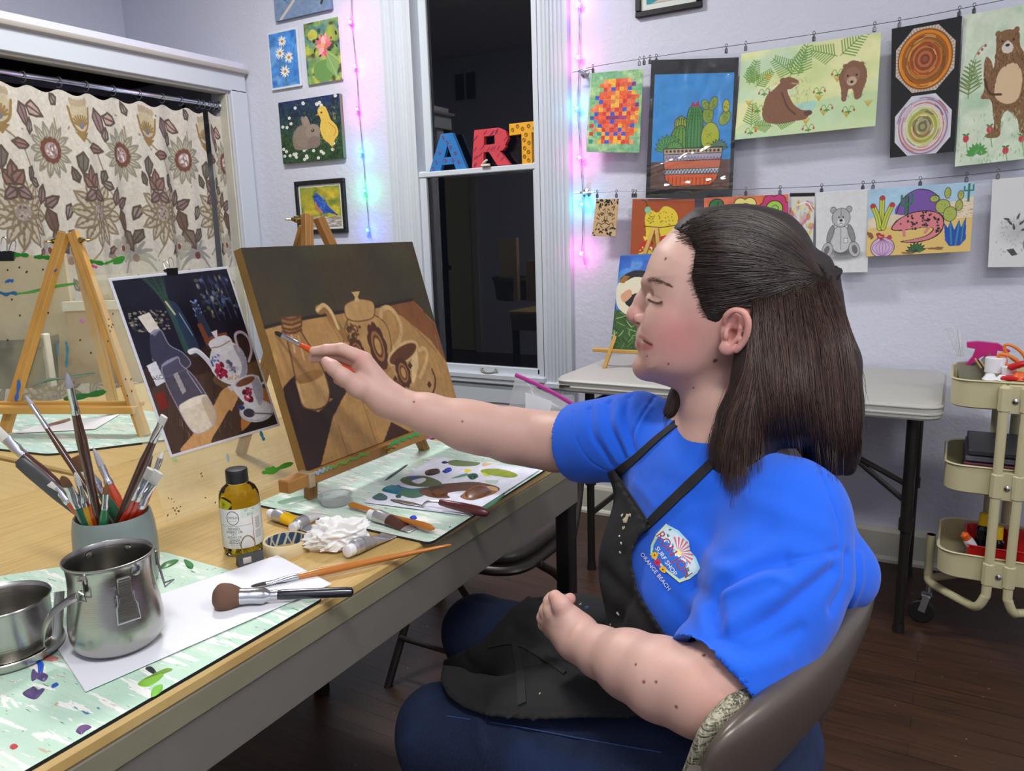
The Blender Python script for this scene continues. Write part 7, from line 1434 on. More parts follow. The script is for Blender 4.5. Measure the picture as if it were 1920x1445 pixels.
    for _ in range(refine):
        E=np.sort(np.concatenate([Q[:,[0,1]],Q[:,[1,2]],Q[:,[2,3]],Q[:,[3,0]]]),1);ue,inv=np.unique(E,axis=0,return_inverse=True);inv=inv.reshape(4,-1)
        nP=len(P);mid=P[ue].mean(1);fc=P[Q].mean(1);e0,e1,e2,e3=[nP+inv[i] for i in range(4)];c=nP+len(ue)+np.arange(len(Q))
        P=np.concatenate([P,mid,fc]);Q=np.concatenate([np.stack([Q[:,0],e0,c,e3],1),np.stack([e0,Q[:,1],e1,c],1),np.stack([c,e1,Q[:,2],e2],1),np.stack([e3,c,e2,Q[:,3]],1)]);Q_=Q;P=relax(P,1,.4);P=project(P,proj)
    return P,Q
def fast_mesh(name,P,Q,m,parent=None,col=None,**k):
    me=bpy.data.meshes.new(name);o=bpy.data.objects.new(name,me);COL.objects.link(o);off=np.zeros(3)
    if parent is None: off=np.array([P[:,0].mean(),P[:,1].mean(),P[:,2].min()]);o.location=off
    me.vertices.add(len(P));me.vertices.foreach_set('co',(P-off).reshape(-1));nf=len(Q);w_=Q.shape[1];me.loops.add(nf*w_);me.loops.foreach_set('vertex_index',Q.reshape(-1).astype(np.int32));me.polygons.add(nf);me.polygons.foreach_set('loop_start',np.arange(0,nf*w_,w_,dtype=np.int32));me.update(calc_edges=True)
    me.polygons.foreach_set('use_smooth',np.ones(nf,bool))
    if col is not None:
        a=np.clip(col,0,1);a=np.where(a<=.04045,a/12.92,((a+.055)/1.055)**2.4);at=me.color_attributes.new('Col','FLOAT_COLOR','POINT');at.data.foreach_set('color',np.concatenate([a,np.ones((len(a),1))],1).reshape(-1).astype(np.float32))
    me.materials.append(m)
    if parent is not None: o.parent=parent;o.matrix_parent_inverse=parent_inv(parent)
    return setp(o,k.get('label'),k.get('cat'),k.get('group'),k.get('kind'))
def to_px(P):
    v=P-CAM;t=v@CW;return np.stack([960+F_PX*(v@CR)/t,722.5-F_PX*(v@CU)/t],1),t
def compact(P,Q): u=np.unique(Q);m=-np.ones(len(P),int);m[u]=np.arange(len(u));return P[u],m[Q],u
def normals(P,Q):
    n=np.cross(P[Q[:,2]]-P[Q[:,0]],P[Q[:,3]]-P[Q[:,1]]) if Q.shape[1]==4 else np.cross(P[Q[:,1]]-P[Q[:,0]],P[Q[:,2]]-P[Q[:,0]]);N=np.zeros_like(P)
    for i in range(Q.shape[1]): np.add.at(N,Q[:,i],n)
    return N/(np.linalg.norm(N,axis=1)[:,None]+1e-12)
def bvh(P,Q): return BVHTree.FromPolygons([tuple(p) for p in P],[tuple(q) for q in Q])
def hit(tree,x,y,tmin=0.0):
    d=Vector(ray(x,y)).normalized();r=tree.ray_cast(Vector(CAM)+d*tmin,d);return (np.array(r[0]),np.array(r[1])) if r[0] is not None else (None,None)
def seg_dist(P,L):
    best=np.full(len(P),9.)
    for a,b in zip(L[:-1],L[1:]): d=b-a;t=np.clip(((P-a)@d)/(d@d+1e-12),0,1);best=np.minimum(best,np.linalg.norm(P-a-t[:,None]*d,axis=1))
    return best
def crease(P,N,tree,px,width,amp,n=24):
    """press (amp<0) or raise (amp>0) a fold along a line of the surface"""
    L=[hit(tree,*q)[0] for q in spline(px,n)];L=np.array([q for q in L if q is not None])
    if len(L)<2: return P
    m=np.all((P>L.min(0)-3*width)&(P<L.max(0)+3*width),1);d=seg_dist(P[m],L);P=P.copy();P[m]+=N[m]*(amp*np.exp(-(d/width)**2))[:,None];return P
def in_poly(xy,poly):
    x,y=xy[:,0],xy[:,1];ins=np.zeros(len(xy),bool);n=len(poly)
    for i in range(n):
        x0,y0=poly[i];x1,y1=poly[(i+1)%n]
        if y0==y1: continue
        ins ^= ((y0>y) != (y1>y))&(x<(x1-x0)*(y-y0)/(y1-y0)+x0)
    return ins
def poly_sd(xy,poly):
    """signed pixel distance to polygon (negative inside) and nearest boundary point"""
    best=np.full(len(xy),1e9);near=np.zeros_like(xy);Pp=np.array(poly,float);n=len(Pp)
    for i in range(n):
        a,b=Pp[i],Pp[(i+1)%n];d=b-a;t=np.clip(((xy-a)@d)/(d@d+1e-9),0,1);q=a+t[:,None]*d;D=np.linalg.norm(xy-q,axis=1);m=D<best;best[m]=D[m];near[m]=q[m]
    return np.where(in_poly(xy,poly),-best,best),near
def cut_sheet(P,Q,poly,keep=None):
    """keep the part of a surface seen inside an outline; border vertices slide on to the outline"""
    xy,t=to_px(P);sd,nr=poly_sd(xy,poly);mpx=np.median(t)/F_PX;edge=np.linalg.norm(P[Q[:,0]]-P[Q[:,1]],axis=1).mean()/mpx
    ok=sd<edge*.5
    if keep is not None: ok &= keep
    Qk=Q[ok[Q].all(1)];cnt=np.zeros(len(P),int);tot=np.zeros(len(P),int);np.add.at(cnt,Qk.reshape(-1),1);np.add.at(tot,Q.reshape(-1),1)
    bd=(cnt>0)&(cnt<tot)&(np.abs(sd)<edge*1.3);P=P.copy();n_=nr[bd];R=CR[None]*((n_[:,:1]-960)/F_PX)-CU[None]*((n_[:,1:]-722.5)/F_PX)+CW[None];P[bd]=CAM+R*t[bd][:,None]
    P2,Q2,u=compact(P,Qk);return P2,Q2,u
# ================================================================== THE WOMAN
D=at_depth
RAYH=ray(1340,560);RAYH=RAYH/np.linalg.norm(RAYH)
HT=1.03;H0=D(1340,590,HT)
HL=-RAYH;HA=CR-HL*(CR@HL);HA /= np.linalg.norm(HA);HB=np.cross(HL,HA);HB=HB if HB[2]>0 else -HB
HM=np.stack([HA,HB,HL],1)
def hpx(x,y): q=at_plane(x,y,HL,H0)-H0;return np.array([q@HA,q@HB])
def hp(x,y,c=0.0):
    """photo pixel at lateral offset c (towards camera) of the head's mid plane"""
    q=at_plane(x,y,HL,H0+HL*c);return q
FACE=[(1268,425),(1246,446),(1229,465),(1216,492),(1210.5,512),(1209.5,524),(1212,536),(1213,547),(1213,562),(1210,580),(1208,596),(1205,608),(1203,617),(1201,626),(1201,636),(1200,646),(1200,656),(1198.5,665),(1196,672),(1193.5,680),(1194,692),(1200,704),(1212,712),(1230,717),(1250,723),(1275,731),(1310,735),(1345,715),(1378,688),(1420,680),(1470,650),(1510,590),(1520,530),(1508,470),(1480,430),(1440,407),(1390,397),(1340,400),(1300,410)]
poly2=spline([hpx(*q) for q in FACE],150,True)
def sd2(A):
    best=np.full(len(A),1e9);ins=np.zeros(len(A),bool);n=len(poly2);x,y=A[:,0],A[:,1]
    for i in range(n):
        a,b=poly2[i],poly2[(i+1)%n];d=b-a;t=np.clip(((A-a)@d)/(d@d+1e-12),0,1);best=np.minimum(best,((A-a-t[:,None]*d)**2).sum(1))
        if a[1] != b[1]: ins ^= ((a[1]>y) != (b[1]>y))&(x<(b[0]-a[0])*(y-a[1])/(b[1]-a[1])+a[0])
    best=np.sqrt(best);return np.where(ins,best,-best)
bys=[hpx(1300,y)[1] for y in (400,470,530,570,610,650,690,720,740)];Wm_v=[.060,.071,.071,.070,.067,.060,.050,.040,.034]
Rm_v=[.075,.066,.052,.046,.044,.042,.040,.038,.036]
_yy=np.linspace(min(bys)-.03,max(bys)+.03,200);_o=np.argsort(bys);_k=np.exp(-.5*(np.arange(-30,31)/12)**2);_k /= _k.sum()
sm_=lambda v: np.convolve(np.pad(np.interp(_yy,np.array(bys)[_o],np.array(v)[_o]),30,mode='edge'),_k,'valid')
_Wt,_Rt=sm_(Wm_v),sm_(Rm_v)
def head_f(P):
    q=(P-H0)@HM;i2=sd2(q[:,:2]);W=np.interp(q[:,1],_yy,_Wt);R=np.interp(q[:,1],_yy,_Rt)
    back=np.clip((q[:,0]+.02)/.06,0,1);back=back*back*(3-2*back);W=W+back*.006*np.clip((q[:,1]+.08)/.04,0,1);R=R+back*.03
    g=np.maximum(0,(R-i2)/R)**2.1+np.abs(q[:,2]/W)**2.2;d=(g**.5-1)*np.minimum(R,W)*.9;return np.where(i2<-.03,np.maximum(d,-i2),d)
body=Sdf()
c0=H0
body.add(head_f,H0-.16,H0+.16,.004)
J={}
J['shR']=D(1198,812,1.16);J['elR']=D(1010,829,1.29);J['wrR']=D(735,757,1.275)
J['shL']=D(1478,965,.93);J['elL']=D(1352,1298,.83);J['wrL']=D(1086,1212,.985)
neck0=D(1350,725,1.05);neck1=D(1372,850,1.05)
body.chain([neck0,D(1352,770,1.05),neck1],[.050,.049,.060],.02)
body.cone(neck1+[0,0,-.01],J['shR'],.055,.048,.03);body.cone(neck1+[0,0,-.01],J['shL'],.055,.048,.03)
body.cone(D(1350,940,1.06),D(1400,1150,1.03),.095,.09,.04)
# right arm (reaching)
ar=[(1198,812,1.16,.050),(1110,831,1.22,.0475),(1040,828,1.268,.0475),(1000,822,1.285,.0460),(960,816,1.285,.0452),(900,803,1.283,.0420),(870,796,1.28,.0408),(800,775,1.277,.0325),(750,760,1.275,.0262),(722,748,1.273,.0258)]
body.chain([D(x,y,t) for x,y,t,r in ar],[r for *_,r in ar],.012)
# left arm
al=[(1478,965,.93,.052),(1420,1150,.875,.050),(1372,1270,.838,.0455),(1345,1302,.83,.0435),(1310,1298,.838,.0455),(1240,1272,.872,.0450),(1180,1245,.91,.0390),(1125,1222,.955,.0300),(1092,1204,.985,.0262),(1078,1190,.998,.0262)]
body.chain([D(x,y,t) for x,y,t,r in al],[r for *_,r in al],.012)
# ---- face details
def hs(x,y,c): return hp(x,y,c)
Fw=-HA
body.chain([hs(1214,540,0),hs(1203,560,0),hs(1191,580,0)],[.0062,.0065,.0078],.012)
body.ell(hs(1188.5,591,0),(.0105,.0095,.0100),HM,.007)
body.chain([hs(1190,598,0),hs(1201,608,0)],[.0052,.0050],.006)
for s_ in (1,-1):
    body.ell(hs(1203.5,598,s_*.0125),(.0105,.0080,.0062),HM,.005)
    body.ell(hs(1196,606.5,s_*.0068),(.0042,.0020,.0032),HM,.002,sub=True)
    body.ell(hs(1224,556,s_*.034),(.016,.012,.0075),HM,.012,sub=True)
    body.ell(hs(1231,563,s_*.0275),(.0150,.0120,.0128),HM,.006)
    body.chain([hs(1212,529,s_*.010),hs(1226,528,s_*.030),hs(1250,539,s_*.046)],[.0055,.0060,.0050],.012)
    body.ell(hs(1250,612,s_*.043),(.026,.024,.016),HM,.020);body.ell(hs(1220,634,s_*.012),(.019,.020,.018),HM,.012);body.ell(hs(1262,660,s_*.040),(.032,.026,.014),HM,.02)
    body.chain([hs(1201.5,632,s_*.003),hs(1207,636,s_*.015),hs(1220,644,s_*.0245)],[.0042,.0036,.0018],.004)
    body.chain([hs(1200,647,s_*.003),hs(1206,649,s_*.014),hs(1219,649,s_*.0240)],[.0062,.0052,.0020],.004)
    body.chain([hs(1198,639.5,s_*.002),hs(1210,641.5,s_*.017),hs(1222,646.5,s_*.0300)],[.0016,.0015,.0012],.0015,sub=True)
body.ell(hs(1205,688,0),(.012,.013,.016),HM,.014)
# ---- ears
def ear(s_):
    e=lambda x,y,c: hs(x,y,s_*c)
    body.ell(e(1377,622,.075),(.017,.026,.006),HM,.006)
    rim=[e(1359,607,.078),e(1362,592,.083),e(1376,583,.087),(e(1393,586,.090)),e(1402,602,.091),e(1401,622,.089),e(1394,641,.085),e(1382,656,.082)]
    body.chain(list(spline(rim,22)),list(np.interp(np.linspace(0,7,22),range(8),[.0030,.0036,.0040,.0042,.0042,.0040,.0038,.0040])),.002)
    body.ell(e(1364,652,.0785),(.0105,.0095,.0058),HM,.004)
    body.ell(e(1380,614,.088),(.0085,.0185,.0062),HM,.003,sub=True)
    body.ell(e(1374,631,.083),(.0085,.0100,.008),HM,.002,sub=True)
    body.chain([e(1386,598,.081),e(1389,615,.083),e(1384,634,.082),e(1373,643,.0815)],[.0022,.0028,.0030,.0026],.003)
    body.ell(e(1361,629,.081),(.0035,.0065,.0042),HM,.003)
ear(1);ear(-1)
# ---- right hand holding the brush
def hand(chains,k=.004):
    for pts,rs in chains: body.chain([D(*p) for p in pts],rs,k)
def palm(pts,rs,k=.012):
    for a,b,ra,rb in pts: body.cone(D(*a),D(*b),ra,rb,k)
W0=(728,750,1.273)
palm([(W0,(684,679,1.262),.0245,.0150),(W0,(676,690,1.275),.024,.0150),(W0,(668,703,1.288),.023,.0145),(W0,(662,716,1.300),.022,.0135),(W0,(668,722,1.252),.0235,.0165)],None)
hand([([(683,673,1.262),(640,654,1.258),(612,655,1.262),(588,658,1.266)],[.0125,.0100,.0088,.0072]),
      ([(676,684,1.276),(634,668,1.280),(610,669,1.282),(587,672,1.284)],[.0120,.0098,.0086,.0072]),
      ([(668,698,1.288),(634,688,1.300),(622,694,1.306),(632,706,1.304)],[.0115,.0092,.0082,.0072]),
      ([(662,712,1.298),(638,704,1.312),(634,712,1.314),(644,720,1.310)],[.0105,.0084,.0074,.0066])],.003)
hand([([(672,726,1.250),(645,706,1.238),(624,688,1.236),(612,678,1.240)],[.0175,.0122,.0105,.0085])],.008)
# ---- left hand resting in the lap, loosely closed
V0=(1080,1192,.998)
palm([(V0,(1046,1152,1.010),.0250,.0165),(V0,(1040,1160,1.024),.024,.0160),(V0,(1036,1170,1.036),.0235,.0150),(V0,(1040,1180,1.046),.0225,.0140),(V0,(1066,1160,.996),.0235,.0170)],None)
hand([([(1044,1150,1.008),(1034,1142,1.016),(1033,1128,1.020),(1036,1121,1.020)],[.0140,.0115,.0102,.0090]),
      ([(1040,1158,1.024),(1026,1146,1.034),(1030,1133,1.036)],[.0135,.0110,.0095]),
      ([(1036,1168,1.036),(1021,1158,1.046),(1024,1144,1.048)],[.0130,.0105,.0092]),
      ([(1038,1178,1.046),(1022,1170,1.056),(1024,1158,1.058)],[.0118,.0094,.0080]),
      ([(1078,1176,1.02),(1084,1170,1.025),(1080,1164,1.028)],[.0100,.0080,.0075])],.003)
hand([([(1066,1158,.998),(1052,1134,.994),(1041,1119,.998)],[.0150,.0118,.0092])],.006)
hand([([(1050,1135,1.022),(1062,1128,1.026),(1069,1122,1.028)],[.0095,.0085,.0075])],.003)
bP,bQ=surface(body,.0030,refine=1,proj=1)
xy,tt=to_px(bP);bN=normals(bP,bQ);btree=bvh(bP,bQ)
col=np.ones((len(bP),3))*rgb('#CDA698')
q=(bP-H0)@HM;hd_=(q[:,1]>-.12)&(np.linalg.norm(q,axis=1)<.17)
def tint(px,r,c,al,cc=None):
    global col
    p3=hit(btree,*px)[0] if cc is None else hs(px[0],px[1],cc)
    if p3 is None: return
    d=np.linalg.norm(bP-p3,axis=1);m=(al*np.exp(-(d/r)**2))[:,None];col=col*(1-m)+rgb(c)*m
def tline(px,w_,c,al):
    global col
    L=[hit(btree,*p)[0] for p in spline(px,20)];L=np.array([p for p in L if p is not None])
    if len(L)<2: return
    d=seg_dist(bP,L);m=(al*np.clip(1.6-d/w_,0,1))[:,None];col=col*(1-m)+rgb(c)*m
tint((1265,625),.030,'#CE8A84',.75);tint((1285,640),.035,'#C98880',.5);tint((1188,593),.012,'#D2958C',.6);tint((1200,685),.016,'#D0988A',.5);tint((1390,600),.03,'#D08078',.6);tint((1375,655),.015,'#D58C84',.6);tint((1228,500),.03,'#DDB8A6',.5)
tint((1230,578),.010,'#C9A08A',.4);tint((680,668),.012,'#CE9488',.6);tint((580,655),.010,'#D2988C',.6);tint((612,678),.008,'#D8A8A0',.7);tint((1036,1122),.012,'#D09488',.5);tint((1068,1122),.010,'#C88078',.6);tint((1340,1300),.04,'#C99080',.4)
lipm=lambda px,c,al,r: tline(px,r,c,al)
lipm([(1199,630),(1205,633),(1213,639),(1220,645)],'#B9706A',.75,.0022);lipm([(1196,646),(1203,650),(1213,650),(1220,648)],'#BE706C',.8,.0040);lipm([(1197,652),(1205,654)],'#C27C74',.6,.003)
tline([(1205,638),(1212,641.5),(1222,646.5)],.0011,'#4A1E1C',.95);tline([(1202,639),(1207,641)],.0009,'#D9D2C8',.9)
tline([(1194,605),(1199,607)],.0014,'#4A2420',.85);tline([(1375,612),(1378,622),(1374,634)],.0035,'#8E4A42',.6)
tline([(1216,562),(1224,566),(1233,568),(1241,566)],.0011,'#3A2420',.9);tline([(1214,553),(1226,553),(1240,560)],.0010,'#A97C68',.5)
for x,y,r in ((1248,485,.0013),(1341,676,.0020),(1253,682,.0009),(1213,668,.0009),(776,753,.0012),(867,790,.0011),(1320,1228,.0013),(1207,1278,.0012),(1192,1245,.001),(1230,1278,.001),(1268,1325,.0012),(1300,727,.001)):
    h_=hit(btree,x,y)[0]
    if h_ is not None: d=np.linalg.norm(bP-h_,axis=1);m=(.85*np.clip(2-d/r,0,1))[:,None];col=col*(1-m)+rgb('#5A3428')*m
nz=np.array([mnoise.noise(Vector(p*60)) for p in bP[::1]]) if len(bP)<60000 else np.zeros(len(bP));col=col*(1+.03*nz)[:,None]
M_SKIN=mat('skin',None,.48,attr=True,sss=.22,bump=(900,.00012));M_SKIN.node_tree.nodes['Principled BSDF'].inputs['Specular IOR Level'].default_value=.4
person=thing('person','young woman in a blue T-shirt and black apron painting at the canvas','person',(-.30,.93,0))
skin=fast_mesh('body',bP,bQ,M_SKIN,person,col)
print('BODY',len(bP),len(bQ))
# ------------------------------------------------ T-shirt
sT=J['shL']-J['shR'];sT[2]=0;sT /= np.linalg.norm(sT);fT=np.cross([0,0,1.],sT);fT=fT if fT@(-J['shR']+CAM)>0 else -fT;TM=np.stack([sT,fT,np.array([0,0,1.])],1)
Mid=(J['shL']+J['shR'])/2;hipc=np.array([-.245,.925,.53])
tors=Sdf()
tors.ell(Mid-[0,0,.085]-fT*.008,(.150,.100,.15),TM,.04);tors.ell((Mid+hipc)/2+[0,0,-.02]+fT*.004+sT*.012,(.140,.112,.17),TM,.05);tors.ell(hipc+[-.03,0,.06],(.145,.112,.125),TM,.05)
tors.ell(Mid-[0,0,.150]+sT*.062+fT*.066,(.072,.060,.076),TM,.035);tors.ell(Mid-[0,0,.150]-sT*.045+fT*.058,(.068,.056,.074),TM,.035)
tors.cone(neck1+[0,0,-.035],J['shR']+[0,0,-.01],.062,.058,.035);tors.cone(neck1+[0,0,-.035],J['shL']+[0,0,-.008],.062,.060,.035)
tors.ell(D(1525,1020,.99),(.050,.080,.10),None,.04);tors.ell(D(1600,1082,.965),(.030,.045,.040),None,.03)
shirt=Sdf();shirt.ops=list(tors.ops)
shirt.chain([J['shR'],D(1140,822,1.195),D(1098,830,1.228),D(1040,826,1.262)],[.060,.0575,.0570,.0560],.03)
shirt.chain([J['shL'],D(1432,1120,.885),D(1366,1262,.845),D(1330,1330,.822)],[.066,.0640,.0600,.058],.03);shirt.cone(D(1500,1080,.90),D(1450,1210,.865),.055,.040,.04)
shirt.cone(D(1140,831,1.20),D(1040,828,1.268),.0500,.0515,.002,True);shirt.cone(D(1400,1200,.86),D(1335,1322,.825),.0515,.0535,.002,True);shirt.chain([D(1350,690,1.05),D(1350,770,1.05),D(1358,815,1.045)],[.055,.059,.062],.004,None,True)
def cutoff(c,n_,R):
    c=np.array(c,float);n_=np.array(n_,float)/np.linalg.norm(n_);shirt.add(lambda P: np.maximum(-((P-c)@n_),np.linalg.norm(P-c-n_*R*.8,axis=1)-R),c-R*1.8,c+R*1.8,.0008,True)
cutoff(D(1088,831,1.236),D(1058,824,1.255)-D(1098,831,1.232)+np.array([0,0,-.006]),.085);cutoff(D(1361,1272,.840),D(1340,1302,.83)-D(1366,1262,.845)+np.array([-.008,0,0]),.085)
sP,sQ=surface(shirt,.0040,refine=1,proj=1);sN=normals(sP,sQ);st=bvh(sP,sQ)
for px,w_,a_ in (([(1345,1185),(1336,1140),(1345,1105),(1375,1085),(1420,1062),(1475,1050)],.009,-.008),([(1475,1050),(1530,1042),(1575,1030)],.004,-.003),([(1345,1112),(1390,1098),(1440,1080),(1470,1090)],.007,.004),
    ([(1560,1068),(1500,1118),(1440,1165),(1370,1200)],.008,-.0055),([(1545,1050),(1480,1100),(1400,1150),(1350,1180)],.010,.005),([(1345,1215),(1420,1215),(1500,1180)],.008,-.003),([(1330,1240),(1352,1278),(1400,1300)],.0018,-.0016),([(1340,1228),(1400,1255),(1470,1230)],.010,.003),([(1590,1040),(1585,1090),(1560,1140)],.008,-.005),([(1610,1040),(1612,1090),(1590,1145)],.006,.004),
    ([(1140,752),(1143,800),(1170,856)],.0055,-.005),([(1178,742),(1172,790),(1192,850)],.006,-.0055),([(1104,766),(1112,815),(1146,872)],.0045,-.0035),([(1160,748),(1158,795),(1182,852)],.006,.0035),([(1122,758),(1126,808),(1158,866)],.005,.003),([(1228,742),(1200,785),(1184,825),(1186,868)],.0035,-.003),([(1075,772),(1078,815),(1105,862),(1140,884)],.0018,-.0014),([(1215,760),(1196,800),(1195,850)],.006,.003),
    ([(1528,862),(1556,925),(1572,980),(1576,1030)],.0022,-.0020),([(1440,1000),(1400,1030),(1350,1045)],.012,-.003),([(1300,1100),(1330,1130),(1345,1190)],.012,-.006),([(1250,1110),(1290,1160),(1320,1215)],.012,-.003),([(1230,890),(1290,920),(1360,930)],.014,-.002),([(1190,905),(1230,950)],.008,.002),([(1400,930),(1470,960),(1540,990)],.014,.003),([(1300,1010),(1345,1060),(1380,1075)],.012,.0035),([(1318,838),(1340,872),(1370,895)],.0022,-.0016)):
    sP=crease(sP,sN,st,px,w_,a_)
nz=np.array([mnoise.noise(Vector((p[0]*16,p[1]*16,p[2]*9)))+.5*mnoise.noise(Vector((p[0]*38,p[1]*30,p[2]*30))) for p in sP]);sP=sP+sN*(nz*.0022)[:,None]
M_SHIRT=mat('blue_cotton','#0F5FDE',.88,bump=(1400,.00025),Sheen_Weight=.15);fast_mesh('t_shirt',sP,sQ,M_SHIRT,person)
st=bvh(sP,sQ)
# ------------------------------------------------ jeans and shoes
legs=Sdf();kL,kR=at_z(828,1374,.495),at_z(900,1186,.50)
legs.ell(hipc+[0,0,.05],(.14,.165,.105),None,.04)
for hp_,kn,ft in ((np.array([-.245,.84,.555]),kL,np.array([-.60,kL[1]-.01,.11])),(np.array([-.275,1.02,.555]),kR,np.array([-.68,kR[1]+.01,.11]))):
    legs.chain([hp_,(hp_*.5+kn*.5)+[0,0,.008],kn],[.092,.082,.070],.03);legs.chain([kn,kn*.6+ft*.4,ft],[.068,.058,.046],.02)
lP,lQ=surface(legs,.006,refine=0);lN=normals(lP,lQ);lt=bvh(lP,lQ)
for px,w_,a_ in (([(830,1342),(960,1360),(1100,1388),(1250,1412)],.0025,.0015),([(980,1345),(1000,1400)],.012,-.003),([(1060,1345),(1075,1395)],.012,-.003),([(900,1350),(905,1400)],.012,.003),([(850,1110),(930,1130),(1000,1125)],.012,-.003)): lP=crease(lP,lN,lt,px,w_,a_)
nz=np.array([mnoise.noise(Vector(p*14)) for p in lP]);lP=lP+lN*(nz*.003)[:,None]
mj=mat('denim','#101F3C',.85,bump=(1800,.0003));n=NT(mj);f1=n.noise(n.coord((60,60,6)),14,4);f2=n.noise(n.coord((1,1,1)),5,3);c_=n.mix(n.ramp(f1,.35,.7),'#0A1428','#142A52');c_=n.mix(n.ramp(f2,.5,.75),c_,'#1A3462');n.l(c_,n.b.inputs['Base Color'])
fast_mesh('jeans',lP,lQ,mj,person)
L_=[hit(lt,*q)[0] for q in spline([(838,1342),(960,1360),(1100,1386),(1240,1410)],40)];L_=[q-np.array(ray(1000,1380))*.002 for q in L_ if q is not None]
if len(L_)>3: MB().tube(L_,.0009,5).build('seam_stitching',mat('stitch','#2E4A80',.7),person)
for kn,y_,x_ in ((kL,kL[1]-.01,-.60),(kR,kR[1]+.01,-.68)):
    b=MB();prs=[]
    for x,w_,h_ in ((.055,.02,.05),(.05,.034,.075),(.0,.04,.09),(-.06,.042,.07),(-.13,.046,.055),(-.17,.038,.045),(-.19,.015,.03)): prs.append([(x_+x,y_+w_*math.cos(a_),.008+max(0,h_*(.5+.5*math.sin(a_)))) for a_ in np.linspace(0,2*np.pi,16,endpoint=False)])
    ring_loft(b,prs,True,True) if 'ring_loft' in globals() else None
    if b.v: b.build('shoe',mat('dark_shoe','#1C1C20',.6),person)
# ------------------------------------------------ apron
apr=Sdf();
for o_ in tors.ops[:-2]: apr.ops.append((o_[0],o_[1],o_[2],max(.05,o_[3]),False))
for o_ in legs.ops: apr.ops.append((o_[0],o_[1],o_[2],.09,False))
apr.cone((kL+hipc)/2+[0,0,.0],(kR+hipc)/2,.085,.085,.05)
aP,aQ=surface(apr,.0055,off=.0075,refine=0,hi=np.array([.05,1.35,1.05]),lo=np.array([-.85,.6,.42]))
AP=[(1148,882),(1182,935),(1217,987),(1196,1006),(1181,1030),(1177,1060),(1186,1098),(1206,1138),(1236,1182),(1275,1222),(1316,1254),(1360,1300),(1350,1352),(1200,1342),(1100,1343),(1000,1347),(920,1341),(868,1324),(838,1300),(826,1272),(838,1242),(880,1222),(930,1180),(1000,1108),(1060,1074),(1110,1054),(1163,1033),(1154,985),(1147,930)]
AP=[(1148,882),(1182,935),(1217,987),(1196,1006),(1181,1030),(1177,1060),(1186,1098),(1206,1138),(1236,1182),(1275,1222),(1316,1254),(1360,1300),(1350,1352),(1200,1342),(1100,1343),(1000,1347),(920,1341),(868,1324),(838,1300),(826,1272),(832,1238),(905,1200),(960,1140),(1003,1108),(1060,1074),(1110,1054),(1085,1050),(1085,985),(1100,900)]
aN=normals(aP,aQ);tocam=(CAM-aP)/np.linalg.norm(CAM-aP,axis=1)[:,None];keep=(np.sum(aN*tocam,1)>-.25)
if hit(bvh(aP,aQ),1100,1100)[0] is not None and np.sum(aN*tocam,1).mean()<-.5: keep=~keep
P2,Q2,u2=cut_sheet(aP,aQ,AP,keep);N2=normals(P2,Q2);t2=bvh(P2,Q2)
for px,w_,a_ in (([(1010,1115),(1080,1160),(1120,1230)],.016,-.008),([(960,1180),(1060,1230),(1200,1290)],.014,-.007),([(1000,1220),(1100,1265),(1230,1330)],.010,.006),([(1165,1040),(1175,1100),(1160,1160)],.012,-.006),([(1152,900),(1205,975)],.002,.001),([(1160,905),(1200,975),(1190,1000)],.010,.002),([(845,1300),(930,1330),(1100,1334),(1300,1334)],.0018,-.0015),([(1120,1060),(1190,1140),(1240,1230)],.014,-.006),([(870,1230),(900,1280),(905,1320)],.012,-.004)): P2=crease(P2,N2,t2,px,w_,a_)
colA=np.ones((len(P2),3))*rgb('#141517');xyA,_t=to_px(P2)
o=fast_mesh('apron',P2,Q2,mat('black_apron',None,.85,attr=True,bump=(1500,.0003)),person,colA);sm=o.modifiers.new('s','SOLIDIFY');sm.thickness=.003;sm.offset=-1
t2=bvh(P2,Q2)
for k,(x,y,r,c_) in enumerate(((1176,972,.0055,'#B8A988'),(1167,966,.002,'#C8C0B0'),(1162,1005,.0014,'#C8C8C8'),(1165,1018,.0016,'#C0C0C0'),(1163,1035,.0018,'#9AA0A8'),(1119,1087,.0016,'#C8C0B8'),(1102,1103,.0012,'#B8B8B8'),(1088,1133,.0022,'#A8A49C'),(1101,1140,.0035,'#2E5A8A'),(1159,1150,.0022,'#9AA6A0'),(1165,1194,.0016,'#D8905C'),(1156,1196,.0012,'#D8D0C8'),(1145,1170,.0014,'#8A9488'),(1012,1300,.0013,'#C8B06C'),(1170,990,.0024,'#A89C84'),(1182,966,.0022,'#B8A988'))):
    h_,n_=hit(t2,x,y)
    if h_ is None: continue
    B_=basis(-ray(x,y));b=MB();b.tube([h_+B_[:,0]*r*a_*1.0+B_[:,1]*r*.6*math.sin(k+a_*3)-ray(x,y)*.0004 for a_ in np.linspace(-1,1,7)],[r*.2,r*.5,r*.8,r*.6,r*.9,r*.5,r*.2],6,flat=.3,up=-ray(x,y));b.build('paint_splash',mat('splash'+c_,c_,.6),o)
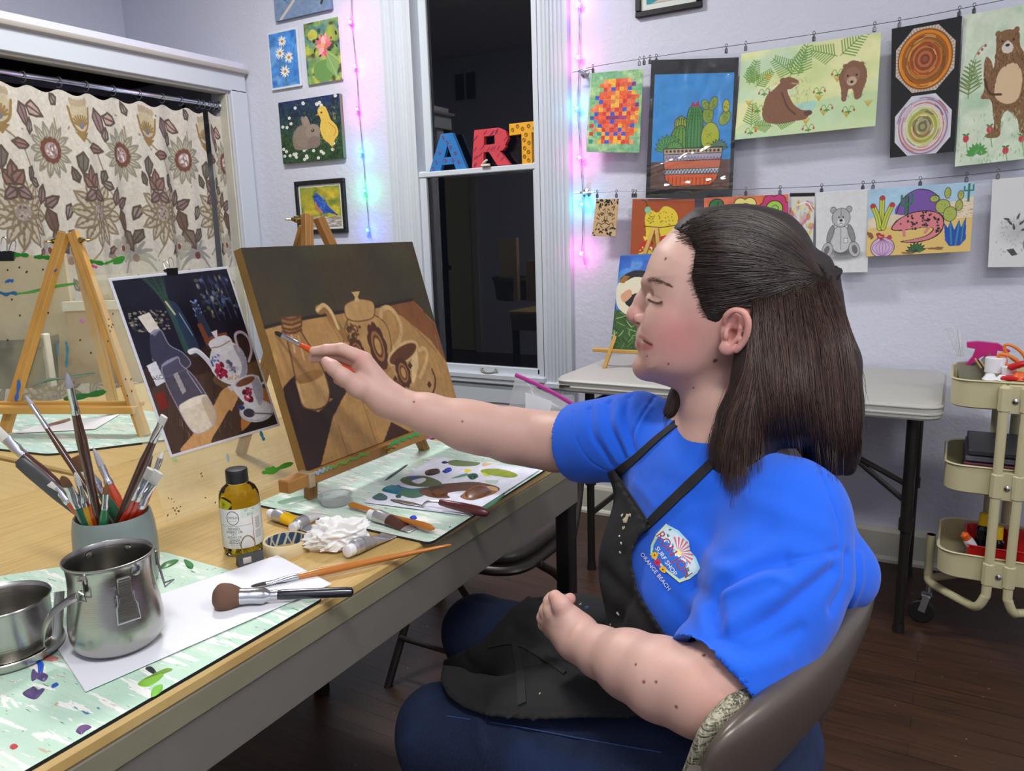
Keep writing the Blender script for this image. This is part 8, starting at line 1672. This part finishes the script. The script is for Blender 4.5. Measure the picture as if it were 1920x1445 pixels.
def ribbon(tree,px,w_,name,m,parent,off=.003,th=.0022):
    Pp=[];Nn=[]
    for q in spline(px,40):
        h_,n_=hit(tree,*q)
        if h_ is not None: Pp.append(h_);Nn.append(n_ if n_@(CAM-h_)>0 else -n_)
    Pp=np.array(Pp);Nn=np.array(Nn)
    for _ in range(3): Pp[1:-1]=(Pp[:-2]+2*Pp[1:-1]+Pp[2:])/4;Nn[1:-1]=(Nn[:-2]+Nn[1:-1]+Nn[2:])/3
    Pp=Pp+Nn*off;T_=np.gradient(Pp,axis=0);S_=np.cross(T_,Nn);S_ /= np.linalg.norm(S_,axis=1)[:,None];w_=np.array(w_)/2 if np.ndim(w_) else w_/2
    G=np.stack([Pp-S_*w_,Pp+S_*w_,Pp+S_*w_-Nn*th,Pp-S_*w_-Nn*th,Pp-S_*w_],1);return MB().grid(G).build(name,m,parent,angle=40)
mb_=mat('black_webbing','#16171A',.8)
ribbon(st,[(1296,803),(1308,825),(1330,852),(1360,872),(1395,880)],.013,'collar',M_SHIRT,bpy.data.objects['t_shirt'],.0012)
ribbon(st,[(1208,992),(1240,960),(1290,912),(1332,872),(1362,838)],.0135,'apron_strap',mb_,o);ribbon(st,[(1152,890),(1190,862),(1230,826),(1262,800),(1288,778)],.0125,'apron_strap',mb_,o)
ribbon(t2,[(1150,886),(1182,932),(1214,984)],.0100,'apron_top_hem',mb_,o,.002);ribbon(t2,[(966,1207),(974,1250),(980,1320)],.0125,'pocket_edge',mat('apron_edge','#1B1D1E',.8),o,.0022);ribbon(t2,[(915,1212),(960,1206),(1000,1222),(1060,1262)],.0055,'pocket_edge',mat('apron_edge','',.8),o,.002)
# ------------------------------------------------ chest print
lg=Pic(300,246,'#0F5FDE');mask=np.zeros((246,300),bool)
sh_=[(4.2,17.3),(24,7),(47.2,3.5),(59.6,10.4),(74,9),(91.4,12.8),(95.4,21.7),(95.6,35.8),(91.3,52.2),(60,61),(29.4,65),(18,55.6),(8.9,39.5)]
lg.poly(sh_,'#A9DCE8');inn=[(8,19),(26,11),(47,8),(59,15),(74,13.5),(88,16.5),(91.5,24),(91.5,36),(87,49),(60,57.5),(31,61),(21,53),(12.5,38)];lg.line([(95.6,35.8),(91.3,52.2),(60,61)],4,'#E6ECA0');lg.line([(4.2,17.3),(8.9,39.5),(18,55.6)],4,'#E6ECA0');lg.poly(inn,'#CFE3EE')
for k in range(9): a_=math.radians(200+k*17.5);a2=a_+math.radians(8);lg.poly([(52,27),(52+26*math.cos(a_),27+22*math.sin(a_)),(52+26*math.cos(a2),27+22*math.sin(a2))],'#D8686C')
lg.ell(52,27,6,4,'#F4E690');lg.poly([(13,38),(30,30),(50,33),(70,28),(90,34),(87,49),(60,57.5),(31,61),(21,53)],'#2A6AD0');lg.dabs(30,16,24,88,34,['#F0F4F8','#5CA0E0'],3,1.4)
lg.text('RON JON',51,34,21,'#F0F0F0',bold=.035,sx=.92);lg.text('RON JON',51,34,21,'#A82A34',bold=.012,sx=.92);lg.text('SURF SHOP',52,50,9.5,'#F2F2F2',bold=.02,sx=1.1)
for x,y,c_ in ((34,60,'#F0B82C'),(46,63,'#D02A50'),(60,62,'#F0B82C')):
    for k in range(5): lg.ell(x+3.2*math.cos(k*1.257),y+3.2*math.sin(k*1.257),2.8,2.8,c_)
    lg.ell(x,y,1.3,1.3,'#5A2A14')
for x,y in ((14,20),(18,24),(27,60),(86,30),(88,38),(70,61),(68,64),(29,65)): lg.leaf(x,y,6,1.6,random.uniform(0,360),'#2E8A3C',None)
tx=Pic(300,246,'#000000');tx.poly(sh_,'#FFFFFF');tx.ell(46,62,20,5,'#FFFFFF');lg.text('ORANGE BEACH',56,73,8.6,'#E8ECF4',rot=3,bold=.03,sx=1.12);tx.text('ORANGE BEACH',56,73,8.6,'#FFFFFF',rot=3,bold=.05,sx=1.12);mask=tx.a[...,0]>.4
GP=np.zeros((246,300,3));okm=np.zeros((246,300),bool)
for j in range(246):
    for i in range(300):
        if not mask[max(0,j-1):j+2,max(0,i-1):i+2].any(): continue
        e1,e2=(i/3)*1.2-56,40-(j/3)*1.2;h_,n_=hit(st,1262+e1*.57+e2*.82,1035+e1*.82-e2*.57)
        if h_ is not None: GP[j,i]=h_-ray(1262,1035)*.0016;okm[j,i]=True
W3=300;Jq,Iq=np.mgrid[0:245,0:299];f_=(mask[:-1,:-1]|mask[1:,1:])&okm[:-1,:-1]&okm[1:,:-1]&okm[1:,1:]&okm[:-1,1:];q_=np.stack([Jq*W3+Iq,(Jq+1)*W3+Iq,(Jq+1)*W3+Iq+1,Jq*W3+Iq+1],-1)[f_]
if len(q_): P3,Q3,u3=compact(GP.reshape(-1,3),q_);fast_mesh('chest_print',P3,Q3,mat('shirt_print',None,.7,attr=True),person,lg.a.reshape(-1,3)[u3])
# ------------------------------------------------ hair
HR=[hpx(*q) for q in [(1258,428),(1272,441),(1290,453),(1303,474),(1300,500),(1297,522),(1304,548),(1315,576),(1326,600),(1345,606),(1357,596),(1366,584),(1385,574),(1404,578),(1414,592),(1416,620),(1404,650),(1402,700),(1440,720),(1640,720),(1640,350),(1250,350)]]
def hair_f(P):
    q=(P-H0)@HM;A=q[:,:2];best=np.full(len(A),9.);ins=np.zeros(len(A),bool);x,y=A[:,0],A[:,1];n=len(HR)
    for i in range(n):
        a,b=HR[i],HR[(i+1)%n];d=b-a;t=np.clip(((A-a)@d)/(d@d),0,1);best=np.minimum(best,np.linalg.norm(A-a-t[:,None]*d,axis=1))
        if a[1] != b[1]: ins ^= ((a[1]>y) != (b[1]>y))&(x<(b[0]-a[0])*(y-a[1])/(b[1]-a[1])+a[0])
    r=np.where(ins,-best,best);off=-.0015+.0105*np.clip(best/.035,0,1)**.7*ins;return np.maximum(head_f(P)-off,r*.8)
hair=Sdf();hair.add(hair_f,H0-.17,H0+.17,.004)
e=hs
hair.ell(e(1480,556,0),(.054,.050,.070),HM,.02);hair.chain([e(1536,508,0),e(1552,520,0)],[.020,.014],.02)
hair.chain([e(1486,622,0),e(1516,690,0),e(1536,770,.008),e(1562,840,.01),e(1592,880,.01)],[.060,.058,.050,.034,.004],.02);hair.chain([e(1450,640,.035),e(1470,740,.045),e(1500,800,.045)],[.034,.034,.022],.025);hair.chain([e(1552,560,0),e(1574,680,0),e(1584,800,.0)],[.016,.016,.014],.02)
hair.chain([e(1424,615,.060),e(1412,700,.075),e(1396,780,.080),e(1382,850,.080),e(1376,905,.078)],[.014,.020,.028,.028,.008],.02);hair.cone(e(1372,800,.078),e(1352,870,.08),.014,.010,.02);hair.cone(e(1412,800,.07),e(1428,850,.07),.02,.01,.02)
hair.chain([e(1330,690,-.060),e(1292,745,-.045),(e(1270,775,-.04))],[.020,.024,.020],.02);hair.chain([e(1436,640,.05),e(1446,740,.058),e(1452,800,.05)],[.030,.032,.024],.03)
gP,gQ=surface(hair,.0045,refine=0);gt=bvh(gP,gQ)
M_HAIR=mat('brown_hair',None,.6,attr=True);colh=np.ones((len(gP),3))*rgb('#241A18');hb=fast_mesh('hair',gP,gQ,M_HAIR,person,colh)
SP,SC_=[],[]
def strand(pts,r,c_,K=16): SP.append((spline(pts,K),r));SC_.append(c_)
R_=np.random.default_rng(3);hc=['#2C201C','#382922','#241A17','#443228','#302420'];hl=['#3A2A22','#4A362B','#2E211C','#574134','#3E2E26']
def on_hair(x,y,lift):
    h_,n_=hit(gt,x,y)
    if h_ is None or (h_-CAM)@CW>1.2: h_,n_=hit(st,x,y);lift+=.003
    return None if h_ is None else h_-ray(x,y)/np.linalg.norm(ray(x,y))*lift
def lay(px,r,c_,lift=.002,mirror=False,jit=0):
    P=[]
    for x,y in spline(px,12):
        p_=on_hair(x,y,lift)
        if p_ is None: break
        P.append(p_)
    if len(P)>4:
        P=np.array(P);P[1:-1]=(P[:-2]+P[1:-1]*2+P[2:])/4;strand(P,r,c_)
        if mirror: q=(P-H0)@HM;q[:,2]*=-1;strand(H0+q@HM.T,r,c_)
bh0=lambda x,y: (lambda h_: None if h_ is None else h_-ray(x,y)*.0006)(hit(btree,x,y)[0])
HLn=spline([(1262,431),(1290,452),(1304,475),(1300,505),(1298,524),(1306,550),(1317,578),(1330,604),(1352,608),(1364,588),(1386,576),(1408,590)],200)
for k in range(1000):
    s_=R_.random();x0,y0=HLn[int(s_*199)]+R_.normal(0,2.2,2)
    if R_.random()<.35: x0+=R_.uniform(0,130);y0-=R_.uniform(-10,40)*(1-s_)
    ex,ey=1541+R_.normal(0,3),512+s_*16+R_.normal(0,5);my=(y0+ey)/2+(-26+52*s_)+R_.normal(0,5);lay([(x0,y0),(x0*.66+ex*.34,y0*.55+my*.45),(x0*.3+ex*.7,my*.6+ey*.4),(ex,ey)],.00042+.0003*R_.random(),hc[int(R_.integers(5))],.0006+.0022*R_.random()**2,mirror=k%3==0)
SL=spline([(1266,431),(1288,412),(1319,398),(1351,391),(1386,390),(1418,395),(1446,404),(1473,420),(1497,440),(1516,466),(1530,492),(1544,516)],60);SB=spline([(1300,470),(1340,464),(1400,470),(1470,488),(1541,516)],60)
for k in range(900):
    v=R_.random()**1.3;u0=int(R_.uniform(0,30)*(R_.random()<.7));J_=R_.normal(0,2,2);P_=[tuple((SL[i]*(1-v)+SB[i]*v)+J_*math.sin(3.1*i/59)+[0,1.5]) for i in range(u0,60,6)]+[tuple(SL[59]+R_.normal(0,3,2))];lay(P_,.0004+.0003*R_.random(),hc[int(R_.integers(5))],.0006+.002*R_.random()**2,mirror=k%3==0)
BT=[(1440,812),(1470,826),(1500,844),(1540,870),(1580,897),(1622,906)];YS=[530,570,620,690,760,830,905];XLs=[1418,1408,1410,1416,1424,1434,1444];XRs=[1562,1582,1600,1610,1616,1622,1628]
for k in range(1900):
    s_=R_.random();xe=np.interp(s_,[0,1],[1444,1622])+R_.normal(0,5);ye=np.interp(xe,[q[0] for q in BT],[q[1] for q in BT])+R_.normal(0,8)-R_.random()**3*90;y0=572-s_*46+R_.normal(0,6);w1,w2=R_.normal(0,.035),R_.normal(0,.04);P_=[]
    for v in (0,.25,.5,.75,1): y_=y0+(ye-y0)*v;ss=s_+w1*math.sin(v*3)+w2*v*v;P_.append((np.interp(y_,YS,XLs)*(1-ss)+np.interp(y_,YS,XRs)*ss,y_))
    lay(P_,.0004+.0004*R_.random(),hl[int(R_.integers(5))],.0005+.004*R_.random()**2,mirror=k%6==0)
for k in range(620):
    s_=R_.random();x0=1405+s_*34;y0=590+R_.uniform(0,60);xe=1343+s_*86+R_.normal(0,6);ye=np.interp(xe,[1335,1374,1430],[868,924,862])+R_.normal(0,12);w1=R_.normal(0,6)
    lay([(x0,y0),(x0-6+w1*.4,y0+80),((x0+xe)/2-8+w1,(y0+ye)/2+20),(xe,ye)],.0004+.0004*R_.random(),hl[int(R_.integers(5))],.0005+.003*R_.random()**2)
for k in range(160): x0=R_.uniform(1250,1312);lay([(x0+16,732),(x0+4,765),(x0-10,R_.uniform(780,808))],.0005,hl[int(R_.integers(5))],.001)
for k in range(90):
    s_=R_.random();p0=e(1548+R_.normal(0,14),545+R_.uniform(-10,80),R_.normal(0,.02));p1=e(1590+R_.normal(0,10),660+R_.uniform(-20,60),R_.normal(0,.03));p2=e(1612+R_.normal(0,10),780+R_.uniform(-40,60),R_.normal(0,.03));strand([p0,p1,p2],.00028,hl[int(R_.integers(5))])
for k in range(46): x0=R_.uniform(1340,1380);strand([e(x0+20,740+R_.uniform(-20,30),.082),e(x0-6,800,.095),e(x0-22+R_.normal(0,5),850+R_.uniform(-20,30),.100)],.0003,hl[int(R_.integers(5))])
for k in range(240):
    s_=R_.random()**.8;x0,y0=HLn[int(s_*120)]+R_.normal(0,2,2)-[R_.random()*9,-1];P_=[bh0(x0,y0),bh0(x0+7,y0-1),on_hair(x0+22,y0-2+s_*4,.0008)]
    if all(q is not None for q in P_): strand(P_,.00015,'#54423A',6)
for k in range(40): x0=R_.uniform(1268,1300);y0=440+(x0-1268)*.6+R_.normal(0,4);h_=hit(btree,x0-4,y0+4)[0];g_=on_hair(x0+24,y0-2,.001);strand([h_,(h_+g_)/2-ray(x0,y0)*.002,g_],.00025,hc[0]) if h_ is not None and g_ is not None else None
def strand_mesh(name,SP,SC_,parent,m):
    V,Fq,Cc=[],[],[];o_=0
    for (P,r),c_ in zip(SP,SC_):
        K=len(P);T_=np.gradient(P,axis=0);T_ /= np.linalg.norm(T_,axis=1)[:,None]+1e-9;u=np.cross(T_,HL);u /= np.linalg.norm(u,axis=1)[:,None]+1e-9;w_=np.cross(T_,u);rr=r*np.interp(np.linspace(0,1,K),[0,.1,.8,1],[.6,1,.8,.15])[:,None]
        V.append(np.stack([P+u*rr,P-u*rr*.5+w_*rr*.87,P-u*rr*.5-w_*rr*.87],1).reshape(-1,3));i=np.arange(K-1)[:,None]*3;k=np.arange(3)[None];q=np.stack([o_+i+k,o_+i+(k+1)%3,o_+i+3+(k+1)%3,o_+i+3+k],-1).reshape(-1,4);Fq.append(q);Cc.append(np.repeat(rgb(c_)[None],K*3,0));o_+=K*3
    return fast_mesh(name,np.concatenate(V),np.concatenate(Fq),m,parent,np.concatenate(Cc))
so=strand_mesh('hair_strands',SP,SC_,hb,mat('hair_strand',None,.45,attr=True));so['kind']='stuff'
b=MB();a=np.linspace(0,2*np.pi,20,endpoint=False);c_=e(1553,521,0);ax=HA*.75-HB*.45;ax=ax/np.linalg.norm(ax);B_=basis(ax)
for k in range(3): b.tube(np.array([c_+ax*(k-1)*.006+(B_[:,0]*math.cos(t)+B_[:,1]*math.sin(t))*(.0135+.0012*math.sin(t*7+k)) for t in a]),.0045,8,closed=True)
b.build('hair_tie',mat('black_tie','#0E0E10',.7),person)
# ------------------------------------------------ brow and lashes
SP,SC_=[],[]
bh=lambda x,y,l: (lambda h_: None if h_ is None else h_-ray(x,y)*l)(hit(btree,x,y)[0])
for k in range(170):
    s_=R_.random();x=1212+s_*46;y=526+(-1.5+4*s_+14*max(0,s_-.35)**1.5)+R_.normal(0,3.2*(1-.6*s_));a_,b_=bh(x,y,.0004),bh(x+3.5+R_.random()*2.5,y-1.2+2.8*s_,.0009)
    if a_ is not None and b_ is not None and np.linalg.norm(a_-b_)<.012: strand([a_,(a_+b_)/2,b_],.00016,'#77594A',4)
for k in range(34):
    s_=k/33;x=1217+s_*25;y=561+5.5*math.sin(s_*2.2)*1.0;a_=bh(x,y,.0004)
    if a_ is not None: l_=.0065;d_=-HA*(.55-.75*s_)-HB*(.12+.35*s_)+HL*.75+HB*.25*(s_<.3);d_ /= np.linalg.norm(d_);strand([a_,a_+d_*l_*.5-HB*.0006,a_+d_*l_],.00022,'#1A1210',5)
strand_mesh('lashes_and_brow',SP,SC_,person,mat('hair_strand',None,.45,attr=True))
# ------------------------------------------------ the brush in her hand
T0=on_canvas(515,622,.004) if 'on_canvas' in globals() else D(515,622,1.305)
if 'brush' in globals(): brush(T0,D(669,699,1.262),'orange-handled filbert brush held in her hand at the canvas',kind='filbert',r=.0046,br='dark',hc='#D2481A',Lb=.016,Lf=.040,hr=.0042,loc=D(600,665,1.28))
